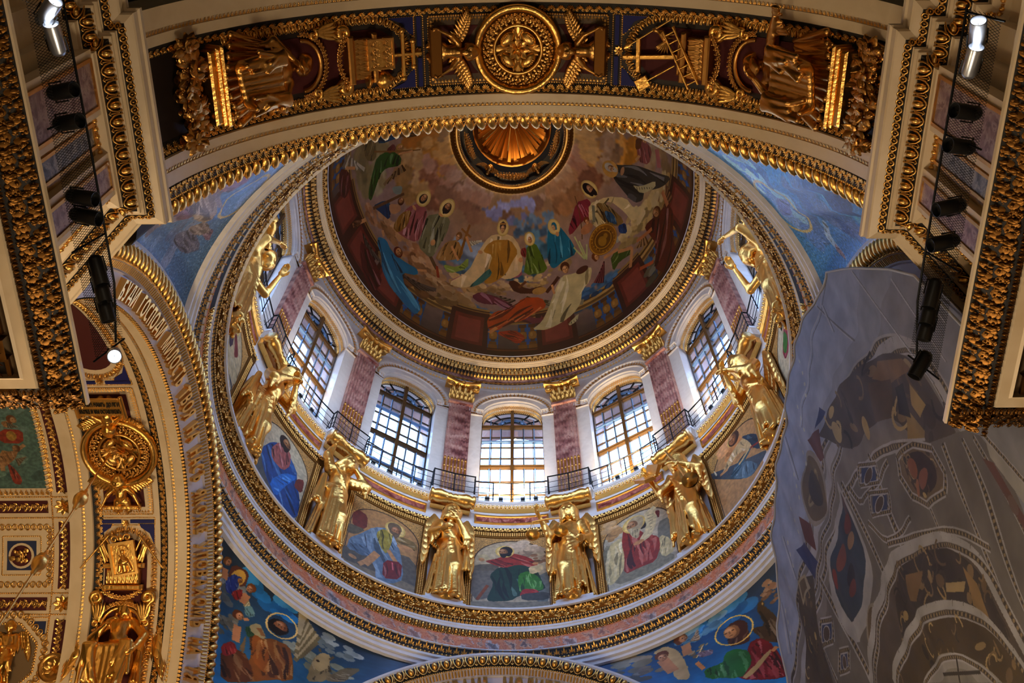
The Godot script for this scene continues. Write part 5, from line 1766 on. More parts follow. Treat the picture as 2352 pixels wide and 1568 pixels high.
func canvas_mat(key: String, c: Canvas, rough := 0.55) -> void:
	var m := mat(key, Color(1, 1, 1), rough)
	m.albedo_texture = c.tex()
	m.texture_repeat = false
func paint_dome() -> void:
	var c := Canvas.new(1760, 640, "7d5f48")
	for i in 64: c.im.fill_rect(Rect2i(0, i * 10, 1760, 10), Color("#8a6a44").lerp(Color("#7a6458"), clampf(i / 26.0, 0, 1)).lerp(Color("#4a4038"), clampf((i - 40) / 20.0, 0, 1)))
	c.cloud("#956329", 157, 119, 127, 69, 34)
	c.cloud("#9a6d35", 260, 81, 115, 87, 34)
	c.cloud("#875e44", 372, 114, 114, 80, 34)
	c.cloud("#8f6e44", 289, 188, 110, 67, 34)
	c.cloud("#89684c", 765, 42, 332, 67, 34)
	c.cloud("#7a7488", 850, 62, 187, 49, 34)
	c.cloud("#8a5f42", 1424, 88, 103, 114, 34)
	c.cloud("#97703b", 1588, 93, 134, 74, 34)
	c.cloud("#9f6e2c", 1581, 223, 66, 48, 34)
	c.cloud("#8a664c", 563, 64, 154, 76, 34)
	c.cloud("#8e6742", 1247, 56, 116, 81, 34)
	c.cloud("#85684b", 1536, 161, 127, 47, 34)
	c.cloud("#766848", 177, 342, 83, 78, 34)
	c.cloud("#7e6746", 1541, 383, 112, 60, 34)
	c.cloud("#6a7078", 721, 244, 89, 51, 30)
	c.cloud("#4f5f68", 688, 303, 76, 29, 30)
	c.cloud("#47606a", 1009, 197, 60, 50, 30)
	c.cloud("#56626c", 991, 126, 114, 39, 30)
	c.cloud("#2f4a5c", 1151, 456, 104, 43, 30)
	c.cloud("#2c4d66", 771, 462, 58, 33, 30)
	c.cloud("#304e60", 1362, 554, 89, 52, 30)
	c.cloud("#3f5560", 919, 291, 80, 29, 30)
	c.blur(9)
	c.cloud("#856140", 383, 368, 75, 30, 30)
	c.cloud("#8d6845", 458, 354, 71, 37, 30)
	c.cloud("#855f3f", 532, 354, 61, 38, 30)
	c.cloud("#8f6a47", 577, 366, 53, 34, 30)
	c.cloud("#836441", 666, 388, 81, 36, 30)
	c.cloud("#95764c", 723, 351, 65, 26, 30)
	c.cloud("#876b47", 810, 347, 85, 30, 30)
	c.cloud("#765c3b", 677, 435, 73, 43, 30)
	c.cloud("#65492d", 625, 440, 65, 43, 30)
	c.cloud("#957a4f", 955, 325, 77, 23, 30)
	c.cloud("#87704a", 1076, 283, 90, 23, 30)
	c.cloud("#8d774e", 1348, 361, 64, 41, 30)
	c.cloud("#957e52", 1423, 368, 62, 44, 30)
	c.cloud("#89744c", 1513, 422, 55, 40, 30)
	c.cloud("#7e6442", 1224, 479, 39, 18, 30)
	c.cloud("#835e3f", 319, 407, 38, 19, 30)
	c.blur(4)
	for i in 66:
		var x := i * 28
		if i % 8 > 5: continue
		for q in [["#1f4a6c", 0, 490, 28, 112], ["#4a3216", 2, 492, 22, 14], ["#5d4220", 7, 506, 12, 20], ["#6a4c24", 2, 524, 22, 34], ["#4d3518", 7, 556, 12, 12], ["#5d4220", 3, 570, 20, 14], ["#6a4c24", 0, 584, 26, 18]]: c.im.fill_rect(Rect2i(x + q[1], q[2], q[3], q[4]), Color(q[0]))
		c.e("#7a5a2c", x + 13, 541, 12, 17)
		c.e("#8a6a38", x + 10, 538, 4, 9)
	for q in [["#7a6238", 448, 8], ["#4f3a20", 456, 8], ["#8a7044", 464, 10], ["#5a4426", 474, 10], ["#7a6238", 484, 6], ["#3a2616", 602, 38], ["#5a3a22", 606, 8]]: c.im.fill_rect(Rect2i(0, q[1], 1760, q[2]), Color(q[0]))
	for q in [["#3f241e", -58, 440, 116, 200], ["#7a6238", -58, 436, 116, 8], ["#6b5230", -58, 448, 116, 5], ["#5c2c24", -44, 470, 88, 128], ["#6e3a30", -34, 484, 68, 100], ["#3f241e", -58, 602, 116, 6]]: c.im.fill_rect(Rect2i(752 + q[1], q[2], q[3], q[4]), Color(q[0]))
	for q in [["#3f241e", -58, 440, 116, 200], ["#7a6238", -58, 436, 116, 8], ["#6b5230", -58, 448, 116, 5], ["#5c2c24", -44, 470, 88, 128], ["#6e3a30", -34, 484, 68, 100], ["#3f241e", -58, 602, 116, 6]]: c.im.fill_rect(Rect2i(1007 + q[1], q[2], q[3], q[4]), Color(q[0]))
	for q in [["#3f241e", -58, 440, 116, 200], ["#7a6238", -58, 436, 116, 8], ["#6b5230", -58, 448, 116, 5], ["#5c2c24", -44, 470, 88, 128], ["#6e3a30", -34, 484, 68, 100], ["#3f241e", -58, 602, 116, 6]]: c.im.fill_rect(Rect2i(1262 + q[1], q[2], q[3], q[4]), Color(q[0]))
	for q in [["#3f241e", -58, 440, 116, 200], ["#7a6238", -58, 436, 116, 8], ["#6b5230", -58, 448, 116, 5], ["#5c2c24", -44, 470, 88, 128], ["#6e3a30", -34, 484, 68, 100], ["#3f241e", -58, 602, 116, 6]]: c.im.fill_rect(Rect2i(246 + q[1], q[2], q[3], q[4]), Color(q[0]))
	for q in [["#3f241e", -58, 440, 116, 200], ["#7a6238", -58, 436, 116, 8], ["#6b5230", -58, 448, 116, 5], ["#5c2c24", -44, 470, 88, 128], ["#6e3a30", -34, 484, 68, 100], ["#3f241e", -58, 602, 116, 6]]: c.im.fill_rect(Rect2i(1523 + q[1], q[2], q[3], q[4]), Color(q[0]))
	for q in [["#3f241e", -58, 440, 116, 200], ["#7a6238", -58, 436, 116, 8], ["#6b5230", -58, 448, 116, 5], ["#5c2c24", -44, 470, 88, 128], ["#6e3a30", -34, 484, 68, 100], ["#3f241e", -58, 602, 116, 6]]: c.im.fill_rect(Rect2i(491 + q[1], q[2], q[3], q[4]), Color(q[0]))
	for q in [["#3f241e", -58, 440, 116, 200], ["#7a6238", -58, 436, 116, 8], ["#6b5230", -58, 448, 116, 5], ["#5c2c24", -44, 470, 88, 128], ["#6e3a30", -34, 484, 68, 100], ["#3f241e", -58, 602, 116, 6]]: c.im.fill_rect(Rect2i(361 + q[1], q[2], q[3], q[4]), Color(q[0]))
	c.cloud("#836441", 639, 410, 92, 27, 22)
	c.cloud("#765c3b", 676, 429, 78, 34, 22)
	c.cloud("#65492d", 582, 445, 52, 36, 22)
	c.cloud("#95764c", 723, 351, 65, 24, 22)
	c.cloud("#725938", 464, 447, 40, 44, 22)
	c.cloud("#2c4d66", 1150, 441, 84, 24, 22)
	c.cloud("#4f4935", 1366, 561, 69, 40, 22)
	c.p("#7d4c50", [657, 374, 728, 295, 782, 299, 726, 362])
	c.p("#7d4c50", [845, 308, 915, 262, 915, 303])
	c.robe("#a58c64", 93, [785, 153, 875, 147, 913, 189, 922, 252, 910, 291, 865, 313, 811, 300, 764, 332, 717, 375, 658, 380, 719, 304, 737, 228, 756, 183], 14)
	c.robe("#8a6428", 89, [800, 171, 872, 166, 905, 211, 879, 244, 856, 290, 813, 329, 776, 338, 790, 274, 799, 227, 755, 223, 769, 192], 14)
	c.e("#9a7048", 746, 226, 10, 6)
	c.e("#9a7048", 913, 240, 9, 9)
	c.head(831, 126, 16.2, "#a07850", "#3a2414", 90, 30, false)
	c.s("#8a6428", 6.2, [813, 113, 847, 111])
	c.robe("#3f5a50", 100, [790, 274, 807, 295, 766, 344, 727, 368], 14)
	c.robe("#6a2a20", 84, [916, 200, 940, 197, 935, 236, 914, 223], 14)
	c.robe("#4f5a1e", 82, [944, 192, 983, 186, 1000, 235, 1013, 300, 919, 297, 935, 236], 14)
	c.head(960, 169, 14.0, "#9a7048", "#b5a890", 87, 25, false)
	c.robe("#1f5865", 105, [1055, 151, 1095, 137, 1117, 172, 1135, 236, 1132, 279, 1077, 280, 1038, 296, 1025, 289, 1018, 251, 1034, 197], 14)
	c.head(1085, 153, 12.4, "#a27c58", "#1f5865", 150, 29, false)
	c.e("#9a7048", 1088, 182, 8, 9)
	c.wing("#94866a", [686, 202, 742, 186, 705, 214])
	c.robe("#84643a", 87, [602, 239, 640, 214, 682, 245, 673, 276, 591, 326, 591, 284], 14)
	c.robe("#737a3a", -3, [621, 321, 678, 307, 705, 255, 714, 296, 653, 344], 14)
	c.s("#74501f", 10.6, [666, 146, 672, 276])
	c.s("#74501f", 7.7, [637, 172, 691, 186])
	c.head(639, 203, 13.6, "#9a7048", "#6a4a24", 98, 0, false)
	c.s("#9a7048", 9.6, [627, 245, 672, 282])
	c.s("#9a7048", 9.6, [712, 235, 670, 190])
	c.s("#5a4630", 12.8, [568, 319, 610, 350])
	c.s("#7a3a22", 9.2, [606, 339, 626, 376])
	c.robe("#666044", 72, [474, 213, 517, 170, 573, 164, 588, 214, 583, 269, 579, 328, 513, 322, 500, 261], 14)
	c.head(528, 140, 20.2, "#8a6240", "#2e2016", -98, 36, true)
	c.e("#9a7048", 556, 273, 9, 12)
	c.e("#9a7048", 522, 175, 13, 5)
	c.robe("#7d4c46", 64, [394, 251, 417, 200, 468, 200, 497, 257, 507, 313, 448, 341, 405, 346, 398, 288], 14)
	c.robe("#755425", 57, [391, 288, 411, 243, 442, 294, 431, 346, 403, 349], 14)
	c.head(414, 182, 18.1, "#8f6642", "#2c2620", -98, 32, false)
	c.e("#9a7048", 414, 232, 12, 5)
	c.robe("#173a52", 23, [302, 384, 315, 322, 340, 305, 382, 343, 332, 365], 14)
	c.p("#8f6a4a", [336, 311, 366, 272, 385, 283, 377, 315, 357, 326])
	c.s("#5a4028", 9.9, [310, 385, 344, 238])
	c.p("#6a6f64", [292, 274, 313, 230, 339, 249, 320, 276])
	c.head(358, 263, 13.5, "#86603c", "#4a2c16", -110, 0, false)
	c.wing("#3a2c22", [513, 452, 632, 425, 586, 456])
	c.wing("#3a3026", [340, 482, 435, 486, 386, 510])
	c.robe("#4f1f20", 36, [344, 512, 378, 497, 440, 512, 472, 550, 455, 636, 405, 602], 14)
	c.robe("#1f5d70", 36, [386, 423, 413, 402, 446, 415, 492, 408, 553, 392, 560, 415, 511, 447, 538, 486, 576, 500, 608, 524, 597, 569, 564, 559, 527, 544, 487, 530, 448, 500, 429, 462, 394, 445], 22)
	c.s("#9a7048", 10.9, [383, 393, 400, 403])
	c.s("#9a7048", 8.1, [552, 397, 581, 377])
	c.head(469, 395, 17.7, "#94683f", "#5a2410", -77, 0, false)
	c.p("#4a2d1c", [862, 319, 890, 313, 926, 351, 986, 346, 972, 373, 889, 363])
	c.s("#5a3a20", 9.0, [900, 343, 928, 321])
	c.s("#4a2d1c", 12.4, [992, 376, 1044, 331])
	c.wing("#5a5038", [925, 381, 1101, 463, 986, 424])
	c.wing("#4f4030", [889, 390, 796, 367, 849, 409])
	c.robe("#5d3038", 32, [745, 396, 770, 370, 823, 378, 874, 402, 907, 447, 963, 476, 969, 458, 969, 491, 934, 493, 893, 466, 854, 409, 775, 415], 14)
	c.robe("#8a4014", 142, [803, 477, 826, 437, 874, 427, 915, 380, 975, 390, 988, 431, 945, 449, 911, 474, 865, 485, 834, 522, 810, 519], 22)
	c.robe("#84320f", 31, [830, 526, 884, 512, 919, 546, 897, 581, 866, 554], 14)
	c.s("#9a6a40", 11.5, [813, 532, 834, 505])
	c.e("#8a6a3a", 970, 364, 24, 14)
	c.robe("#998a62", 113, [1056, 330, 1094, 341, 1147, 345, 1164, 357, 1139, 400, 1108, 413, 1091, 463, 1061, 494, 1020, 515, 978, 528, 935, 517, 966, 490, 992, 438, 1022, 372], 24)
	c.robe("#8f8460", 78, [1042, 526, 1080, 498, 1070, 528, 1045, 539], 14)
	c.s("#9a7048", 7.9, [1017, 389, 1015, 352])
	c.e("#4a2c1c", 1129, 344, 23, 12)
	c.head(1074, 309, 17.3, "#a07850", "#4a2c18", 96, 0, false)
	c.s("#8a8a5a", 5.5, [1152, 220, 1154, 314])
	c.s("#8a8a5a", 5.4, [1161, 244, 1159, 317])
	c.s("#8a8a5a", 5.3, [1182, 270, 1157, 319])
	c.s("#8a8a5a", 5.4, [1131, 253, 1151, 312])
	c.robe("#6d2d30", 93, [1239, 123, 1309, 151, 1247, 206, 1214, 190, 1134, 211, 1142, 183], 14)
	c.s("#5a4020", 3.6, [1256, 105, 1175, 245])
	c.e("#8a6040", 1213, 224, 30, 16)
	c.head(1231, 202, 12.5, "#9a7048", "#6a3a1c", 94, 0, false)
	c.robe("#3f4a1c", 158, [1237, 361, 1303, 386, 1309, 425, 1254, 407, 1220, 424], 14)
	c.s("#8f6844", 11.8, [1266, 374, 1313, 406, 1275, 461])
	c.s("#8f6844", 10.5, [1214, 354, 1271, 365])
	c.head(1192, 330, 14.0, "#9a7048", "#5a3418", 38, 0, false)
	c.wing("#4f2020", [1209, 364, 1152, 415, 1175, 433])
	c.robe("#a08c62", -174, [1284, 161, 1369, 201, 1415, 269, 1404, 319, 1440, 353, 1404, 364, 1367, 341, 1371, 291, 1363, 220, 1311, 192, 1271, 218, 1237, 206], 20)
	c.robe("#9a865c", 108, [1252, 189, 1293, 207, 1287, 269, 1282, 316, 1243, 239], 14)
	c.robe("#6a542e", 102, [1315, 180, 1345, 217, 1350, 314, 1316, 306, 1285, 252, 1290, 204], 14)
	c.robe("#2c4456", 124, [1317, 221, 1337, 258, 1319, 302, 1298, 257], 14)
	c.robe("#1f3a5a", 108, [1319, 302, 1348, 321, 1328, 353, 1306, 327], 14)
	c.s("#7d7a70", 10.8, [1299, 296, 1283, 347])
	c.s("#6a6450", 12.9, [1295, 178, 1252, 224])
	c.head(1337, 130, 23.3, "#8a6240", "#261a12", 34, 37, true)
	c.e("#6e4c16", 1245, 296, 61, 52)
	c.ring("#8f6a28", 1245, 296, 57, 48, 3.6)
	c.ring("#503610", 1245, 296, 40, 34, 3.0)
	c.ring("#8f6a28", 1245, 296, 35, 29, 2.4)
	c.e("#5a3e12", 1245, 296, 32, 27)
	c.e("#7a5a20", 1239, 299, 17, 18)
	c.e("#7a5a20", 1260, 292, 9, 9)
	c.s("#8f6a28", 3.0, [1277, 326, 1282, 332])
	c.s("#8f6a28", 3.0, [1269, 334, 1273, 341])
	c.s("#8f6a28", 2.9, [1259, 338, 1261, 345])
	c.s("#8f6a28", 2.9, [1247, 338, 1248, 346])
	c.s("#8f6a28", 2.9, [1236, 335, 1234, 341])
	c.s("#8f6a28", 2.9, [1225, 327, 1222, 333])
	c.s("#8f6a28", 2.9, [1216, 317, 1211, 321])
	c.s("#8f6a28", 2.9, [1209, 306, 1203, 308])
	c.s("#8f6a28", 2.9, [1206, 293, 1199, 293])
	c.s("#8f6a28", 3.0, [1206, 280, 1199, 278])
	c.s("#8f6a28", 3.0, [1211, 269, 1204, 265])
	c.s("#8f6a28", 3.0, [1219, 261, 1214, 255])
	c.s("#8f6a28", 3.0, [1230, 256, 1227, 249])
	c.s("#8f6a28", 3.0, [1243, 256, 1242, 249])
	c.s("#8f6a28", 3.0, [1255, 259, 1258, 253])
	c.s("#8f6a28", 3.0, [1267, 267, 1271, 262])
	c.s("#8f6a28", 3.0, [1276, 278, 1282, 275])
	c.s("#8f6a28", 3.0, [1282, 290, 1288, 289])
	c.s("#8f6a28", 3.0, [1284, 303, 1291, 305])
	c.s("#8f6a28", 3.0, [1282, 316, 1288, 319])
	c.wing("#5a3a1c", [1471, 449, 1544, 428, 1523, 479])
	c.wing("#6a4c28", [1371, 419, 1319, 421, 1363, 459])
	c.robe("#52261a", 145, [1405, 403, 1460, 436, 1501, 460, 1491, 513, 1442, 556, 1429, 626, 1362, 626, 1340, 552, 1385, 496, 1383, 404], 20)
	c.s("#8a5c3a", 15.1, [1493, 465, 1515, 416])
	c.s("#8a5c3a", 11.5, [1403, 436, 1338, 406])
	c.s("#8a4a2a", 12.4, [1349, 532, 1299, 499])
	c.head(1450, 422, 19.4, "#86603c", "#4a2c14", -100, 0, false)
	c.robe("#37332c", 82, [1493, 150, 1512, 200, 1542, 264, 1556, 370, 1573, 454, 1529, 415, 1477, 333, 1447, 341, 1422, 314, 1424, 264, 1445, 193], 20)
	c.p("#8f8460", [1468, 273, 1480, 307, 1531, 370, 1512, 379, 1461, 325])
	c.s("#3a3020", 2.5, [1468, 285, 1458, 293])
	c.s("#3a3020", 2.5, [1473, 295, 1464, 303])
	c.s("#3a3020", 2.5, [1478, 306, 1471, 313])
	c.s("#3a3020", 2.5, [1483, 316, 1477, 323])
	c.s("#3a3020", 2.5, [1488, 327, 1484, 333])
	c.s("#3a3020", 2.5, [1493, 338, 1490, 344])
	c.s("#3a3020", 2.5, [1498, 350, 1496, 354])
	c.s("#3a3020", 2.5, [1502, 361, 1502, 365])
	c.e("#94703a", 1477, 168, 36, 34)
	c.head(1482, 168, 18.8, "#8a6848", "#8a8070", 80, 0, true)
	c.e("#8a6848", 1495, 218, 18, 8)
	c.robe("#75463e", 161, [1616, 260, 1644, 300, 1622, 338, 1566, 327, 1558, 276], 14)
	c.head(1644, 300, 12.1, "#9a7048", "#5a3a1c", 169, 0, false)
	c.s("#94704c", 9.1, [1582, 280, 1559, 264])
	c.s("#8a5650", 20.7, [1629, 362, 1575, 379])
	c.p("#5a3a20", [1640, 260, 1647, 290, 1606, 281, 1598, 257])
	c.robe("#5f5030", 18, [89, 382, 94, 318, 161, 309, 175, 330, 159, 364], 14)
	c.robe("#2f4a1c", 31, [166, 310, 159, 244, 206, 202, 237, 215, 219, 275, 229, 306, 258, 338, 288, 380, 270, 390, 205, 336], 20)
	c.robe("#5a2f2c", 43, [153, 265, 139, 230, 167, 221, 175, 253], 14)
	c.wing("#5a4222", [237, 208, 270, 303, 267, 202])
	c.s("#6a4c24", 5.9, [143, 323, 205, 123])
	c.head(162, 205, 13.2, "#9a7048", "#8a6a30", -63, 0, false)
	c.s("#9a7048", 7.9, [189, 213, 198, 154])
	c.robe("#24404f", -69, [94, 318, 105, 217, 96, 152, 120, 145, 122, 196, 128, 293], 14)
	c.robe("#6a4a24", -67, [111, 217, 96, 152, 132, 125, 134, 176], 14)
	c.head(93, 121, 12.9, "#9a7048", "#5a3a18", -59, 24, false)
	c.wing("#7d7460", [110, 461, 185, 376, 137, 503])
	c.robe("#4a1f20", 32, [130, 525, 159, 463, 199, 453, 224, 508, 197, 543], 14)
	c.s("#9a7048", 8.9, [144, 481, 163, 425])
	c.s("#9a7048", 11.0, [299, 515, 319, 437])
	c.robe("#5a3a24", -45, [291, 501, 311, 451, 316, 490, 302, 518], 14)
	c.grain(0.2, 0.02, 1.12, 1.4)
	canvas_mat("dome", c, 0.42)
func lunette(c: Canvas, bg: String) -> void:
	var o := PackedVector2Array()
	o.append(Vector2(6, 420)); o.append(Vector2(6, 130))
	for i in 21: o.append(Vector2(128 - cos(PI * i / 20.0) * 122, 130 - sin(PI * i / 20.0) * 116))
	o.append(Vector2(250, 420))
	c.fill(Color("#3a2a18"), o)
	for i in o.size(): o[i] = Vector2(128, 210) + (o[i] - Vector2(128, 210)) * 0.975
	c.fill(Color(bg), o)

func paint_panels() -> void:
	var keep := {}
	var c0 := Canvas.new(256, 420, "86663a")
	c0.grain(0.9, 0.2)
	lunette(c0, "#8a7a62")
	c0.cloud("#8a7660", 167, 57, 81, 39, 24)
	c0.cloud("#6f5138", 206, 119, 52, 25, 18)
	c0.p("#5a5248", [-2, 151, 88, 152, 86, 296, 5, 328])
	c0.p("#565650", [208, 206, 250, 182, 245, 345, 206, 339])
	c0.p("#6a6050", [5, 322, 246, 323, 245, 362, 6, 361])
	c0.p("#52493c", [10, 149, 88, 133, 88, 171, 11, 180])
	c0.robe("#1d3326", 77, [88, 152, 151, 139, 205, 150, 220, 207, 236, 269, 203, 282, 150, 295, 128, 317, 61, 323, 53, 310, 74, 238, 58, 198], 20)
	c0.robe("#2f5a1a", 84, [151, 189, 182, 172, 216, 207, 234, 269, 203, 276, 158, 284, 150, 237], 14)
	c0.robe("#7a231a", 33, [154, 290, 166, 261, 204, 265, 218, 284, 165, 302], 14)
	c0.p("#3c3a34", [158, 284, 247, 283, 246, 323, 162, 316])
	c0.robe("#74291c", 31, [40, 125, 87, 108, 111, 82, 139, 82, 186, 104, 217, 146, 197, 155, 147, 139, 108, 158, 68, 141], 14)
	c0.p("#a08c68", [182, 154, 229, 144, 230, 179, 189, 194])
	c0.p("#8a7a5c", [16, 97, 47, 89, 64, 116, 25, 134])
	c0.s("#6a3a18", 10.7, [55, 246, 23, 319])
	c0.e("#8f6844", 32, 120, 10, 9)
	c0.e("#8f6844", 206, 138, 10, 7)
	c0.head(107, 72, 21.9, "#7f5838", "#1c1612", 162, 31, true)
	keep[0] = c0
	var c1 := Canvas.new(256, 420, "86663a")
	c1.grain(0.9, 0.2)
	lunette(c1, "#85633e")
	c1.p("#4f473c", [-4, 272, 123, 192, 245, 185, 260, 352, 8, 339])
	c1.p("#6a5c48", [6, 326, 255, 303, 260, 359, 13, 365])
	c1.p("#5a2a1c", [7, 100, 26, 67, 62, 72, 67, 143, 17, 159])
	c1.p("#4f4636", [-1, 158, 67, 143, 34, 193, 1, 205])
	c1.robe("#55606a", 65, [44, 185, 90, 109, 143, 80, 170, 129, 192, 181, 215, 300, 178, 341, 122, 345, 125, 284, 77, 255, 15, 280, 16, 224], 22)
	c1.robe("#48535e", 20, [10, 253, 71, 213, 104, 252, 59, 277], 14)
	c1.robe("#77692a", 75, [99, 135, 122, 94, 157, 105, 157, 154, 148, 215, 123, 192], 14)
	c1.robe("#6a5430", 0, [157, 105, 188, 94, 238, 108, 247, 145, 185, 161], 14)
	c1.s("#8f6844", 16.0, [150, 190, 182, 234])
	c1.s("#8f6844", 25.6, [84, 303, 117, 227])
	c1.s("#8f6844", 16.6, [65, 317, 87, 286])
	c1.e("#8f6844", 40, 298, 15, 8)
	c1.robe("#5f1d16", 76, [141, 243, 202, 223, 205, 305, 146, 330], 5)
	c1.s("#a05050", 5.2, [170, 241, 176, 275])
	c1.e("#8f6844", 205, 150, 29, 14)
	c1.head(162, 76, 25.1, "#80583a", "#5a4a38", 57, 36, true)
	keep[-30] = c1
	var c2 := Canvas.new(256, 420, "86663a")
	c2.grain(0.9, 0.2)
	lunette(c2, "#8f836c")
	c2.p("#46443e", [17, 273, 52, 186, 232, 334, 64, 321])
	c2.robe("#163a63", 42, [41, 203, 71, 122, 121, 69, 199, 117, 212, 162, 243, 226, 253, 312, 205, 334, 138, 305, 73, 260], 26)
	c2.robe("#7a4640", 57, [77, 149, 100, 81, 154, 69, 171, 126, 150, 181, 95, 186], 14)
	c2.robe("#1f5488", -27, [114, 279, 157, 179, 212, 136, 175, 234, 156, 314], 14)
	c2.p("#5a2a20", [208, 150, 237, 123, 242, 194, 206, 194])
	c2.head(126, 58, 27.9, "#74502f", "#2a1c12", -41, 0, true)
	keep[-60] = c2
	var c3 := Canvas.new(256, 420, "86663a")
	c3.grain(0.9, 0.2)
	lunette(c3, "#8a7f6c")
	c3.p("#6a6250", [1, 121, 80, 139, 235, 305, 231, 332, 0, 329])
	c3.p("#5d584c", [200, 118, 247, 124, 237, 292, 187, 252])
	c3.cloud("#8a6a44", 38, 57, 42, 48, 16)
	c3.robe("#958560", 99, [21, 131, 78, 105, 84, 198, 61, 277, 21, 323, 2, 307], 14)
	c3.robe("#958560", 107, [202, 185, 231, 224, 240, 294, 197, 298, 184, 234], 14)
	c3.robe("#6d2718", 87, [81, 74, 119, 82, 156, 150, 196, 188, 194, 242, 170, 294, 117, 288, 62, 293, 73, 207, 69, 141], 24)
	c3.p("#9a8c6c", [152, 46, 208, 21, 198, 116, 170, 168, 136, 176, 127, 161, 160, 119])
	c3.s("#4a4438", 2.2, [170, 60, 193, 65])
	c3.s("#4a4438", 2.2, [170, 76, 190, 80])
	c3.s("#4a4438", 2.2, [171, 91, 187, 94])
	c3.s("#4a4438", 2.1, [171, 106, 183, 109])
	c3.s("#4a4438", 2.1, [171, 122, 180, 123])
	c3.s("#4a4438", 2.1, [172, 137, 177, 137])
	c3.s("#4a4438", 2.1, [172, 152, 174, 151])
	c3.p("#2a221c", [137, 69, 160, 69, 161, 112, 138, 112])
	c3.robe("#5a2018", 79, [197, 56, 217, 64, 208, 107], 14)
	c3.head(120, 70, 30.0, "#7f5a3a", "#84755c", 170, 41, true)
	c3.robe("#8a7c60", 93, [100, 77, 139, 104, 127, 154, 103, 122], 8)
	c3.e("#8f6844", 126, 169, 19, 10)
	keep[30] = c3
	var c4 := Canvas.new(256, 420, "86663a")
	c4.grain(0.9, 0.2)
	lunette(c4, "#8a6844")
	c4.cloud("#9a6a40", 94, 52, 56, 58, 18)
	c4.p("#3c4044", [-16, 66, 137, 175, 238, 260, 233, 271, 137, 277, -20, 80])
	c4.robe("#4a5a62", 98, [103, 154, 157, 203, 187, 270, 138, 274, 67, 185], 14)
	c4.robe("#947c58", 83, [89, 90, 146, 79, 187, 107, 195, 163, 177, 168, 131, 123, 89, 128, 64, 139, 39, 133], 14)
	c4.robe("#24303a", 69, [156, 67, 212, 128, 238, 198, 236, 250, 193, 192, 183, 134], 14)
	c4.robe("#2f4650", -176, [189, 168, 133, 151, 64, 177, 83, 202, 168, 175], 14)
	c4.s("#6a2818", 8.2, [236, 201, 178, 164])
	c4.s("#94805a", 9.3, [172, 162, 115, 170])
	c4.s("#8f6844", 11.3, [70, 135, 35, 128])
	c4.p("#a89c80", [16, 74, 27, 113, 18, 113])
	c4.head(126, 37, 27.9, "#7a5030", "#3a2416", -120, 29, false)
	keep[60] = c4
	var c5 := Canvas.new(256, 420, "86663a")
	c5.grain(0.9, 0.2)
	lunette(c5, "#8c7c60")
	c5.robe("#5a1d1c", 51, [108, 80, 137, 58, 180, 75, 210, 94, 191, 131, 158, 95], 14)
	c5.robe("#8a7c60", 29, [155, 164, 221, 122, 266, 172, 230, 203], 14)
	c5.p("#3a3a40", [199, 202, 238, 200, 262, 226])
	c5.robe("#2f2030", 25, [89, 121, 74, 58, 158, 107, 146, 158], 14)
	c5.head(137, 46, 16.4, "#80583a", "#4a3420", -65, 23, false)
	keep[-90] = c5
	var c6 := Canvas.new(256, 420, "86663a")
	c6.grain(0.9, 0.2)
	lunette(c6, "#958a72")
	c6.robe("#7a2a3a", 168, [174, 55, 159, 115, 94, 159, 53, 147, 58, 100, 110, 79], 14)
	c6.robe("#2f5a24", 165, [118, 74, 123, 129, 73, 145, 61, 105], 14)
	c6.p("#2c2018", [128, 26, 146, 55, 107, 66, 103, 42])
	c6.head(131, 47, 15.1, "#80583a", "#241a14", -115, 0, false)
	keep[90] = c6
	for a in keep:
		(keep[a] as Canvas).grain(0.3, 0.05, 1.2, 1.25)
		canvas_mat("panel_%d" % a, keep[a], 0.5)
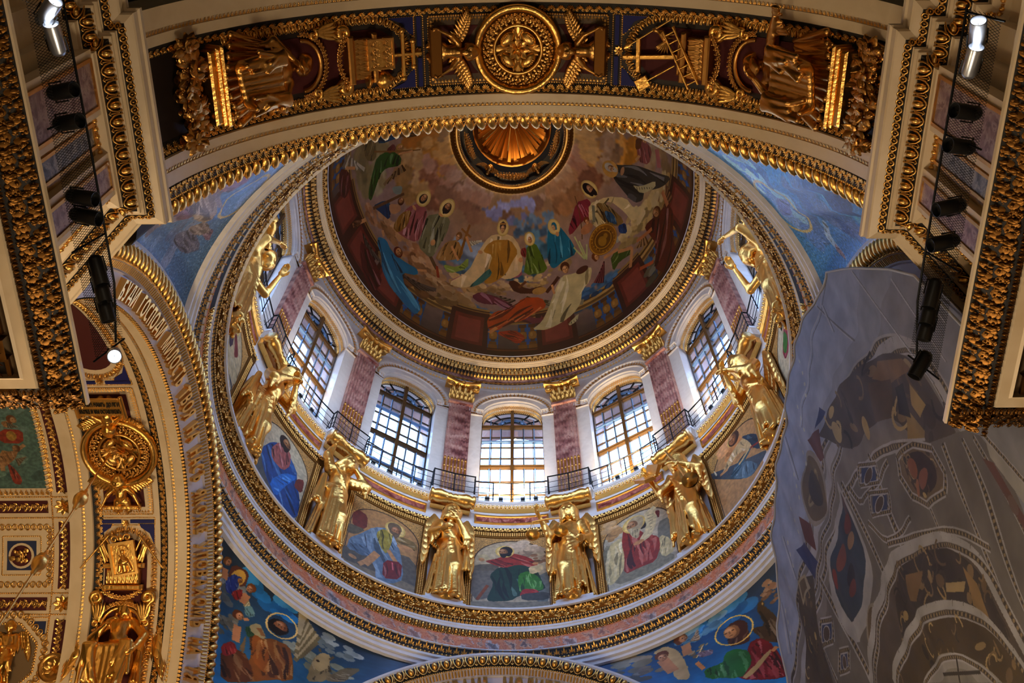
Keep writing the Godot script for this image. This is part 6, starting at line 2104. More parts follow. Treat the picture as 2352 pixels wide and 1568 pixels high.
func paint_pendentives() -> void:
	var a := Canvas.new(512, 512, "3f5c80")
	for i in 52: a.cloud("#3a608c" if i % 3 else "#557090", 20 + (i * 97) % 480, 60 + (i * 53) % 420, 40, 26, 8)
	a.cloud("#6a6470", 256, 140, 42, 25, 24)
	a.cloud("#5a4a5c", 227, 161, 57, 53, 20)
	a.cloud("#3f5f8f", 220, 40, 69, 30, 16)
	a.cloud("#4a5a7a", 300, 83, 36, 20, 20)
	a.robe("#7a6a58", -70, [250, 171, 236, 176, 256, 83, 279, 45, 288, 56, 269, 135], 14)
	a.robe("#5c3f50", -73, [265, 176, 261, 145, 280, 99, 285, 118], 14)
	a.robe("#6a4a60", -81, [231, 158, 219, 113, 208, 72, 224, 84, 248, 79], 14)
	a.ring("#94804c", 249, 30, 29, 30, 3.4)
	a.robe("#6f6260", -55, [265, 69, 226, 158, 266, 47], 14)
	a.robe("#5f4a5a", -87, [295, 50, 292, 23, 309, 16], 14)
	a.robe("#4a4a5c", -65, [304, 94, 292, 64, 316, 20, 324, 46], 14)
	a.robe("#6a5f5c", -75, [293, 80, 284, 53, 296, 24, 303, 46], 14)
	mosaic(a)
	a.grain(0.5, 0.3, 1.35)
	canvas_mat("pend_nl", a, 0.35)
	var b := Canvas.new(512, 512, "34649c")
	for i in 52: b.cloud("#2f66a4" if i % 3 else "#4f86bc", 20 + (i * 97) % 480, 60 + (i * 53) % 420, 40, 26, 8)
	b.cloud("#3d5f96", 248, 46, 51, 33, 22)
	b.cloud("#6a94bc", 273, 42, 55, 24, 20)
	b.cloud("#2c4a80", 242, 159, 40, 64, 20)
	b.cloud("#30589a", 293, 35, 32, 13, 14)
	b.robe("#45548a", 126, [255, 34, 250, 64, 232, 38, 233, 10], 14)
	b.ring("#8f8460", 244, 31, 33, 33, 3.1)
	b.robe("#6f88ac", -150, [224, 84, 222, 89, 202, 68, 184, 75, 177, 75, 190, 63, 204, 58], 14)
	b.robe("#6a6078", 109, [197, 67, 186, 74, 178, 73, 187, 62], 14)
	b.cloud("#5a94c4", 178, -13, 19, 16, 18)
	mosaic(b)
	b.grain(0.5, 0.3, 1.5)
	canvas_mat("pend_nr", b, 0.35)
	var d := Canvas.new(512, 512, "31566f")
	for i in 64: d.im.fill_rect(Rect2i(0, i * 8, 512, 8), Color("#22303f").lerp(Color("#256a9c"), clampf(i / 30.0, 0, 1)))
	d.cloud("#1f5f92", 224, 9, 38, 23, 26)
	d.cloud("#5f6a6e", 312, 25, 31, 14, 24)
	d.cloud("#4f5558", 183, 41, 14, 26, 24)
	d.cloud("#33424c", 135, 5, 11, 22, 16)
	d.cloud("#4a4a44", 202, 90, 12, 20, 18)
	d.cloud("#5d6258", 304, 69, 38, 16, 26)
	d.wing("#6a6048", [283, 77, 267, 3, 291, 34])
	d.wing("#6f6448", [279, 89, 265, 5, 290, 23])
	d.robe("#5f5640", 77, [297, 70, 298, 53, 313, 52, 319, 73, 318, 93, 298, 110], 8)
	d.p("#756a50", [297, 67, 301, 47, 313, 43, 315, 67, 308, 82, 300, 77])
	d.s("#4a4030", 3.3, [301, 47, 298, 42])
	d.s("#4a4030", 3.3, [313, 52, 316, 44])
	d.e("#2a2218", 302, 64, 2, 2)
	d.robe("#574e3a", -15, [316, 82, 335, 56, 339, 80, 318, 93], 14)
	d.robe("#4f4836", -4, [318, 86, 329, 56, 349, 46, 338, 73], 6)
	d.robe("#5f3c14", 68, [233, 88, 249, 72, 267, 72, 280, 98, 287, 126, 237, 172, 240, 142, 240, 117], 30)
	d.robe("#462a12", 60, [213, 126, 231, 111, 248, 140, 252, 160, 230, 178], 14)
	d.robe("#6a4016", 78, [226, 77, 239, 80, 256, 104, 261, 139, 242, 123], 14)
	d.robe("#24402f", 55, [220, 76, 226, 68, 233, 79, 229, 89], 14)
	d.p("#7a7258", [223, 70, 229, 58, 243, 75, 241, 82, 230, 79])
	d.s("#6a4c30", 4.6, [240, 76, 232, 67])
	d.p("#5a4a34", [227, 109, 226, 82, 234, 121])
	d.robe("#6a2222", 54, [211, 122, 219, 105, 229, 117, 219, 138], 14)
	d.s("#8a6248", 8.2, [214, 80, 221, 104])
	d.s("#8a6248", 4.1, [215, 67, 219, 62])
	d.head(209, 66, 6.5, "#8a6248", "#4a2a14", -25, 0, false)
	d.head(249, 48, 12.0, "#6f4a30", "#1c130e", -67, 0, true)
	d.ring("#a8905c", 251, 45, 17, 21, 2.2)
	d.p("#4a2c24", [168, 15, 189, 7, 196, 29, 175, 37])
	d.e("#94783c", 183, 24, 8, 12)
	d.robe("#1f2f66", 46, [174, 38, 178, 21, 189, 28, 191, 47, 183, 52], 14)
	d.head(186, 25, 4.3, "#7a5638", "#1f2f66", -30, 0, false)
	d.robe("#6a1f22", 38, [187, 47, 194, 31, 201, 41, 197, 52], 14)
	d.s("#8a6248", 7.9, [166, 28, 173, 40])
	d.head(163, 19, 5.4, "#8a6248", "#5a3a1c", -34, 0, false)
	d.s("#8a6248", 8.9, [202, 33, 205, 48])
	d.head(201, 23, 5.6, "#8a6248", "#5a3418", 112, 0, false)
	d.wing("#8a8060", [208, 39, 218, 49, 208, 50])
	d.robe("#4f6a70", 35, [207, 52, 213, 41, 223, 52, 217, 61], 14)
	d.grain(0.3, 0.03, 1.3, 1.2)
	canvas_mat("pend_fl", d, 0.5)
	var f := Canvas.new(512, 512, "1f4f7c")
	for i in 64: f.im.fill_rect(Rect2i(0, i * 8, 512, 8), Color("#15324f").lerp(Color("#22639a"), clampf(i / 22.0, 0, 1)).lerp(Color("#6f6a58"), clampf((i - 24) / 30.0, 0, 1)))
	f.cloud("#245f90", 249, 10, 42, 25, 26)
	f.cloud("#4a6f88", 217, 12, 35, 17, 22)
	f.cloud("#4f4838", 131, 26, 21, 21, 20)
	f.cloud("#3f362c", 141, 56, 26, 16, 20)
	f.cloud("#6f5544", 308, 29, 10, 17, 16)
	f.cloud("#5a5040", 208, 51, 15, 8, 12)
	f.robe("#3a2c1c", 93, [285, 36, 294, 40, 297, 58, 297, 77, 286, 105, 276, 95, 269, 62, 284, 69], 14)
	f.p("#3a2c1c", [286, 40, 290, 32, 297, 32, 295, 41, 289, 49])
	f.s("#8a7040", 1.6, [295, 36, 293, 38])
	f.robe("#561419", 91, [260, 85, 272, 83, 279, 98, 280, 120, 279, 151, 274, 168, 234, 139, 249, 121], 22)
	f.robe("#1f4a24", 92, [236, 84, 246, 82, 258, 96, 255, 119, 239, 143, 207, 109, 209, 89, 229, 102], 22)
	f.p("#7a6a4c", [241, 138, 276, 108, 275, 116, 244, 146])
	f.s("#8a6040", 4.6, [276, 114, 282, 109])
	f.s("#8a6040", 5.1, [204, 70, 209, 89])
	f.s("#9a8c68", 1.8, [206, 62, 217, 47])
	f.robe("#3a2114", 113, [251, 36, 261, 37, 268, 58, 264, 81, 256, 81, 241, 74], 10)
	f.head(254, 51, 13.7, "#86603e", "#3a2114", -149, 0, false)
	f.ring("#a88c4c", 254, 51, 21, 24, 2.1)
	f.wing("#6a5c4c", [206, 25, 219, 13, 217, 32])
	f.robe("#544a58", 66, [208, 53, 226, 64, 225, 75, 209, 65], 14)
	f.s("#7f5f48", 11.3, [200, 26, 198, 47])
	f.head(198, 12, 8.3, "#7f5f48", "#4a2c18", 14, 0, false)
	f.p("#7f7258", [161, 14, 178, 10, 190, 30, 194, 64, 192, 96, 177, 85, 178, 52, 171, 29])
	f.s("#7f5f48", 13.1, [170, 35, 178, 68])
	f.head(171, 29, 8.4, "#7f5f48", "#4a2c18", 83, 0, false)
	f.grain(0.3, 0.03, 1.3, 1.2)
	canvas_mat("pend_fr", f, 0.5)
	var g := Canvas.new(384, 384, "44605a")
	for i in 30: g.cloud("#3f5d58" if i % 2 else "#4d6a60", (i * 83) % 384, (i * 131) % 384, 50, 40, 8)
	g.robe("#7a2a1a", 80, [273, 284, 296, 311, 313, 351, 305, 371, 284, 365, 277, 331], 14)
	g.robe("#86603c", 73, [259, 235, 290, 243, 319, 229, 302, 270, 271, 297, 247, 311], 14)
	g.s("#94704c", 12.4, [313, 236, 338, 215])
	g.s("#94704c", 14.8, [256, 284, 257, 318])
	g.p("#7a2a1a", [275, 150, 344, 155, 336, 211, 263, 207])
	g.e("#8a6a2c", 304, 179, 16, 20)
	g.head(308, 229, 12.5, "#86603c", "#4a2c14", -153, 0, false)
	g.wing("#5a4a34", [302, 270, 336, 264, 309, 298])
	g.robe("#86603c", 29, [281, 121, 314, 114, 320, 136, 291, 147], 14)
	g.head(320, 111, 15.4, "#94704c", "#5a3014", 15, 0, false)
	g.wing("#4a4434", [302, 121, 330, 144, 302, 147])
	g.grain(0.5, 0.06, 1.0)
	canvas_mat("vault_paint", g, 0.5)

func mosaic(c: Canvas) -> void:
	# the tesserae glitter: single pixels lighter and darker
	for i in 26000:
		var x := c.r.randi_range(0, c.w - 1)
		var y := c.r.randi_range(0, c.h - 1)
		var q := c.im.get_pixel(x, y)
		c.im.set_pixel(x, y, q.lightened(0.22) if i % 2 else q.darkened(0.3))

func paint_tarp() -> void:
	var c := Canvas.new(1400, 1400, "74737c")
	c.r_("#7d7f8c", [1722, 87, 1095, -131, 674, 78, 421, 225, 268, 508, 432, 469, 608, 373, 872, 305, 1360, 385])
	c.r_("#868a9c", [1722, 87, 1095, -131, 674, 78, 421, 225, 327, 390, 472, 374, 750, 262, 1092, 258, 1417, 339])
	c.r_("#6f6d6e", [165, 693, 363, 817, 354, 941, 88, 845])
	c.r_("#6b6460", [1428, 329, 1397, 320, 1352, 308, 1301, 296, 1252, 288, 1207, 284, 1163, 283, 1116, 285, 1064, 287, 1003, 291, 938, 296, 872, 303, 811, 312, 753, 324, 698, 338, 646, 353, 600, 371, 557, 391, 518, 414, 485, 437, 457, 457, 437, 474, 423, 489, 412, 503, 402, 518, 391, 535, 381, 553, 372, 570, 367, 588, 364, 607, 363, 626, 365, 645, 367, 663, 371, 679, 376, 694, 382, 708, 387, 723, 391, 738, 394, 752, 397, 768, 402, 785, 409, 804, 416, 824, 425, 845, 438, 868, 456, 896, 479, 926, 500, 955, 516, 976, 526, 990, 532, 999, 536, 1004, 539, 1008, 585, 1024])
	c.band(11.1, [1428, 329, 1397, 320, 1352, 308, 1301, 296, 1252, 288, 1207, 284, 1163, 283, 1116, 285, 1064, 287, 1003, 291, 938, 296, 872, 303, 811, 312, 753, 324, 698, 338, 646, 353, 600, 371, 557, 391, 518, 414, 485, 437, 457, 457, 437, 474, 423, 489, 412, 503, 402, 518, 391, 535, 381, 553, 372, 570, 367, 588, 364, 607, 363, 626, 365, 645, 367, 663, 371, 679, 376, 694, 382, 708, 387, 723, 391, 738, 394, 752, 397, 768, 402, 785, 409, 804, 416, 824, 425, 845, 438, 868, 456, 896, 479, 926, 500, 955, 516, 976, 526, 990, 532, 999, 536, 1004, 539, 1008])
	c.s("#8f8c90", 29.6, [1394, 371, 1363, 362, 1319, 350, 1270, 338, 1222, 330, 1179, 326, 1136, 325, 1090, 326, 1039, 328, 980, 331, 917, 336, 853, 342, 793, 351, 737, 361, 683, 374, 633, 389, 588, 405, 546, 425, 508, 447, 476, 468, 449, 488, 430, 504, 416, 518, 405, 531, 395, 546, 384, 562, 374, 579, 366, 596, 361, 613, 358, 631, 358, 650, 359, 668, 361, 685, 365, 701, 370, 715, 376, 730, 381, 744, 385, 759, 388, 773, 391, 787, 396, 804, 403, 822, 410, 842, 419, 863, 432, 885, 450, 912, 472, 942, 493, 970, 509, 991, 519, 1004, 525, 1013, 529, 1018, 532, 1022])
	c.band(8.2, [1366, 406, 1336, 398, 1293, 386, 1245, 374, 1198, 366, 1156, 362, 1114, 361, 1070, 361, 1020, 363, 962, 366, 900, 370, 838, 375, 779, 383, 725, 393, 672, 405, 623, 419, 579, 434, 538, 453, 501, 474, 469, 495, 443, 514, 424, 529, 410, 542, 400, 556, 390, 570, 379, 586, 370, 602, 362, 618, 357, 635, 354, 653, 354, 671, 355, 688, 357, 705, 361, 720, 366, 734, 372, 748, 377, 762, 381, 776, 384, 790, 387, 804, 392, 821, 399, 839, 406, 857, 415, 878, 427, 900, 445, 926, 467, 956, 488, 983, 504, 1003, 514, 1017, 520, 1025, 524, 1030, 527, 1034])
	c.relief("#453b31", [775, 288, 756, 292, 729, 297, 698, 305, 668, 317, 636, 334, 604, 354, 572, 376, 542, 398, 515, 421, 489, 445, 465, 470, 445, 494, 427, 520, 411, 547, 398, 573, 390, 597, 387, 617, 387, 637, 389, 655, 392, 672, 396, 688, 401, 704, 406, 719, 412, 732, 417, 746, 422, 760, 428, 769, 437, 770, 451, 757, 468, 734, 486, 706, 501, 679, 510, 651, 514, 621, 519, 590, 528, 564, 544, 541, 563, 523, 585, 506, 607, 489, 629, 475, 652, 462, 675, 449, 697, 429, 718, 398, 740, 358, 760, 317, 775, 288], 90, 29.6)
	c.r_("#6f5636", [479, 465, 412, 560, 411, 595, 483, 528, 515, 467])
	c.r_("#4f3f2c", [528, 461, 476, 525, 528, 564, 577, 510])
	c.r_("#7f683c", [486, 586, 475, 669, 518, 668, 524, 627])
	c.r_("#8b7446", [436, 596, 436, 655, 465, 649, 465, 615])
	c.r_("#2b241e", [479, 546, 449, 577, 490, 615, 510, 576])
	c.r_("#5c5650", [944, 401, 912, 410, 866, 422, 815, 437, 768, 455, 724, 475, 680, 498, 639, 523, 602, 550, 572, 579, 547, 610, 522, 642, 495, 676, 459, 711, 419, 747, 387, 783, 369, 819, 368, 857, 376, 898, 392, 934, 416, 963, 444, 993, 479, 1023, 524, 1038, 585, 1024, 689, 954, 857, 816, 1078, 625, 1282, 450])
	c.band(10.5, [1339, 403, 1315, 400, 1282, 395, 1241, 391, 1193, 389, 1136, 388, 1072, 389, 1007, 391, 948, 397, 899, 406, 855, 418, 813, 433, 771, 451, 727, 472, 683, 497, 642, 523, 605, 552, 571, 585, 539, 622, 512, 655, 495, 676])
	c.band(8.4, [784, 423, 786, 453, 789, 495, 793, 539, 798, 578, 804, 614, 811, 649, 817, 681, 824, 706, 829, 725, 834, 740, 839, 750, 842, 758])
	c.band(8.3, [659, 496, 665, 516, 674, 543, 683, 573, 689, 601, 694, 631, 697, 662, 700, 689, 701, 708])
	c.band(6.9, [543, 625, 547, 642, 552, 666, 559, 693, 568, 719, 581, 745, 597, 773, 612, 798, 621, 814])
	c.band(6.8, [456, 726, 464, 747, 475, 776, 488, 809, 501, 840, 515, 872, 530, 907, 543, 936, 552, 956])
	c.band(7.3, [415, 769, 422, 788, 431, 814, 442, 844, 455, 874, 470, 908, 487, 945, 503, 977, 514, 999])
	c.band(6.1, [383, 805, 387, 821, 392, 844, 398, 869, 403, 891, 410, 913, 416, 935, 422, 954, 426, 967])
	c.band(10.1, [1073, 376, 1068, 419, 1061, 478, 1054, 536, 1050, 578, 1047, 605, 1046, 623, 1046, 636, 1045, 645])
	c.band(9.9, [1195, 365, 1191, 402, 1185, 454, 1180, 504, 1176, 537])
	c.band(7.6, [768, 455, 767, 466, 765, 482, 760, 500, 745, 516, 715, 532, 675, 549, 636, 564, 611, 573])
	c.band(6.8, [768, 546, 761, 564, 752, 588, 740, 614, 726, 634, 705, 649, 680, 661, 656, 670, 640, 677])
	c.band(6.7, [733, 636, 712, 653, 684, 676, 654, 701, 628, 724, 606, 744, 586, 763, 567, 783, 550, 803, 534, 827, 520, 853, 508, 875, 499, 890])
	c.r_("#8f8c8e", [795, 404, 842, 402, 912, 398, 985, 399, 1037, 412, 1059, 443, 1065, 485, 1059, 527, 1045, 558, 1022, 577, 989, 589, 953, 596, 922, 597, 895, 591, 868, 578, 844, 561, 824, 540, 812, 510, 804, 471, 799, 432, 795, 404])
	c.r_("#2d3543", [807, 419, 848, 418, 909, 416, 972, 417, 1016, 427, 1034, 449, 1037, 480, 1031, 511, 1020, 534, 1002, 548, 978, 557, 951, 562, 927, 562, 905, 559, 884, 552, 865, 541, 848, 526, 835, 502, 823, 471, 814, 440, 807, 419])
	c.e("#5c2a24", 857, 449, 25, 15)
	c.e("#6a3a2c", 940, 453, 32, 17)
	c.e("#7f6248", 877, 474, 20, 12)
	c.e("#6f2c22", 1000, 448, 22, 16)
	c.e("#24202a", 935, 502, 25, 17)
	c.e("#4a3a40", 829, 432, 20, 12)
	c.e("#5c2c24", 950, 519, 20, 12)
	c.band(5.7, [700, 473, 649, 530, 673, 551, 725, 500, 700, 473])
	c.r_("#2a3150", [697, 485, 661, 525, 678, 540, 714, 505])
	c.e("#8f8c8a", 690, 514, 20, 11)
	c.e("#43352a", 690, 514, 16, 10)
	c.band(5.5, [710, 536, 660, 589, 685, 610, 737, 563, 710, 536])
	c.r_("#2a3150", [707, 548, 672, 585, 690, 600, 726, 568])
	c.e("#8f8c8a", 701, 575, 18, 12)
	c.e("#43352a", 701, 575, 15, 10)
	c.band(7.6, [1144, 419, 1095, 458, 1129, 480, 1182, 446, 1144, 419])
	c.r_("#2a3150", [1143, 429, 1108, 456, 1132, 472, 1169, 448])
	c.e("#8f8c8a", 1141, 452, 16, 15)
	c.e("#43352a", 1141, 452, 13, 13)
	c.band(7.0, [1121, 512, 1075, 547, 1103, 566, 1151, 535, 1121, 512])
	c.r_("#2a3150", [1120, 521, 1087, 546, 1106, 558, 1140, 537])
	c.e("#8f8c8a", 1116, 541, 15, 12)
	c.e("#43352a", 1116, 541, 12, 10)
	c.relief("#5a4c38", [580, 601, 520, 643, 486, 697, 492, 746, 520, 756, 575, 721, 606, 665, 605, 619, 580, 601], 26, 9.1)
	c.band(7.5, [580, 601, 520, 643, 486, 697, 492, 746, 520, 756, 575, 721, 606, 665, 605, 619, 580, 601])
	c.relief("#33261e", [566, 629, 557, 634, 543, 641, 530, 650, 520, 660, 513, 673, 509, 688, 506, 702, 507, 713, 510, 721, 517, 727, 525, 730, 533, 730, 544, 726, 557, 718, 569, 708, 578, 698, 583, 686, 586, 673, 586, 659, 585, 649, 582, 641, 576, 636, 570, 632, 566, 629], 24, 11.3)
	c.e("#7a4a2c", 552, 663, 15, 18)
	c.e("#6f4634", 544, 697, 19, 12)
	c.e("#835638", 573, 684, 17, 7)
	c.e("#7d7266", 919, 277, 80, 74)
	c.e("#57472f", 919, 277, 66, 68)
	c.ring("#7f6c48", 919, 277, 45, 14, 8.0)
	c.e("#392e23", 919, 277, 30, 44)
	c.e("#7d7266", 937, 649, 58, 62)
	c.e("#57472f", 937, 649, 48, 58)
	c.ring("#7f6c48", 937, 649, 33, 12, 6.0)
	c.e("#392e23", 937, 649, 22, 37)
	c.r_("#52281f", [1036, 232, 1001, 297, 1033, 338, 1059, 279])
	c.r_("#52281f", [840, 218, 763, 281, 797, 330, 837, 293])
	c.r_("#2a3158", [1127, 237, 1072, 271, 1047, 355, 1104, 345])
	c.r_("#52241f", [846, 621, 794, 654, 814, 696, 878, 649])
	c.r_("#2a3158", [728, 255, 711, 294, 775, 265])
	c.r_("#2a3158", [777, 652, 761, 684, 782, 724, 803, 699])
	c.r_("#52241f", [1016, 626, 1021, 658, 1045, 645])
	c.relief("#43382b", [1176, 274, 1105, 333, 1152, 404, 1222, 499, 1360, 385, 1255, 309], 40, 15.6)
	c.r_("#8a7c62", [1183, 274, 1131, 304, 1132, 342, 1207, 318])
	c.r_("#57472f", [1174, 287, 1138, 307, 1143, 331, 1194, 314])
	c.r_("#4a4036", [1055, 637, 1026, 632, 986, 624, 942, 618, 902, 615, 868, 618, 836, 623, 805, 632, 774, 643, 743, 658, 712, 677, 684, 696, 659, 715, 636, 732, 615, 749, 597, 767, 582, 785, 568, 805, 556, 826, 546, 847, 541, 868, 540, 887, 543, 906, 547, 926, 550, 944, 553, 964, 556, 985, 558, 1003, 560, 1015, 585, 1024])
	c.s("#8f8c8c", 20.8, [1055, 637, 1026, 632, 986, 624, 942, 618, 902, 615, 868, 618, 836, 623, 805, 632, 774, 643, 743, 658, 712, 677, 684, 696, 659, 715, 636, 732, 615, 749, 597, 767, 582, 785, 568, 805, 556, 826, 546, 847, 541, 868, 540, 887, 543, 906, 547, 926, 550, 944, 553, 964, 556, 985, 558, 1003, 560, 1015])
	c.band(7.9, [1043, 659, 1015, 654, 975, 646, 932, 640, 893, 637, 859, 640, 827, 645, 797, 653, 767, 664, 736, 678, 706, 696, 679, 715, 653, 733, 631, 750, 611, 766, 593, 784, 578, 802, 564, 821, 552, 842, 543, 862, 538, 882, 537, 901, 540, 920, 544, 939, 547, 957, 550, 977, 553, 997, 555, 1015, 557, 1027])
	c.relief("#332b23", [810, 674, 795, 676, 774, 678, 750, 683, 727, 690, 705, 702, 683, 716, 661, 731, 642, 745, 626, 759, 611, 772, 598, 786, 586, 802, 575, 819, 566, 838, 559, 856, 555, 873, 554, 887, 556, 901, 560, 913, 563, 925, 566, 938, 570, 952, 574, 962, 579, 966, 586, 961, 593, 949, 601, 934, 610, 918, 618, 900, 626, 880, 637, 859, 650, 839, 669, 820, 691, 800, 716, 781, 742, 765, 773, 751, 808, 740, 839, 730, 858, 719, 857, 706, 842, 693, 823, 682, 810, 674], 150, 17.7)
	c.r_("#7a6038", [583, 836, 572, 879, 594, 918, 616, 875])
	c.r_("#8a7650", [643, 808, 601, 846, 620, 847, 651, 818])
	c.r_("#6a5230", [728, 708, 683, 744, 736, 754, 762, 729])
	c.s("#8f8c8a", 17.1, [958, 717, 942, 716, 919, 716, 892, 717, 865, 721, 837, 729, 807, 740, 777, 753, 749, 767, 722, 784, 697, 802, 674, 822, 654, 841, 638, 860, 625, 879, 613, 898, 604, 916, 597, 933, 592, 950, 589, 966, 586, 980, 585, 993, 585, 1006, 585, 1017, 585, 1024])
	c.band(7.4, [958, 728, 942, 728, 919, 727, 893, 728, 866, 733, 838, 740, 808, 751, 778, 763, 750, 777, 724, 794, 699, 812, 676, 831, 656, 850, 640, 869, 627, 888, 615, 906, 606, 924, 599, 941, 594, 958, 591, 973, 588, 987, 587, 1001, 587, 1013, 587, 1024, 587, 1031])
	c.relief("#43361f", [960, 737, 944, 736, 921, 736, 895, 737, 868, 741, 840, 748, 810, 759, 781, 771, 753, 785, 727, 801, 702, 819, 679, 838, 659, 856, 643, 875, 630, 894, 618, 912, 609, 930, 602, 947, 597, 963, 594, 979, 591, 993, 590, 1006, 589, 1018, 589, 1029, 589, 1036, 632, 985, 895, 768], 130, 14.0)
	c.r_("#807c78", [859, 798, 846, 801, 826, 806, 805, 812, 784, 820, 764, 831, 744, 844, 724, 859, 707, 874, 692, 889, 679, 905, 667, 921, 658, 935, 652, 948, 647, 960, 644, 970, 642, 977])
	c.band(5.4, [849, 806, 838, 810, 821, 814, 803, 820, 784, 828, 766, 838, 747, 850, 729, 863, 713, 876, 699, 890, 687, 905, 676, 919, 667, 932, 661, 944, 657, 954, 654, 963, 652, 969])
	c.r_("#6f6a62", [812, 837, 801, 842, 786, 847, 770, 854, 755, 862, 742, 871, 729, 881, 718, 891, 708, 901, 701, 912, 695, 923, 691, 933, 688, 939])
	c.s("#332d26", 4.3, [714, 876, 738, 898])
	c.s("#332d26", 4.6, [786, 844, 668, 939])
	c.r_("#54342a", [398, 829, 383, 858, 403, 959, 421, 965])
	c.r_("#86827c", [362, 828, 359, 943, 385, 952, 381, 850])
	c.band(4.7, [362, 824, 357, 942])
	c.e("#5f4a40", 405, 914, 11, 14)
	c.s("#9d9ba2", 4.5, [359, 345, 377, 682])
	c.s("#66646a", 3.0, [356, 353, 375, 687])
	c.s("#9d9ba2", 3.8, [295, 499, 322, 707])
	c.s("#66646a", 2.5, [293, 506, 321, 712])
	c.s("#9d9ba2", 5.4, [468, 192, 841, 170])
	c.s("#66646a", 3.6, [465, 202, 835, 181])
	c.s("#9d9ba2", 5.7, [538, 158, 500, 360])
	c.s("#66646a", 3.8, [535, 169, 497, 368])
	c.s("#9d9ba2", 7.1, [945, 66, 970, 188])
	c.s("#66646a", 4.7, [938, 78, 963, 200])
	c.s("#9d9ba2", 5.5, [518, 195, 535, 270])
	c.s("#66646a", 3.6, [514, 205, 531, 280])
	c.s("#9d9ba2", 3.4, [248, 588, 268, 688])
	c.s("#66646a", 2.2, [246, 594, 266, 693])
	c.s("#9d9ba2", 7.4, [1172, 145, 1191, 259])
	c.s("#66646a", 4.9, [1164, 157, 1183, 270])
	c.s("#9d9ba2", 7.8, [1350, 170, 1395, 279])
	c.s("#66646a", 5.1, [1341, 182, 1386, 289])
	c.e("#aaa598", 706, 116, 4, 5)
	c.e("#aaa598", 721, 139, 4, 5)
	c.e("#aaa598", 735, 161, 4, 5)
	c.e("#aaa598", 749, 183, 4, 5)
	c.e("#aaa598", 803, 149, 5, 5)
	c.e("#aaa598", 817, 171, 5, 5)
	c.e("#aaa598", 831, 194, 4, 5)
	c.e("#aaa598", 888, 159, 5, 5)
	c.e("#aaa598", 901, 182, 5, 5)
	c.e("#aaa598", 914, 204, 5, 5)
	c.e("#aaa598", 973, 169, 5, 5)
	c.e("#aaa598", 986, 192, 5, 5)
	c.e("#aaa598", 998, 215, 5, 5)
	c.e("#aaa598", 1061, 180, 5, 5)
	c.e("#aaa598", 1073, 203, 5, 5)
	c.e("#aaa598", 1085, 226, 5, 5)
	c.e("#aaa598", 1150, 191, 5, 5)
	c.e("#aaa598", 1162, 214, 5, 5)
	c.e("#aaa598", 1173, 237, 5, 5)
	c.e("#aaa598", 1242, 202, 5, 5)
	c.e("#aaa598", 1252, 225, 5, 5)
	c.e("#aaa598", 1263, 248, 5, 5)
	c.e("#aaa598", 1335, 213, 6, 5)
	c.e("#aaa598", 1345, 236, 5, 5)
	c.e("#aaa598", 1355, 259, 5, 5)
	c.e("#aaa598", 1364, 282, 5, 5)
	c.grain(0.25, 0.012, 0.92)
	canvas_mat("tarp", c, 0.75)
func paints() -> void:
	mat("lilac", Color(0.74, 0.71, 0.74), 0.4)
	mat("ray", Color(0.68, 0.42, 0.14), 0.35, 0.85)
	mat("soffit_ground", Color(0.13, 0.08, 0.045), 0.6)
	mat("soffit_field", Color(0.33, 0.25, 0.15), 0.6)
	mat("deep_green", Color(0.05, 0.09, 0.07), 0.7)
	mat("steel", Color(0.7, 0.72, 0.75), 0.3, 0.9)
	mat("tarp_hem", Color(0.62, 0.62, 0.64), 0.8)
	paint_dome()
	paint_panels()
	paint_pendentives()
	paint_tarp()
const DOME_WASH := 75.0
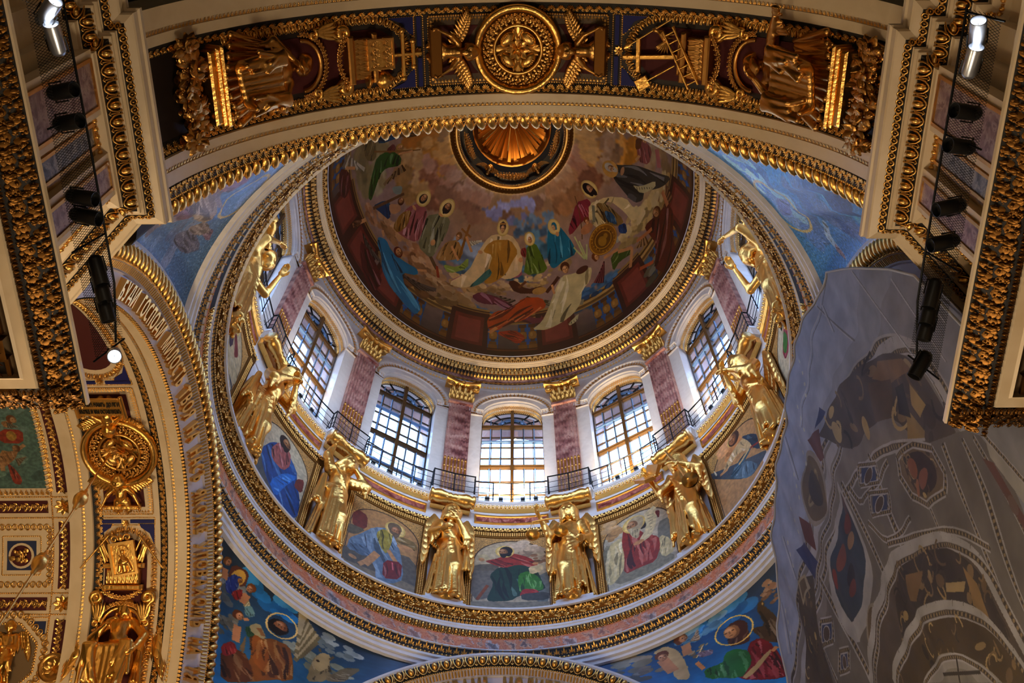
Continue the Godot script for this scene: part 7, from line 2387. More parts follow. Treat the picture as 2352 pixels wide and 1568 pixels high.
# ------------------------------------------------------------------ things of the drum
func build_paintings() -> void:
	var what := {0: "arched painting of a bearded man in red and green reaching for a book", -30: "arched painting of a man in yellow and grey blue bending over a red book", -60: "arched painting of a seated man wrapped in deep blue", 30: "arched painting of an old bearded man in russet holding up a written scroll", 60: "arched painting of a man in cream and slate blue with an oar-like staff", -90: "narrow arched painting of a figure in red at the far left", 90: "narrow-looking arched painting with red and green drapery at the far right of the ring"}
	for az in what:
		var o := thing("painting", what[az], "painting", "apostle paintings between the gilded statues")
		var fr: Transform3D = drum.frame(az, 11.06, 34.42)
		o.transform = fr
		var inv := fr.affine_inverse()
		var p := PackedVector3Array()
		var uv := PackedVector2Array()
		for r in 2:
			for i in 11:
				p.append(inv * cylp(lerpf(-1.75, 1.75, i / 10.0), [34.6, 40.4][r], 11.06, az))
				uv.append(Vector2(i / 10.0, 1.0 - r))
		var b := Buf.new()
		b.grid(p, 11, uv)
		part("picture", b.mesh(), M["panel_%d" % az], o)
		b = Buf.new()
		var q := PackedVector3Array()
		for e in [[40.34, 11.07], [40.38, 10.98], [41.02, 10.96], [41.06, 11.09]]:
			for i in 13: q.append(inv * drum.at(az - 11.2 + 22.4 * i / 12.0, e[1], e[0]))
		b.grid(q, 13)
		for s in [-1.0, 1.0]:
			q = PackedVector3Array()
			for e in [1.70, 1.74, 2.1, 2.14]:
				for h in [34.5, 40.4]: q.append(inv * cylp(s * e, h, 10.97 if e > 1.71 and e < 2.12 else 11.07, az))
			b.grid(q, 2)
		part("frame", b.mesh(), M.dark_gold, o)
		var xs := []
		for xf in row(drum, Vector2(10.96, 40.66), Vector2(10.94, 41.0), az - 11.2, az + 11.2, 0.32, 0.5): xs.append(inv * xf)
		many("frame_scrolls", U.scroll, M.gold_leaf, xs, o)
		xs = []
		for k in 3:
			for xf in row(drum, Vector2(10.96, 40.40 + 0.085 * k), Vector2(10.96, 40.48 + 0.085 * k), az - 9.0, az + 9.0, 0.1, 0.9): xs.append(inv * xf)
			for s in [-1.0, 1.0]:
				for i in 52:
					var f := drum.frame(az + rad_to_deg(s * (1.79 + 0.09 * k) / 11.0), 10.965, 34.65 + i * 0.11)
					xs.append(inv * f.scaled_local(Vector3(0.085, 0.1, 0.08)))
		many("frame_pearls", U.pearl, M.gold_leaf, xs, o)

func statue_at(called: String, label: String, az: float, p: Dictionary, sc := 3.62, turn := 0.0, r := 10.52) -> Node3D:
	var o := thing(called, label, "statue", "gilded statues round the drum")
	var f := drum.frame(az, r, 34.78)
	o.transform = Transform3D(f.basis * Basis(Vector3.UP, turn) * Basis.IDENTITY.scaled(V(sc * 0.86, sc, sc * 0.9)), f.origin)
	part("figure", body(p), M.gold, o)
	return o

func wings(o: Node3D, spread := 0.40, top := 1.68, down := 0.6, back := -0.10) -> void:
	for s in [-1.0, 1.0]:
		part("wing", wing([V(0.07 * s, 1.30, back), V(spread * 0.5 * s, top - 0.08, back - 0.03), V(spread * 0.8 * s, top, back), V(spread * s, top - 0.16, back + 0.03), V(spread * 1.02 * s, top - 0.75, back + 0.06)], V(-0.24 * s, -1, 0.02), V(0, 0, 1), down, 19), M.gold_leaf, o)

func build_statues() -> void:
	var o := statue_at("angel_statue", "gilded angel with hands folded on breast, left of the central painting", -15.0, {"seed": 3, "hem": 0.25, "elr": V(0.25, 1.14, 0.10), "wrr": V(0.07, 1.36, 0.21), "palmr": V(-0.3, 0, -1), "ell": V(-0.27, 1.16, 0.08), "wrl": V(-0.17, 1.08, 0.24), "face": V(0.1, 0.35, -0.12), "drape": 5, "drape_x": 0.30, "drape_y": 1.15})
	wings(o, 0.31, 1.70, 0.62)
	o = statue_at("angel_statue", "gilded angel holding small balance scales, right of the central painting", 14.6, {"seed": 8, "hem": 0.25, "ell": V(-0.28, 1.20, 0.10), "wrl": V(-0.36, 1.36, 0.28), "elr": V(0.27, 1.12, 0.02), "wrr": V(0.22, 0.93, 0.19), "face": V(0.12, 0.0, 0.05), "knee": -0.07, "drape": 6, "drape_x": -0.28, "drape_y": 1.1}, 3.66)
	wings(o, 0.31, 1.70, 0.62)
	o = statue_at("veiled_statue", "gilded woman raising both arms to her head, left of the man with the red book", -45.4, {"seed": 5, "hem": 0.25, "ell": V(-0.26, 1.68, -0.02), "wrl": V(-0.22, 1.90, 0.02), "elr": V(0.40, 1.42, 0.12), "wrr": V(0.17, 1.62, 0.10), "palmr": V(-0.4, 0.3, -1), "head": V(0.05, 1.64, 0.07), "face": V(0.2, 0.25, -0.3), "hair": "veil", "drape": 7, "drape_x": -0.31, "drape_y": 1.2, "bare": false}, 3.62)
	o = statue_at("angel_statue", "gilded angel with long trumpet and an open book, right of the old man's painting", 45.3, {"seed": 6, "hem": 0.25, "ell": V(-0.32, 1.2, 0.14), "wrl": V(-0.37, 1.42, 0.26), "elr": V(0.36, 1.17, 0.10), "wrr": V(0.20, 1.22, 0.29), "face": V(0.1, -0.25, 0.12), "knee": 0.08, "drape": 8, "drape_x": -0.33, "drape_y": 0.95}, 3.58)
	wings(o, 0.31, 1.70, 0.62)
	o = statue_at("mantled_statue", "gilded bowed figure in a long mantle, left of the painting of the man in blue", -74.6, {"seed": 12, "hem": 0.25, "chest": V(0.02, 1.27, 0.1), "neck": V(0.03, 1.45, 0.16), "head": V(0.05, 1.60, 0.24), "elr": V(0.30, 1.16, 0.28), "wrr": V(0.1, 1.36, 0.36), "ell": V(-0.25, 1.12, 0.26), "wrl": V(-0.06, 1.32, 0.36), "face": V(0.45, 0.3, -0.1), "hair": "long", "drape": 9, "drape_x": -0.34, "drape_y": 1.25}, 3.6)
	var b := Buf.new()
	var cl := []
	for i in 9: cl.append([V(-0.2 + 0.05 * i, 1.42 - 0.02 * absf(i - 4), -0.1), 0.03, V(-0.36 + 0.09 * i, 0.25, -0.24), 0.04])
	nets(b, cl, 0.018, 80.0)
	part("mantle", b.mesh(), M.gold, o)
	o = statue_at("angel_statue", "gilded praying angel seen from the side, before the painting at the far right", 76.0, {"seed": 15, "hem": 0.25, "chest": V(0, 1.29, 0.06), "neck": V(0, 1.48, 0.1), "head": V(0, 1.64, 0.17), "elr": V(0.26, 1.13, 0.2), "wrr": V(0.05, 1.36, 0.38), "palmr": V(-1, 0, 0), "ell": V(-0.26, 1.13, 0.2), "wrl": V(-0.05, 1.36, 0.38), "palml": V(1, 0, 0), "face": V(0.4, 0.0, 0.0), "drape": 6, "drape_x": -0.3}, 3.6)
	wings(o, 0.31, 1.70, 0.62, -0.16)
	o = statue_at("reaching_statue", "gilded figure with both arms lifted, cut off by the entablature at the far left", -104.5, {"seed": 21, "hem": 0.25, "ell": V(-0.3, 1.62, 0.1), "wrl": V(-0.16, 1.86, 0.2), "elr": V(0.42, 1.5, 0.2), "wrr": V(0.26, 1.74, 0.3), "bare": true, "head": V(0.02, 1.65, 0.12), "face": V(0.3, 0, 0.1), "hair": "short", "drape": 6}, 3.6)
	o = statue_at("reaching_statue", "gilded figure with bare lifted arms, cut off by the entablature at the far right", 105.5, {"seed": 22, "hem": 0.25, "ell": V(-0.4, 1.4, 0.25), "wrl": V(-0.2, 1.66, 0.35), "elr": V(0.38, 1.62, 0.2), "wrr": V(0.2, 1.86, 0.35), "bare": true, "head": V(-0.04, 1.64, 0.14), "face": V(0.35, -0.3, 0), "hair": "long", "drape": 5}, 3.6)
	# what two of them hold
	o = thing("balance_scales", "small gilded balance scales held out by the angel right of centre", "scales")
	var f := drum.frame(9.4, 9.55, 39.5)
	o.transform = f.scaled_local(Vector3.ONE * 1.3)
	var tb := Buf.new()
	tb.tube([V(-0.5, 0, 0), V(0, 0.05, 0), V(0.5, 0, 0)], [0.02, 0.035, 0.02], 6)
	part("beam", tb.mesh(), M.gold, o)
	for s in [-1.0, 1.0]:
		tb = Buf.new()
		for k in 3: tb.tube([V(0.48 * s, 0, 0), V(0.48 * s + cos(k * 2.1) * 0.2, -0.75, sin(k * 2.1) * 0.2)], [0.008], 4)
		part("chain", tb.mesh(), M.gold, o)
		tb = Buf.new()
		tb.lathe([[0.01, -0.9], [0.15, -0.86], [0.24, -0.75], [0.22, -0.75], [0.1, -0.83], [0.01, -0.85]], 16, Transform3D(Basis.IDENTITY, V(0.48 * s, 0, 0)))
		part("pan", tb.mesh(), M.gold, o)
	o = thing("trumpet", "long gilded trumpet held aslant by the angel right of the old man's painting", "trumpet")
	f = drum.frame(45.3, 9.55, 34.78)
	o.transform = f
	tb = Buf.new()
	tb.tube([V(0.05, 6.0, 0.0), V(0.35, 4.9, 0.05), V(0.72, 3.4, 0.0), V(0.82, 3.0, 0.0), V(0.88, 2.75, 0.0)], [0.05, 0.07, 0.1, 0.16, 0.36], 12)
	part("tube", tb.mesh(), M.gold, o)
	tb = Buf.new()
	tb.ball(V(0.45, 4.5, 0.05), V(0.11, 0.09, 0.11), 10, 6)
	part("knop", tb.mesh(), M.gold, o)
	o = thing("open_book", "gilded open book held up beside the trumpet by the angel", "book")
	f = drum.frame(39.3, 9.6, 39.9)
	o.transform = Transform3D(f.basis * Basis(Vector3(0, 0, 1), 0.55) * Basis(Vector3(1, 0, 0), -0.3), f.origin)
	for s in [-1.0, 1.0]:
		tb = Buf.new()
		tb.box(V(0.27 * s, 0, 0.06), V(0.52, 1.5, 0.16), Basis(Vector3.UP, -0.45 * s))
		part("leaf_block", tb.mesh(), M.gold, o)
	tb = Buf.new()
	tb.tube([V(0, -0.78, 0), V(0, 0.78, 0)], [0.07], 8)
	part("spine", tb.mesh(), M.gold, o)
	# plinths and the gilt bolsters over the heads
	var where := {-105: "at the far left", -75: "under the bowed figure", -45: "under the woman with raised arms", -15: "under the angel with folded hands", 15: "under the angel with scales", 45: "under the angel with the trumpet", 75: "under the praying angel", 105: "at the far right"}
	for a in where:
		var pl := thing("plinth", "white stepped plinth " + where[a] + " on the rim of the ring", "plinth", "white plinths of the statues")
		pl.transform = drum.frame(a - 0.3, 10.55, 34.42)
		var pb := Buf.new()
		pb.box(V(0, 0.19, 0), V(1.56, 0.34, 0.78))
		part("block", pb.mesh(), M.white, pl)
		pb = Buf.new()
		pb.box(V(0, 0.06, 0.0), V(1.8, 0.12, 0.86))
		part("step", pb.mesh(), M.white, pl)
		var br := thing("scroll_bracket", "gilded rolled bracket " + (where[a] as String).replace("under", "above") + " carrying the gallery", "bracket", "gilded brackets under the gallery")
		br.transform = drum.frame(a - 0.3, 10.62, 42.16)
		pb = Buf.new()
		var T := Transform3D(Basis(Vector3(0, 0, 1), PI / 2), V(0, 0.06, 0.16))
		pb.lathe([[0.02, -1.08], [0.30, -1.08], [0.34, -0.98], [0.26, -0.9], [0.32, -0.78], [0.34, -0.6], [0.22, -0.2], [0.26, -0.12], [0.2, 0.0], [0.26, 0.12], [0.22, 0.2], [0.34, 0.6], [0.32, 0.78], [0.26, 0.9], [0.34, 0.98], [0.30, 1.08], [0.02, 1.08]], 20, T)
		part("roll", pb.mesh(), M.gold, br)
		for s in [-1.0, 1.0]:
			pb = Buf.new()
			for k in 6:
				var w := TAU * k / 6
				leaf_blade(pb, V(s * 0.22, 0.06 + sin(w) * 0.22, 0.16 + cos(w) * 0.22), V(s, 0.12 * sin(w), 0.12 * cos(w)).normalized(), V(0, sin(w), cos(w)), 0.5, 0.11, 0.03)
			part("roll_leaves", pb.mesh(), M.gold_leaf, br)
		pb = Buf.new()
		pb.box(V(0, 0.1, -0.3), V(1.9, 0.55, 0.24))
		part("backplate", pb.mesh(), M.gold, br)

func build_gallery() -> void:
	var o := thing("gallery_railing", "thin black iron railing running round the gallery before the drum windows", "railing")
	var line := []
	for k in 9:
		var a := -120.0 + 30.0 * k
		for e in [[a - 9.5, 10.92], [a - 4.7, 10.92], [a, 10.92], [a + 4.7, 10.92], [a + 9.5, 10.92], [a + 9.5, 10.68], [a + 15.0, 10.68], [a + 20.5, 10.68]]: line.append(e)
	var at := func(i: int, h: float) -> Vector3: return drum.at(line[i][0], line[i][1], h)
	for i in line.size() - 1:
		for e in [[44.72, 0.035], [44.22, 0.014], [43.75, 0.014], [43.36, 0.018]]:
			var b := Buf.new()
			b.tube([at.call(i, e[0]), at.call(i + 1, e[0])], [e[1]], 5)
			part("rail" if e[1] > 0.03 else "wire", b.mesh(), M.iron, o)
	for i in line.size():
		var b := Buf.new()
		b.tube([at.call(i, 43.2), at.call(i, 44.75)], [0.03], 5)
		part("post", b.mesh(), M.iron, o)
		if i % 8 in [4, 0]:
			b = Buf.new()
			var c := drum.at(line[i][0], 11.3, 43.3)
			b.tube([at.call(i, 44.7), c], [0.02], 4); b.tube([at.call(i, 43.3), drum.at(line[i][0], 11.3, 44.4)], [0.02], 4)
			part("brace", b.mesh(), M.iron, o)
	for k in 8:   # wire netting before the pilasters
		var a := -105.0 + 30 * k
		var b := Buf.new()
		for i in 26:
			for s in [-1.0, 1.0]:
				var a0 := a - 5.4 + 10.8 * i / 25.0
				var a1 := clampf(a0 + s * 4.2, a - 5.5, a + 5.5)
				var k1 := absf(a1 - a0) / 4.2
				if k1 < 0.1: continue
				b.tube([drum.at(a0, 10.68, 43.3), drum.at(a1, 10.68, 43.3 + 1.4 * k1)], [0.005], 3)
		part("netting", b.mesh(), M.net_pale, o).set_meta("kind", "stuff")
	var lamps := [[-6.2, "first from the left below the central window"], [-2.7, "left of the mullion below the central window"], [2.8, "right of the mullion below the central window"], [6.1, "last on the right below the central window"], [62.2, "below the deep blue window, right of its mullion"], [57.1, "below the deep blue window, left of its mullion"], [-61.5, "below the second window from left, far one"], [-56.9, "below the second window from left, near one"], [-36.4, "left end below the window left of centre"], [-31.9, "middle below the window left of centre"], [-23.7, "right end below the window left of centre"], [27.4, "left one below the window right of centre"], [32.6, "right one below the window right of centre"]]
	for e in lamps:
		var l := thing("floodlight", "small black floodlight on the gallery edge, " + e[1], "floodlight", "floodlights on the gallery")
		l.transform = drum.frame(e[0], 11.0, 43.24)
		var b := Buf.new()
		b.box(V(0, 0.17, 0), V(0.2, 0.2, 0.14), Basis(Vector3(1, 0, 0), 0.4))
		part("housing", b.mesh(), M.black, l)
		b = Buf.new()
		b.tube([V(-0.12, 0.16, 0), V(-0.12, 0.02, 0), V(0.12, 0.02, 0), V(0.12, 0.16, 0)], [0.014], 4)
		part("yoke", b.mesh(), M.black, l)
		if int(absf(e[0])) in [2, 27, 32, 57, 61]:   # these are switched on and wash the dome
			b = Buf.new()
			b.box(V(0, 0.285, 0.03), V(0.16, 0.01, 0.1), Basis(Vector3(1, 0, 0), 0.4))
			part("lens", b.mesh(), M.lamp_glow, l)
			var sp := SpotLight3D.new()
			sp.name = "dome_beam"
			sp.light_energy = DOME_WASH
			sp.light_color = Color(1.0, 0.86, 0.64)
			sp.light_size = 0.15
			sp.spot_angle = 48.0
			sp.spot_range = 60.0
			sp.spot_attenuation = 2.0
			sp.shadow_enabled = true
			sp.transform = Transform3D(Basis(Vector3(1, 0, 0), 1.15), V(0, 0.45, 0.1))
			l.add_child(sp, true)

func build_eye_wreath() -> void:
	# cherub heads and swags in the blue cove of the eye
	var hb := Buf.new()
	head_into(hb, Transform3D(Basis.IDENTITY.scaled(Vector3.ONE * 2.3), Vector3.ZERO), "short", 2)
	var hm := hb.mesh()
	var wm := wing([V(0.1, 0.05, 0), V(0.3, 0.2, 0), V(0.5, 0.2, 0), V(0.7, 0.05, 0), V(0.85, -0.1, 0)], V(0, -1, 0.1), V(0, 0, 1), 0.4, 9)
	var wl := wing([V(-0.1, 0.05, 0), V(-0.3, 0.2, 0), V(-0.5, 0.2, 0), V(-0.7, 0.05, 0), V(-0.85, -0.1, 0)], V(0, -1, 0.1), V(0, 0, 1), 0.4, 9)
	for e in [[-31.0, "left"], [33.0, "right"]]:
		var o := thing("cherub_relief", "small gilded cherub head between wings on the %s side of the dome's eye" % e[1], "cherub", "cherub heads in the dome's eye")
		o.transform = Transform3D(drum.frame(e[0], 3.0, 70.1).basis * Basis(Vector3(1, 0, 0), 0.7), drum.at(e[0], 2.95, 70.1))
		part("head", hm, M.bronze, o)
		part("wing", wm, M.bronze, o); part("wing", wl, M.bronze, o)
	for e in [[0.0, "at the bottom", 17.0], [-72.0, "at the left", 14.0], [74.0, "at the right", 14.0]]:
		var o := thing("fruit_swag", "dark gilded swag of fruit and leaves %s of the dome's eye" % e[1], "swag", "swags in the dome's eye")
		var xs := []
		for i in 9:
			var f := drum.frame(e[0] + e[2] * (i - 4) / 4.0, 3.1, 69.95)
			xs.append(Transform3D((f.basis * Basis(Vector3(1, 0, 0), 0.7)).scaled_local(Vector3.ONE * (0.75 - 0.07 * absf(i - 4))), f.origin))
		many("fruit", U.fruit, M.bronze, xs, o)

	# an added lamp, unseen behind the near arch, that brightens the rays
	var o := thing("added_lantern_lamp", "small added lamp hanging high inside the dome's eye", "lamp")
	o.position = V(0, 71.6, 0.6)
	var b := Buf.new()
	b.tube([V(0, 0.2, 0), V(0, 3.0, 0)], [0.02], 5)
	part("cord", b.mesh(), M.iron, o)
	b = Buf.new()
	b.ball(V(0, 0, 0), V(0.12, 0.18, 0.12), 10, 7)
	part("bulb", b.mesh(), M.bulb, o)
	var l := OmniLight3D.new()
	l.name = "added_lantern_light"
	l.light_energy = 2.6
	l.light_color = Color(1.0, 0.88, 0.66)
	l.light_size = 0.2
	l.omni_range = 30.0
	l.omni_attenuation = 2.0
	l.shadow_enabled = true
	o.add_child(l)

# ------------------------------------------------------------------ reliefs on the arches
func slab(b: Buf, c: Vector3, s: Vector3, ch := 0.03, bs := Basis.IDENTITY) -> void:   # a box with bevelled front edges, facing +z
	var h := s / 2
	var f := [V(-h.x + ch, -h.y + ch, h.z), V(h.x - ch, -h.y + ch, h.z), V(h.x - ch, h.y - ch, h.z), V(-h.x + ch, h.y - ch, h.z)]
	var m := [V(-h.x, -h.y, h.z - ch), V(h.x, -h.y, h.z - ch), V(h.x, h.y, h.z - ch), V(-h.x, h.y, h.z - ch)]
	var k := [V(-h.x, -h.y, -h.z), V(h.x, -h.y, -h.z), V(h.x, h.y, -h.z), V(-h.x, h.y, -h.z)]
	for l in [f, m, k]:
		for i in 4: l[i] = c + bs * l[i]
	b.quad(f[0], f[1], f[2], f[3])
	for i in 4:
		var j := (i + 1) % 4
		b.quad(m[i], m[j], f[j], f[i]); b.quad(k[i], k[j], m[j], m[i])

func relief_thing(called: String, label: String, category: String, rv: Rev, a: float, d: float, r: float, up: float, group := "") -> Node3D:
	var o := thing(called, label, category, group)
	o.transform = relief_frame(rv, a, d, r, up)
	return o

func cherub(label: String, rv: Rev, a: float, d: float, r: float, up: float, sd: int, m: Material) -> void:
	var o := relief_thing("winged_cherub", label, "cherub", rv, a, d, r, up, "winged cherubs beside the medallions")
	o.transform = o.transform.scaled_local(Vector3.ONE * 1.3)
	part("figure", body({"seed": sd, "nude": true, "bare": true, "hip": V(0, -0.1, 0.1), "chest": V(0, 0.14, 0.16), "neck": V(0, 0.3, 0.2), "head": V(0.0, 0.44, 0.26), "head_size": 1.45, "shl": V(-0.16, 0.24, 0.16), "shr": V(0.16, 0.24, 0.16), "ell": V(-0.34, 0.08, 0.2), "wrl": V(-0.46, -0.16, 0.24), "elr": V(0.34, 0.08, 0.2), "wrr": V(0.46, -0.16, 0.24), "kl": V(-0.16, -0.34, 0.12), "al": V(-0.1, -0.4, 0.0), "kr": V(0.16, -0.34, 0.12), "ar": V(0.1, -0.4, 0.0), "hair": "short", "curll": 1.0, "curlr": 1.0, "cell": 0.014}), m, o)
	for s in [-1.0, 1.0]:
		part("wing", wing([V(0.08 * s, 0.2, 0.06), V(0.22 * s, 0.34, 0.08), V(0.4 * s, 0.44, 0.1), V(0.56 * s, 0.5, 0.12), V(0.7 * s, 0.52, 0.12)], V(0.25 * s, -0.8, 0), V(0, 0, 1), 0.34, 11), m, o)

func seated(label: String, rv: Rev, a: float, d: float, r: float, up: float, sd: int, hair: String, m: Material, sc: float, with_wings := false, extra := {}) -> void:
	var o := relief_thing("seated_figure", label, "relief figure", rv, a, d, r, up)
	o.transform = o.transform.scaled_local(Vector3.ONE * sc)
	var p := {"seed": sd, "hip": V(0, 0.55, 0.1), "chest": V(0.0, 0.92, 0.12), "hair": hair, "kl": V(-0.24, 0.55, 0.45), "al": V(-0.22, 0.06, 0.36), "kr": V(0.24, 0.6, 0.42), "ar": V(0.2, 0.08, 0.42), "ell": V(-0.36, 0.78, 0.2), "wrl": V(-0.14, 0.94, 0.34), "elr": V(0.38, 0.82, 0.22), "wrr": V(0.36, 0.6, 0.42), "face": V(0, 0.2, 0), "drape": 8, "drape_x": 0.36, "drape_y": 0.75, "cell": 0.0135}
	for k in extra: p[k] = extra[k]
	part("figure", body(p), m, o)
	if with_wings:
		for s in [-1.0, 1.0]: part("wing", wing([V(0.1 * s, 0.9, 0.0), V(0.3 * s, 1.22, 0.02), V(0.44 * s, 1.25, 0.04), V(0.54 * s, 1.0, 0.05), V(0.55 * s, 0.6, 0.06)], V(-0.05 * s, -1, 0.02), V(0, 0, 1), 0.75, 14), m, o)
	else:
		var b := Buf.new()   # a cloak spread out behind the shoulders and lap
		var cl := []
		for i in 10:
			var x := -0.5 + i / 9.0
			cl.append([V(x * 0.5, 1.05, 0.0), 0.035, V(x * 1.0, 0.12 + absf(x) * 0.3, 0.05), 0.045])
		nets(b, cl, 0.018, 70.0)
		part("cloak", b.mesh(), m, o)

func wreath_arch(label: String, rv: Rev, a: float, d: float, r: float, up: float, m: Material) -> void:
	var o := relief_thing("wreath_arch", label, "wreath", rv, a, d, r, up)
	var xs := []
	for i in 24:
		var w := PI * (i + 0.5) / 24
		xs.append(Transform3D(Basis(Vector3(0, 0, 1), w - PI / 2).scaled_local(Vector3(0.22, 0.2, 0.16)), V(cos(w) * 0.82, sin(w) * 0.72, 0.1)))
	many("laurel", U.fruit, m, xs, o)
	var b := Buf.new()
	var pts := []
	for i in 17: pts.append(V(cos(PI * i / 16) * 0.66, sin(PI * i / 16) * 0.58, 0.08))
	b.tube(pts, [0.06], 7)
	part("inner_roll", b.mesh(), m, o)

func volute(label: String, rv: Rev, a: float, d: float, r: float, up: float, s: float, m: Material) -> void:
	var o := relief_thing("scroll_console", label, "console", rv, a, d, r, up, "scroll consoles on the arch")
	var b := Buf.new()
	var pts := []
	for q in arc_pts(Vector2(0.05, 0.42), 0.2, -60, 500, 18, 0.18, 0.8): pts.push_front(V(q.x * s, q.y, q.z))
	pts.append(V(-0.02 * s, 0.05, 0.16)); pts.append(V(-0.1 * s, -0.25, 0.14))
	for q in arc_pts(Vector2(0.02, -0.42), 0.13, 150, -260, 12, 0.16, 0.8): pts.append(V(q.x * s, q.y, q.z))
	b.tube(pts, [0.05, 0.06, 0.07, 0.08, 0.09, 0.09, 0.1, 0.1, 0.1, 0.1, 0.1, 0.1, 0.1, 0.1, 0.1, 0.1, 0.09, 0.09, 0.09, 0.09, 0.08, 0.07, 0.06, 0.05], 7)
	part("scroll", b.mesh(), m, o)
	b = Buf.new()
	for k in 5: leaf_blade(b, V(-0.05 * s + (k - 2) * 0.03, -0.3, 0.22), V((k - 2) * 0.16, 1, 0).normalized(), V(0, 0, 1), 0.6, 0.07, 0.04)
	part("acanthus", b.mesh(), m, o)

func lectern(label: String, rv: Rev, a: float, d: float, r: float, up: float, m: Material) -> void:
	var o := relief_thing("carved_altar", label, "altar", rv, a, d, r, up)
	for e in [["base", 0.0, 1.3, 0.18, 0.36], ["fluted_block", 0.36, 1.1, 0.5, 0.28], ["cap", 0.72, 1.34, 0.16, 0.36], ["top_step", 0.88, 1.0, 0.12, 0.26]]:
		var b := Buf.new()
		slab(b, V(0, e[1], e[4] / 2), V(e[2], e[3], e[4]), 0.04)
		part(e[0], b.mesh(), m, o)
	many("block_leaves", U.leaf, m, line_row(V(-0.55, 0.36, 0.28), V(0.55, 0.36, 0.28), Vector3.UP, Vector3(0, 0, 1), 0.44, 0.13, 0.7), o)
	var xs := []
	for i in 11:
		var x := (i - 5) / 5.0
		xs.append(Transform3D(Basis.IDENTITY.scaled(V(0.2, 0.2, 0.2)), V(x * 0.6, -0.12 - 0.22 * (1 - x * x), 0.24)))
	many("fruit_festoon", U.fruit, m, xs, o)

func pedestal(label: String, rv: Rev, a: float, d: float, r: float, up: float, m: Material) -> void:
	var o := relief_thing("pedestal", label, "pedestal", rv, a, d, r, up, "pedestals of the seated figures")
	for e in [["cap_moulding", 0.12, 1.98, 0.12, 0.52], ["cyma", 0.02, 1.9, 0.12, 0.46], ["dado", -0.14, 1.8, 0.24, 0.4]]:
		var b := Buf.new()
		slab(b, V(0, e[1], e[4] / 2), V(e[2], e[3], e[4]), 0.05)
		part(e[0], b.mesh(), m, o)

func garland(label: String, rv: Rev, a: float, d: float, r: float, up: float, sd: int, m: Material) -> void:
	var o := relief_thing("leaf_garland", label, "garland", rv, a, d, r, up, "leaf garlands at the springing of the near arch")
	o.transform = o.transform.scaled_local(V(0.95, 1.35, 1.25))
	var rr := RandomNumberGenerator.new()
	rr.seed = sd
	for i in 7:
		var x := -1.15 + i * 0.38
		var b := Buf.new()
		var c := V(x, -0.05 + 0.1 * sin(i * 1.7), 0.14)
		b.ball(c, V(0.2, 0.22, 0.2), 10, 7)
		for k in 9:
			var w := TAU * k / 9 + rr.randf()
			leaf_blade(b, c + V(cos(w) * 0.08, sin(w) * 0.08, 0.12), V(cos(w), sin(w), 0.3).normalized(), V(0, 0, 1), rr.randf_range(0.24, 0.36), 0.13, -0.08 - 0.1 * rr.randf())
		for k in 5: leaf_blade(b, c + V(rr.randf_range(-0.1, 0.1), rr.randf_range(-0.1, 0.1), 0.18), V(rr.randf_range(-1, 1), rr.randf_range(-1, 1), 0.2).normalized(), V(0, 0, 1), 0.26, 0.11, -0.04)
		part("leaf_bunch", b.mesh(), m, o)
	var xs := []
	for i in 16: xs.append(Transform3D(Basis(Vector3(0, 0, 1), rr.randf() * 6).scaled_local(Vector3.ONE * 0.42), V(rr.randf_range(-1.2, 1.2), rr.randf_range(-0.25, 0.25), 0.12)))
	many("berries", U.fruit, m, xs, o)

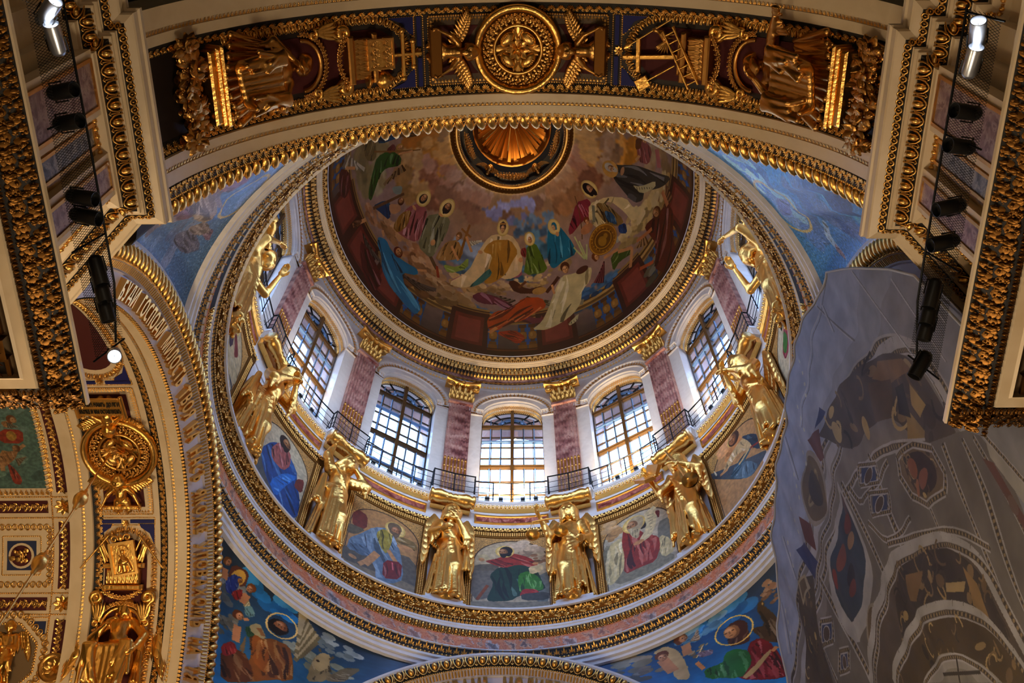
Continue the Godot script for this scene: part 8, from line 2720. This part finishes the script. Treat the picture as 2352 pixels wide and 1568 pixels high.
func build_reliefs() -> void:
	var m: Material = M.bronze
	var A := near_arch
	var R := 8.62
	var D := 12.54
	medallion(A, 8.5, 0.0, D, "large round medallion with a gilt flower wreath at the crown of the near arch")
	medallion(left_arch, 8.1, -1.9, 12.95, "large round gilded medallion on the left arch, the lamp rod hanging past it")
	for e in [[-13.6, 1.0, "left"], [13.6, -1.0, "right"]]:
		cherub("dark winged cherub on red at the %s of the near arch's medallion" % e[2], A, e[0], D, R, e[1], 31, m)
		var t := relief_thing("tablet", "dark tablet under the hands of the %s cherub on the near arch" % e[2], "tablet", A, e[0] + e[1] * -1.55, D, R, e[1], "tablets of the cherubs")
		var b := Buf.new()
		slab(b, V(0, -0.12, 0.2), V(1.35, 0.34, 0.28), 0.03)
		part("slab", b.mesh(), M.dark_gold, t)
	# left niche of the near arch: cross, book, altar, consoles, figure
	var o := relief_thing("three_barred_cross", "gilded cross with three bars in the head of the near arch's left niche", "cross", A, -21.6, D, R, 1.0)
	var b := Buf.new()
	slab(b, V(0, -0.12, 0.14), V(0.1, 1.15, 0.1), 0.02)
	part("stem", b.mesh(), M.gold, o)
	for e in [[0.0, 1.3], [0.3, 0.7]]:
		b = Buf.new()
		slab(b, V(0, e[0] - 0.1, 0.15), V(e[1], 0.1, 0.1), 0.02)
		for s in [-1.0, 1.0]: b.ball(V(e[1] / 2 * s, e[0] - 0.1, 0.15), V(0.09, 0.09, 0.09), 8, 5)
		part("arm", b.mesh(), M.gold, o)
	o = relief_thing("jewelled_book", "thick gilded book with an embossed cover left of the three barred cross", "book", A, -27.0, D + 0.1, R, 1.0)
	b = Buf.new()
	slab(b, V(0, 0, 0.2), V(0.86, 0.78, 0.26), 0.03)
	part("cover", b.mesh(), M.gold, o)
	many("cover_scrolls", U.scroll, m, [Transform3D(Basis.IDENTITY.scaled(V(0.4, 0.36, 0.1)), V(-0.2, 0.18, 0.33)), Transform3D(Basis.IDENTITY.scaled(V(0.4, 0.36, 0.1)), V(0.2, 0.18, 0.33)), Transform3D(Basis.IDENTITY.scaled(V(0.4, 0.36, 0.1)), V(-0.2, -0.18, 0.33)), Transform3D(Basis.IDENTITY.scaled(V(0.4, 0.36, 0.1)), V(0.2, -0.18, 0.33))], o)
	b = Buf.new()
	frame_bars(b, Transform3D(Basis.IDENTITY, V(0, 0, 0.33)), 0.84, 0.76, 0.05, 0.03)
	part("cover_border", b.mesh(), m, o)
	o = relief_thing("covered_cup", "small gilded covered cup beside the embossed book on the near arch", "cup", A, -27.3, D - 0.62, R, 1.0)
	b = Buf.new()
	b.lathe([[0.01, -0.36], [0.2, -0.36], [0.18, -0.3], [0.06, -0.2], [0.07, -0.1], [0.22, 0.0], [0.26, 0.14], [0.2, 0.2], [0.22, 0.24], [0.1, 0.36], [0.04, 0.42], [0.01, 0.46]], 16, Transform3D(Basis.IDENTITY, V(0, 0, 0.2)))
	part("bowl", b.mesh(), M.gold, o)
	lectern("carved altar with festoon between scroll consoles, left niche of near arch", A, -33.0, D, R, 1.0, m)
	lectern("carved altar with festoon between scroll consoles, right niche of near arch", A, 37.3, D, R, -1.0, m)
	for e in [[-37.0, 1.0, "left"], [41.5, -1.0, "right"]]:
		for s in [-1.0, 1.0]:
			var dd: float = s * e[1]
			volute("S shaped gilt console on the %s edge of the altar, %s niche of near arch" % ["lower" if dd * e[1] * e[1] < 0 else "upper", e[2]], A, e[0], D + 0.78 * dd, R, e[1], s * e[1] if e[1] > 0 else -s * e[1], M.gold)
	wreath_arch("laurel arch round the head of the left seated figure on the near arch", A, -42.3, D, R, 1.0, m)
	wreath_arch("laurel arch round the head of the right seated figure on the near arch", A, 46.2, D, R, -1.0, m)
	seated("gilded seated figure in heavy robes, left niche of the near arch", A, -61.0, D, R, 1.0, 41, "beard", m, 2.25)
	seated("gilded seated bearded figure with outstretched hand, right niche of the near arch", A, 65.6, D, R, -1.0, 44, "beard", m, 2.35, false, {"elr": V(0.42, 0.9, 0.24), "wrr": V(0.62, 0.74, 0.36), "wrl": V(-0.1, 1.0, 0.36), "face": V(0, -0.3, 0.1)})
	pedestal("moulded gilt pedestal below the left seated figure on the near arch", A, -62.6, D, R, 1.0, M.gold)
	pedestal("moulded gilt pedestal below the right seated figure on the near arch", A, 67.2, D, R, -1.0, M.gold)
	garland("thick bundle of gilded acanthus leaves at the left foot of the near arch", A, -68.6, D, R, 1.0, 5, m)
	garland("thick bundle of gilded acanthus leaves at the right foot of the near arch", A, 73.4, D, R, -1.0, 6, m)
	# right niche: instruments
	o = relief_thing("wooden_cross", "plain gilded cross lying in the right niche of the near arch", "cross", A, 24.5, D - 0.05, R, -1.0)
	b = Buf.new()
	slab(b, V(-0.03, -0.2, 0.14), V(0.13, 1.7, 0.12), 0.02, Basis(Vector3(0, 0, 1), 0.08))
	part("upright", b.mesh(), M.gold, o)
	b = Buf.new()
	slab(b, V(0, 0.18, 0.16), V(0.95, 0.13, 0.12), 0.02, Basis(Vector3(0, 0, 1), 0.02))
	part("crossbar", b.mesh(), M.gold, o)
	o = relief_thing("ladder", "gilded ladder leaning aslant in the right niche of the near arch", "ladder", A, 32.2, D, R, -1.0)
	var lb := Basis(Vector3(0, 0, 1), -1.05)
	for s in [-1.0, 1.0]:
		b = Buf.new()
		slab(b, lb * V(0.16 * s, 0, 0) + V(0, 0, 0.34), V(0.06, 1.7, 0.07), 0.015, lb)
		part("rail", b.mesh(), M.gold, o)
	for i in 7:
		b = Buf.new()
		b.tube([lb * V(-0.16, -0.72 + i * 0.24, 0) + V(0, 0, 0.34), lb * V(0.16, -0.72 + i * 0.24, 0) + V(0, 0, 0.34)], [0.025], 6)
		part("rung", b.mesh(), M.gold, o)
	o = relief_thing("shovel", "gilded shovel laid across the foot of the cross on the near arch", "shovel", A, 25.5, D - 0.6, R, -1.0)
	b = Buf.new()
	b.tube([V(0.35, -0.75, 0.22), V(-0.12, 0.02, 0.2)], [0.03], 6)
	part("handle", b.mesh(), M.gold, o)
	b = Buf.new()
	slab(b, V(-0.22, 0.16, 0.2), V(0.34, 0.4, 0.05), 0.02, Basis(Vector3(0, 0, 1), 0.55))
	part("blade", b.mesh(), M.gold, o)
	o = relief_thing("spear", "gilded spear slanting through the niche head above the cross", "spear", A, 23.6, D + 0.5, R, -1.0)
	b = Buf.new()
	b.tube([V(0.5, -0.9, 0.2), V(-0.25, 0.25, 0.2)], [0.025], 6)
	part("shaft", b.mesh(), M.gold, o)
	b = Buf.new()
	leaf_blade(b, V(-0.25, 0.25, 0.2), V(-0.55, 0.83, 0), V(0, 0, 1), 0.3, 0.08, 0.0)
	part("point", b.mesh(), M.gold, o)
	o = relief_thing("cockerel", "small gilded cockerel above the cross in the right niche of the near arch", "bird", A, 28.4, D + 0.45, R, -1.0)
	b = Buf.new()
	nets(b, [[V(0, 0, 0.15), 0.1, V(0.12, 0.1, 0.16), 0.09], [V(0.14, 0.12, 0.16), 0.06, V(0.2, 0.28, 0.18), 0.045], [V(0.2, 0.28, 0.18), 0.055, V(0.21, 0.3, 0.18), 0.05], [V(0.24, 0.28, 0.2), 0.02, V(0.31, 0.26, 0.2), 0.008], [V(0.02, -0.08, 0.15), 0.02, V(0.02, -0.25, 0.15), 0.016], [V(0.1, -0.06, 0.15), 0.02, V(0.12, -0.24, 0.15), 0.016], [V(0.17, 0.35, 0.18), 0.018, V(0.23, 0.36, 0.18), 0.016]], 0.012, 70.0)
	part("body", b.mesh(), m, o)
	b = Buf.new()
	for k in 7: leaf_blade(b, V(-0.08, 0.0, 0.14), V(-0.8, -0.3 + 0.25 * k, 0.1).normalized(), V(0, 0, 1), 0.34, 0.035, 0.05)
	part("tail", b.mesh(), m, o)
	# ---- the left arch
	A = left_arch
	R = 8.22
	D = 13.07
	var g: Material = M.gold
	cherub("bright winged cherub on red below the left arch's medallion", A, -13.6, D, R, 1.0, 33, g)
	o = relief_thing("ledge", "gilded ledge under the hands of the cherub below the left medallion", "ledge", A, -15.4, D, R, 1.0)
	b = Buf.new()
	slab(b, V(0, -0.1, 0.16), V(1.2, 0.14, 0.3), 0.03)
	part("slab", b.mesh(), g, o)
	cherub("winged cherub with an inscribed scroll above the left arch's medallion", A, 9.2, D, R, -1.0, 34, g)
	o = relief_thing("inscribed_scroll", "gilded scroll with two lines of dark lettering held above the left medallion", "scroll", A, 12.0, D + 0.1, R, 1.0)
	b = Buf.new()
	slab(b, V(0, 0, 0.34), V(1.5, 0.72, 0.06), 0.02)
	part("sheet", b.mesh(), g, o)
	for s in [-1.0, 1.0]:
		b = Buf.new()
		b.tube([V(0.76 * s, -0.42, 0.36), V(0.76 * s, 0.42, 0.36)], [0.07], 9)
		part("rolled_end", b.mesh(), g, o)
	var sf := SystemFont.new()
	sf.font_names = PackedStringArray(["Droid Sans"])
	sf.font_weight = 700
	for e in [["ОСТАВИ НАМЪ ДОЛГИ", 0.14], ["ЯКОЖЕ И МЫ ОСТАВЛЯЕМЪ", -0.16]]:
		var tm := TextMesh.new()
		tm.font = sf; tm.text = e[0]; tm.font_size = 32; tm.pixel_size = 0.004; tm.depth = 0.02
		var w := tm.get_aabb().size.x
		part("lettering", tm, M.black, o, Transform3D(Basis.IDENTITY.scaled(V(1.36 / w, 1.9, 1)), V(0, e[1], 0.385)))
	o = relief_thing("framed_icon", "gilded framed icon of a haloed figure standing aslant in the left arch's niche", "icon", A, -28.6, D - 0.05, R, 1.0)
	o.transform = o.transform * Transform3D(Basis(Vector3(0, 0, 1), 0.17), Vector3.ZERO)
	b = Buf.new()
	slab(b, V(0, 0, 0.3), V(0.86, 1.12, 0.1), 0.02)
	part("plate", b.mesh(), g, o)
	b = Buf.new()
	frame_bars(b, Transform3D(Basis.IDENTITY, V(0, 0, 0.35)), 0.88, 1.14, 0.08, 0.07)
	part("frame", b.mesh(), M.gold_leaf, o)
	b = Buf.new()
	b.lathe([[0.18, 0], [0.2, 0.03], [0.22, 0.0]], 20, Transform3D(Basis(Vector3(1, 0, 0), PI / 2), V(0, 0.24, 0.36)))
	part("halo", b.mesh(), g, o)
	b = Buf.new()
	nets(b, [[V(0, 0.24, 0.36), 0.075, V(0, 0.22, 0.36), 0.07], [V(0, 0.1, 0.35), 0.06, V(0, -0.1, 0.34), 0.16], [V(-0.1, -0.05, 0.36), 0.06, V(-0.2, -0.38, 0.35), 0.07], [V(0.1, -0.05, 0.36), 0.06, V(0.2, -0.38, 0.35), 0.07], [V(0, -0.1, 0.38), 0.08, V(0, -0.4, 0.36), 0.1], [V(0.12, -0.1, 0.42), 0.05, V(-0.02, -0.02, 0.44), 0.04], [V(-0.12, -0.12, 0.42), 0.05, V(0.02, -0.14, 0.45), 0.04]], 0.014, 70.0)
	part("embossed_figure", b.mesh(), g, o)
	b = Buf.new()
	for s in [-1.0, 1.0]:
		var pts := []
		for q in arc_pts(Vector2(0.22, 0.68), 0.14, 200, -200, 12, 0.34, 0.7): pts.append(V(q.x * s, q.y, q.z))
		b.tube(pts, [0.035], 6)
	b.ball(V(0, 0.7, 0.34), V(0.09, 0.12, 0.08), 8, 6)
	part("crest", b.mesh(), g, o)
	b = Buf.new()
	slab(b, V(0, 0.92, 0.34), V(0.04, 0.26, 0.04), 0.01); slab(b, V(0, 0.94, 0.34), V(0.16, 0.04, 0.04), 0.01)
	part("crest_cross", b.mesh(), g, o)
	for e in [[0.85, "right", -0.5], [-0.85, "left", 0.6]]:
		o = relief_thing("draped_banner", "gilded banner on a short pole at the %s of the framed icon" % e[1], "banner", A, -27.4, D - e[0], R, 1.0, "banners beside the icon")
		b = Buf.new()
		var q: float = e[2]
		b.tube([V(-q, -0.5, 0.25), V(q * 0.6, 0.6, 0.25)], [0.03], 6)
		part("pole", b.mesh(), g, o)
		b = Buf.new()
		nets(b, [[V(q * 0.1, 0.2, 0.25), 0.05, V(q * 0.4, -0.3, 0.25), 0.03], [V(q * 0.3, 0.3, 0.25), 0.05, V(q * 0.7, -0.2, 0.25), 0.03], [V(q * 0.5, 0.45, 0.25), 0.04, V(q * 0.95, -0.05, 0.25), 0.03], [V(q * 0.2, 0.25, 0.25), 0.05, V(q * 0.55, -0.25, 0.27), 0.04]], 0.016, 60.0)
		part("cloth", b.mesh(), g, o)
	lectern("bright carved altar under the framed icon on the left arch", A, -35.6, D, R, 1.0, g)
	for s in [-1.0, 1.0]: volute("bright S shaped console %s the festooned altar on the left arch" % ("left of" if s > 0 else "right of"), A, -41.0, D + 0.82 * s, R, 1.0, -s, g)
	wreath_arch("bright laurel arch over the winged seated figure on the left arch", A, -44.4, D, R, 1.0, g)
	seated("bright gilded winged figure seated with hand on breast, bottom of the left arch", A, -61.0, D, R, 1.0, 52, "long", g, 2.35, true, {"face": V(0.0, -0.55, 0.0)})
	# a gilded relief in the octagon of the vault
	o = relief_thing("relief_angel", "gilded angel relief in the octagonal coffer at the bottom left corner", "relief figure", left_arch, -55.5, 16.9, 8.45, 1.0)
	o.transform = o.transform.scaled_local(Vector3.ONE * 1.3)
	part("figure", body({"seed": 61, "hip": V(0, 0.5, 0.1), "chest": V(0, 0.85, 0.12), "kl": V(-0.15, 0.2, 0.3), "al": V(-0.1, -0.2, 0.15), "kr": V(0.2, 0.25, 0.3), "ar": V(0.15, -0.2, 0.15), "hair": "short", "cell": 0.016}), g, o)
	for s in [-1.0, 1.0]: part("wing", wing([V(0.1 * s, 0.85, 0.05), V(0.28 * s, 1.1, 0.06), V(0.42 * s, 1.1, 0.06), V(0.5 * s, 0.85, 0.06), V(0.5 * s, 0.6, 0.06)], V(-0.05 * s, -1, 0), V(0, 0, 1), 0.5, 10), g, o)

func build_cornice_fittings() -> void:
	var spots := {-1: [[15.9, V(0.6, -0.25, 0.6), true, "topmost"], [15.52, V(0.05, -0.35, 0.9), true, "second from the top"], [14.7, V(0.9, -0.35, 0.2), false, "third from the top"], [14.22, V(0.9, -0.35, 0.2), false, "fourth from the top"], [13.0, V(1, -0.3, -0.05), false, "fifth from the top"], [12.68, V(1, -0.3, -0.1), false, "sixth from the top"], [11.7, V(0.3, -0.5, -0.8), false, "seventh from the top"], [11.4, V(0.3, -0.5, -0.8), false, "eighth from the top"], [11.04, V(0.3, -0.5, -0.8), false, "ninth from the top"], [10.2, V(0.35, -0.85, 0.3), true, "lowest, shining"]],
		1: [[15.48, V(-0.25, -0.4, 0.8), true, "topmost"], [15.08, V(-0.05, -0.35, 0.9), true, "second from the top"], [14.28, V(-0.9, -0.35, 0.2), false, "third from the top"], [13.74, V(-0.9, -0.35, 0.2), false, "fourth from the top"], [12.74, V(-1, -0.3, -0.1), false, "fifth from the top"], [12.14, V(-1, -0.3, -0.1), false, "sixth from the top"], [11.2, V(-0.3, -0.5, -0.8), false, "seventh from the top"], [10.9, V(-0.3, -0.5, -0.8), false, "eighth from the top"], [10.6, V(-0.3, -0.5, -0.8), false, "ninth from the top"], [9.88, V(-0.5, -0.5, -0.6), false, "lowest"]]}
	for sd in spots:
		var side := "left" if sd < 0 else "right"
		var x0 = 0.38 + sd * 7.08
		for e in spots[sd]:
			var o := thing("spotlight", "%s spotlight, %s of the row on the %s great cornice" % ["lit silver" if e[2] else "black", e[3], side], "spotlight", "spotlights on the %s great cornice" % side)
			var y: Vector3 = (e[1] as Vector3).normalized()
			var x := y.cross(Vector3.UP).normalized()
			o.transform = Transform3D(Basis(x, y, x.cross(y)), V(x0 - sd * 0.2, 16.45, e[0]))
			var b := Buf.new()
			b.lathe([[0.01, -0.3], [0.09, -0.3], [0.12, -0.24], [0.12, -0.05], [0.125, 0.0], [0.125, 0.2], [0.11, 0.2], [0.10, 0.1]], 18)
			part("barrel", b.mesh(), M.steel if e[2] else M.black, o)
			b = Buf.new()
			b.lathe([[0.105, 0.12], [0.01, 0.13]], 18)
			part("lens", b.mesh(), M.lamp_glow if e[2] else M.black, o)
			b = Buf.new()
			b.tube([V(-0.15, 0, 0), V(-0.15, -0.25, 0), V(0.15, -0.25, 0), V(0.15, 0, 0)], [0.015], 5)
			part("yoke", b.mesh(), M.black, o)
			if e[2]:
				var l := SpotLight3D.new()
				l.name = "spot_beam"
				l.light_energy = 5.0
				l.light_color = Color(0.95, 0.97, 1.0)
				l.light_size = 0.1
				l.spot_angle = 30.0
				l.spot_range = 90.0
				l.spot_attenuation = 2.0
				l.shadow_enabled = true
				l.transform = Transform3D(Basis(Vector3(1, 0, 0), Vector3(0, 0, 1), Vector3(0, -1, 0)), V(0, 0.2, 0))
				o.add_child(l, true)
		var dz := 0.0 if sd < 0 else -0.42
		var o2 := thing("safety_net", "fine dark wire net along the %s great cornice behind the spotlights" % side, "net")
		var b2 := Buf.new()
		var xx = 0.38 + sd * 6.98
		b2.tube([V(xx - sd * 0.1, 17.0, 16.2 + dz), V(xx - sd * 0.12, 16.98, 13.2 + dz), V(xx - sd * 0.1, 17.0, 11.3 + dz), V(xx, 16.85, 10.25 + dz)], [0.022], 6)
		part("cable", b2.mesh(), M.iron, o2)
		b2 = Buf.new()
		for i in 130:
			for s in [-1.0, 1.0]:
				var z0 := 10.25 + dz + i * 0.045
				var z1 := clampf(z0 + s * 0.34, 10.25 + dz, 16.15 + dz)
				var k := absf(z1 - z0) / 0.34
				if k < 0.05: continue
				b2.tube([V(xx + sd * 0.12, 16.2, z0), V(lerpf(xx + sd * 0.12, xx - sd * 0.1, k), 16.2 + 0.76 * k, z1)], [0.0045], 3)
		part("wires", b2.mesh(), M.net_wire, o2).set_meta("kind", "stuff")
		for z in [10.25, 12.2, 14.2, 16.1]:
			b2 = Buf.new()
			b2.tube([V(xx + sd * 0.12, 16.1, z + dz), V(xx - sd * 0.1, 17.0, z + dz)], [0.018], 5)
			part("stanchion", b2.mesh(), M.iron, o2)
	# lamp hanging in the transept
	var o := thing("hanging_lamp", "gilded rod with round knops crossing the coffered vault at lower left", "chandelier")
	o.position = V(-13.15, 12.0, -0.35)
	var b := Buf.new()
	b.tube([V(0, 0, 0), V(0, 18.5, 0)], [0.035], 8)
	part("rod", b.mesh(), M.bronze, o)
	for h in [15.8, 12.65, 9.0, 5.0]:
		b = Buf.new()
		b.lathe([[0.03, h - 0.55], [0.07, h - 0.5], [0.09, h - 0.3], [0.17, h - 0.22], [0.2, h - 0.1], [0.22, h], [0.2, h + 0.1], [0.14, h + 0.18], [0.16, h + 0.25], [0.07, h + 0.34], [0.05, h + 0.5], [0.03, h + 0.55]], 20)
		part("knop", b.mesh(), M.gold, o)
	b = Buf.new()
	b.lathe([[1.5, -0.1], [1.6, 0.0], [1.5, 0.12], [1.4, 0.0], [1.5, -0.1]], 40)
	for k in 4: b.tube([V(cos(k * PI / 2) * 1.5, 0.05, sin(k * PI / 2) * 1.5), V(0, 1.4, 0)], [0.03], 5)
	part("ring", b.mesh(), M.gold, o)
	for k in 12:
		b = Buf.new()
		b.ball(V(cos(TAU * k / 12) * 1.5, 0.25, sin(TAU * k / 12) * 1.5), V(0.06, 0.11, 0.06), 8, 6)
		part("bulb", b.mesh(), M.bulb, o)
	var l := OmniLight3D.new()
	l.name = "chandelier_light"
	l.position = V(0, 0.9, 0)
	l.light_energy = TRANSEPT
	l.light_color = Color(1.0, 0.88, 0.7)
	l.light_size = 1.2
	l.omni_range = 80.0
	l.omni_attenuation = 2.0
	l.shadow_enabled = true
	o.add_child(l)

func build_tarp() -> void:
	var o := thing("printed_tarpaulin", "huge grey printed sheet hanging over scaffolding in the right arch", "tarpaulin")
	# its top edge, as (z, height) on the hanging plane
	var top := [Vector2(-10.0, 22.0), Vector2(-7.46, 27.35), Vector2(-6.51, 29.0), Vector2(-4.29, 30.8), Vector2(-2.06, 31.3), Vector2(-0.32, 31.35), Vector2(3.1, 31.0), Vector2(4.92, 30.03), Vector2(6.73, 28.54), Vector2(7.62, 26.66), Vector2(8.37, 24.72), Vector2(9.02, 23.05), Vector2(9.28, 21.72), Vector2(9.5, 20.0), Vector2(9.6, 8.0)]
	var cols := 90
	var rows := 40
	var p := PackedVector3Array()
	var uv := PackedVector2Array()
	for r in rows:
		for c in cols:
			var z := lerpf(-10.0, 9.6, float(c) / (cols - 1))
			var h := 22.0
			for i in top.size() - 1:
				if z >= top[i].x and z <= top[i + 1].x: h = lerpf(top[i].y, top[i + 1].y, (z - top[i].x) / maxf(top[i + 1].x - top[i].x, 1e-3))
			var k := float(r) / (rows - 1)
			var y := lerpf(h, 6.0, k)
			var x := 9.3 + 0.05 * sin(z * 2.3 + y * 0.25) + 0.035 * sin(z * 5.1 - y * 0.4) + 0.18 * sin(k * PI) - 0.10 * absf(sin(z * 0.55))
			p.append(V(x, y, z))
			uv.append(Vector2((12.5 - z) / 19.0, (32.5 - y) / 24.5))
	var b := Buf.new()
	b.grid(p, cols, uv, false, false)
	part("sheet", b.mesh(), M.tarp, o)
	b = Buf.new()
	var line := []
	for c in 60: line.append(p[int(c * (cols - 1) / 59.0)] + V(-0.02, 0, 0))
	b.tube(line, [0.035], 5)
	part("hem", b.mesh(), M.tarp_hem, o)
	# scaffold poles behind carry it
	for z in [-6.0, -2.0, 2.0, 6.0]:
		b = Buf.new()
		b.tube([V(9.75, -1.6, z), V(9.75, 26.0, z)], [0.05], 8)
		part("scaffold_pole", b.mesh(), M.steel, o)

func things() -> void:
	build_paintings()
	build_statues()
	build_gallery()
	build_eye_wreath()
	build_reliefs()
	build_cornice_fittings()
	build_tarp()
func sky_and_camera() -> void:
	var cam := Camera3D.new()
	cam.name = "camera"
	cam.transform = Transform3D(Basis(Vector3(0.99996, 0.00358, -0.0083), Vector3(0.00593, 0.43314, 0.90131), Vector3(0.00682, -0.90132, 0.43311)).orthonormalized(), Vector3(0.418, 0, 18.3185))
	cam.fov = 35.1714
	cam.near = 0.1
	cam.far = 300.0
	add_child(cam)
	cam.current = true
	var sky_m := ProceduralSkyMaterial.new()
	sky_m.sky_top_color = Color(0.50, 0.70, 1.0)
	sky_m.sky_horizon_color = Color(0.92, 0.96, 1.0)
	sky_m.sky_curve = 0.25
	sky_m.ground_bottom_color = Color(0.35, 0.36, 0.38)
	sky_m.ground_horizon_color = Color(0.75, 0.78, 0.82)
	sky_m.sun_angle_max = 0.0
	sky_m.energy_multiplier = 14.0
	var sky := Sky.new()
	sky.sky_material = sky_m
	var env := Environment.new()
	env.background_mode = Environment.BG_SKY
	env.sky = sky
	env.tonemap_mode = Environment.TONE_MAPPER_LINEAR
	env.tonemap_exposure = 1.0
	env.sdfgi_enabled = true
	env.ssao_enabled = true
	env.ssil_enabled = true
	var we := WorldEnvironment.new()
	we.name = "environment"
	we.environment = env
	add_child(we)

func lamp(called: String, at: Vector3, energy: float, size: float, col: Color) -> void:
	var l := OmniLight3D.new()
	l.name = called
	l.position = at
	l.light_energy = energy
	l.light_color = col
	l.light_size = size
	l.omni_range = 120.0
	l.omni_attenuation = 2.0
	l.shadow_enabled = true
	add_child(l)

const TRANSEPT := 100.0

func lights() -> void:
	# the chandeliers of nave and crossing hang below the picture
	var warm := Color(1.0, 0.90, 0.76)
	lamp("crossing_light", Vector3(0.4, 7.0, 2.0), 115.0, 2.0, warm)
	lamp("nave_light", Vector3(0.4, 5.0, 26.0), 20.0, 1.5, warm)

func _ready() -> void:
	rng.seed = 1
	sky_and_camera()
	lights()
	materials()
	paints()
	units()
	near_arch = Rev.new(Vector3(0.43, SPRING, 0), Vector3(0, 0, 1), Vector3.UP, Vector3(1, 0, 0))
	build_shell()
	build_drum()
	build_windows()
	build_pilasters()
	build_arches()
	build_vault()
	build_piers()
	things()
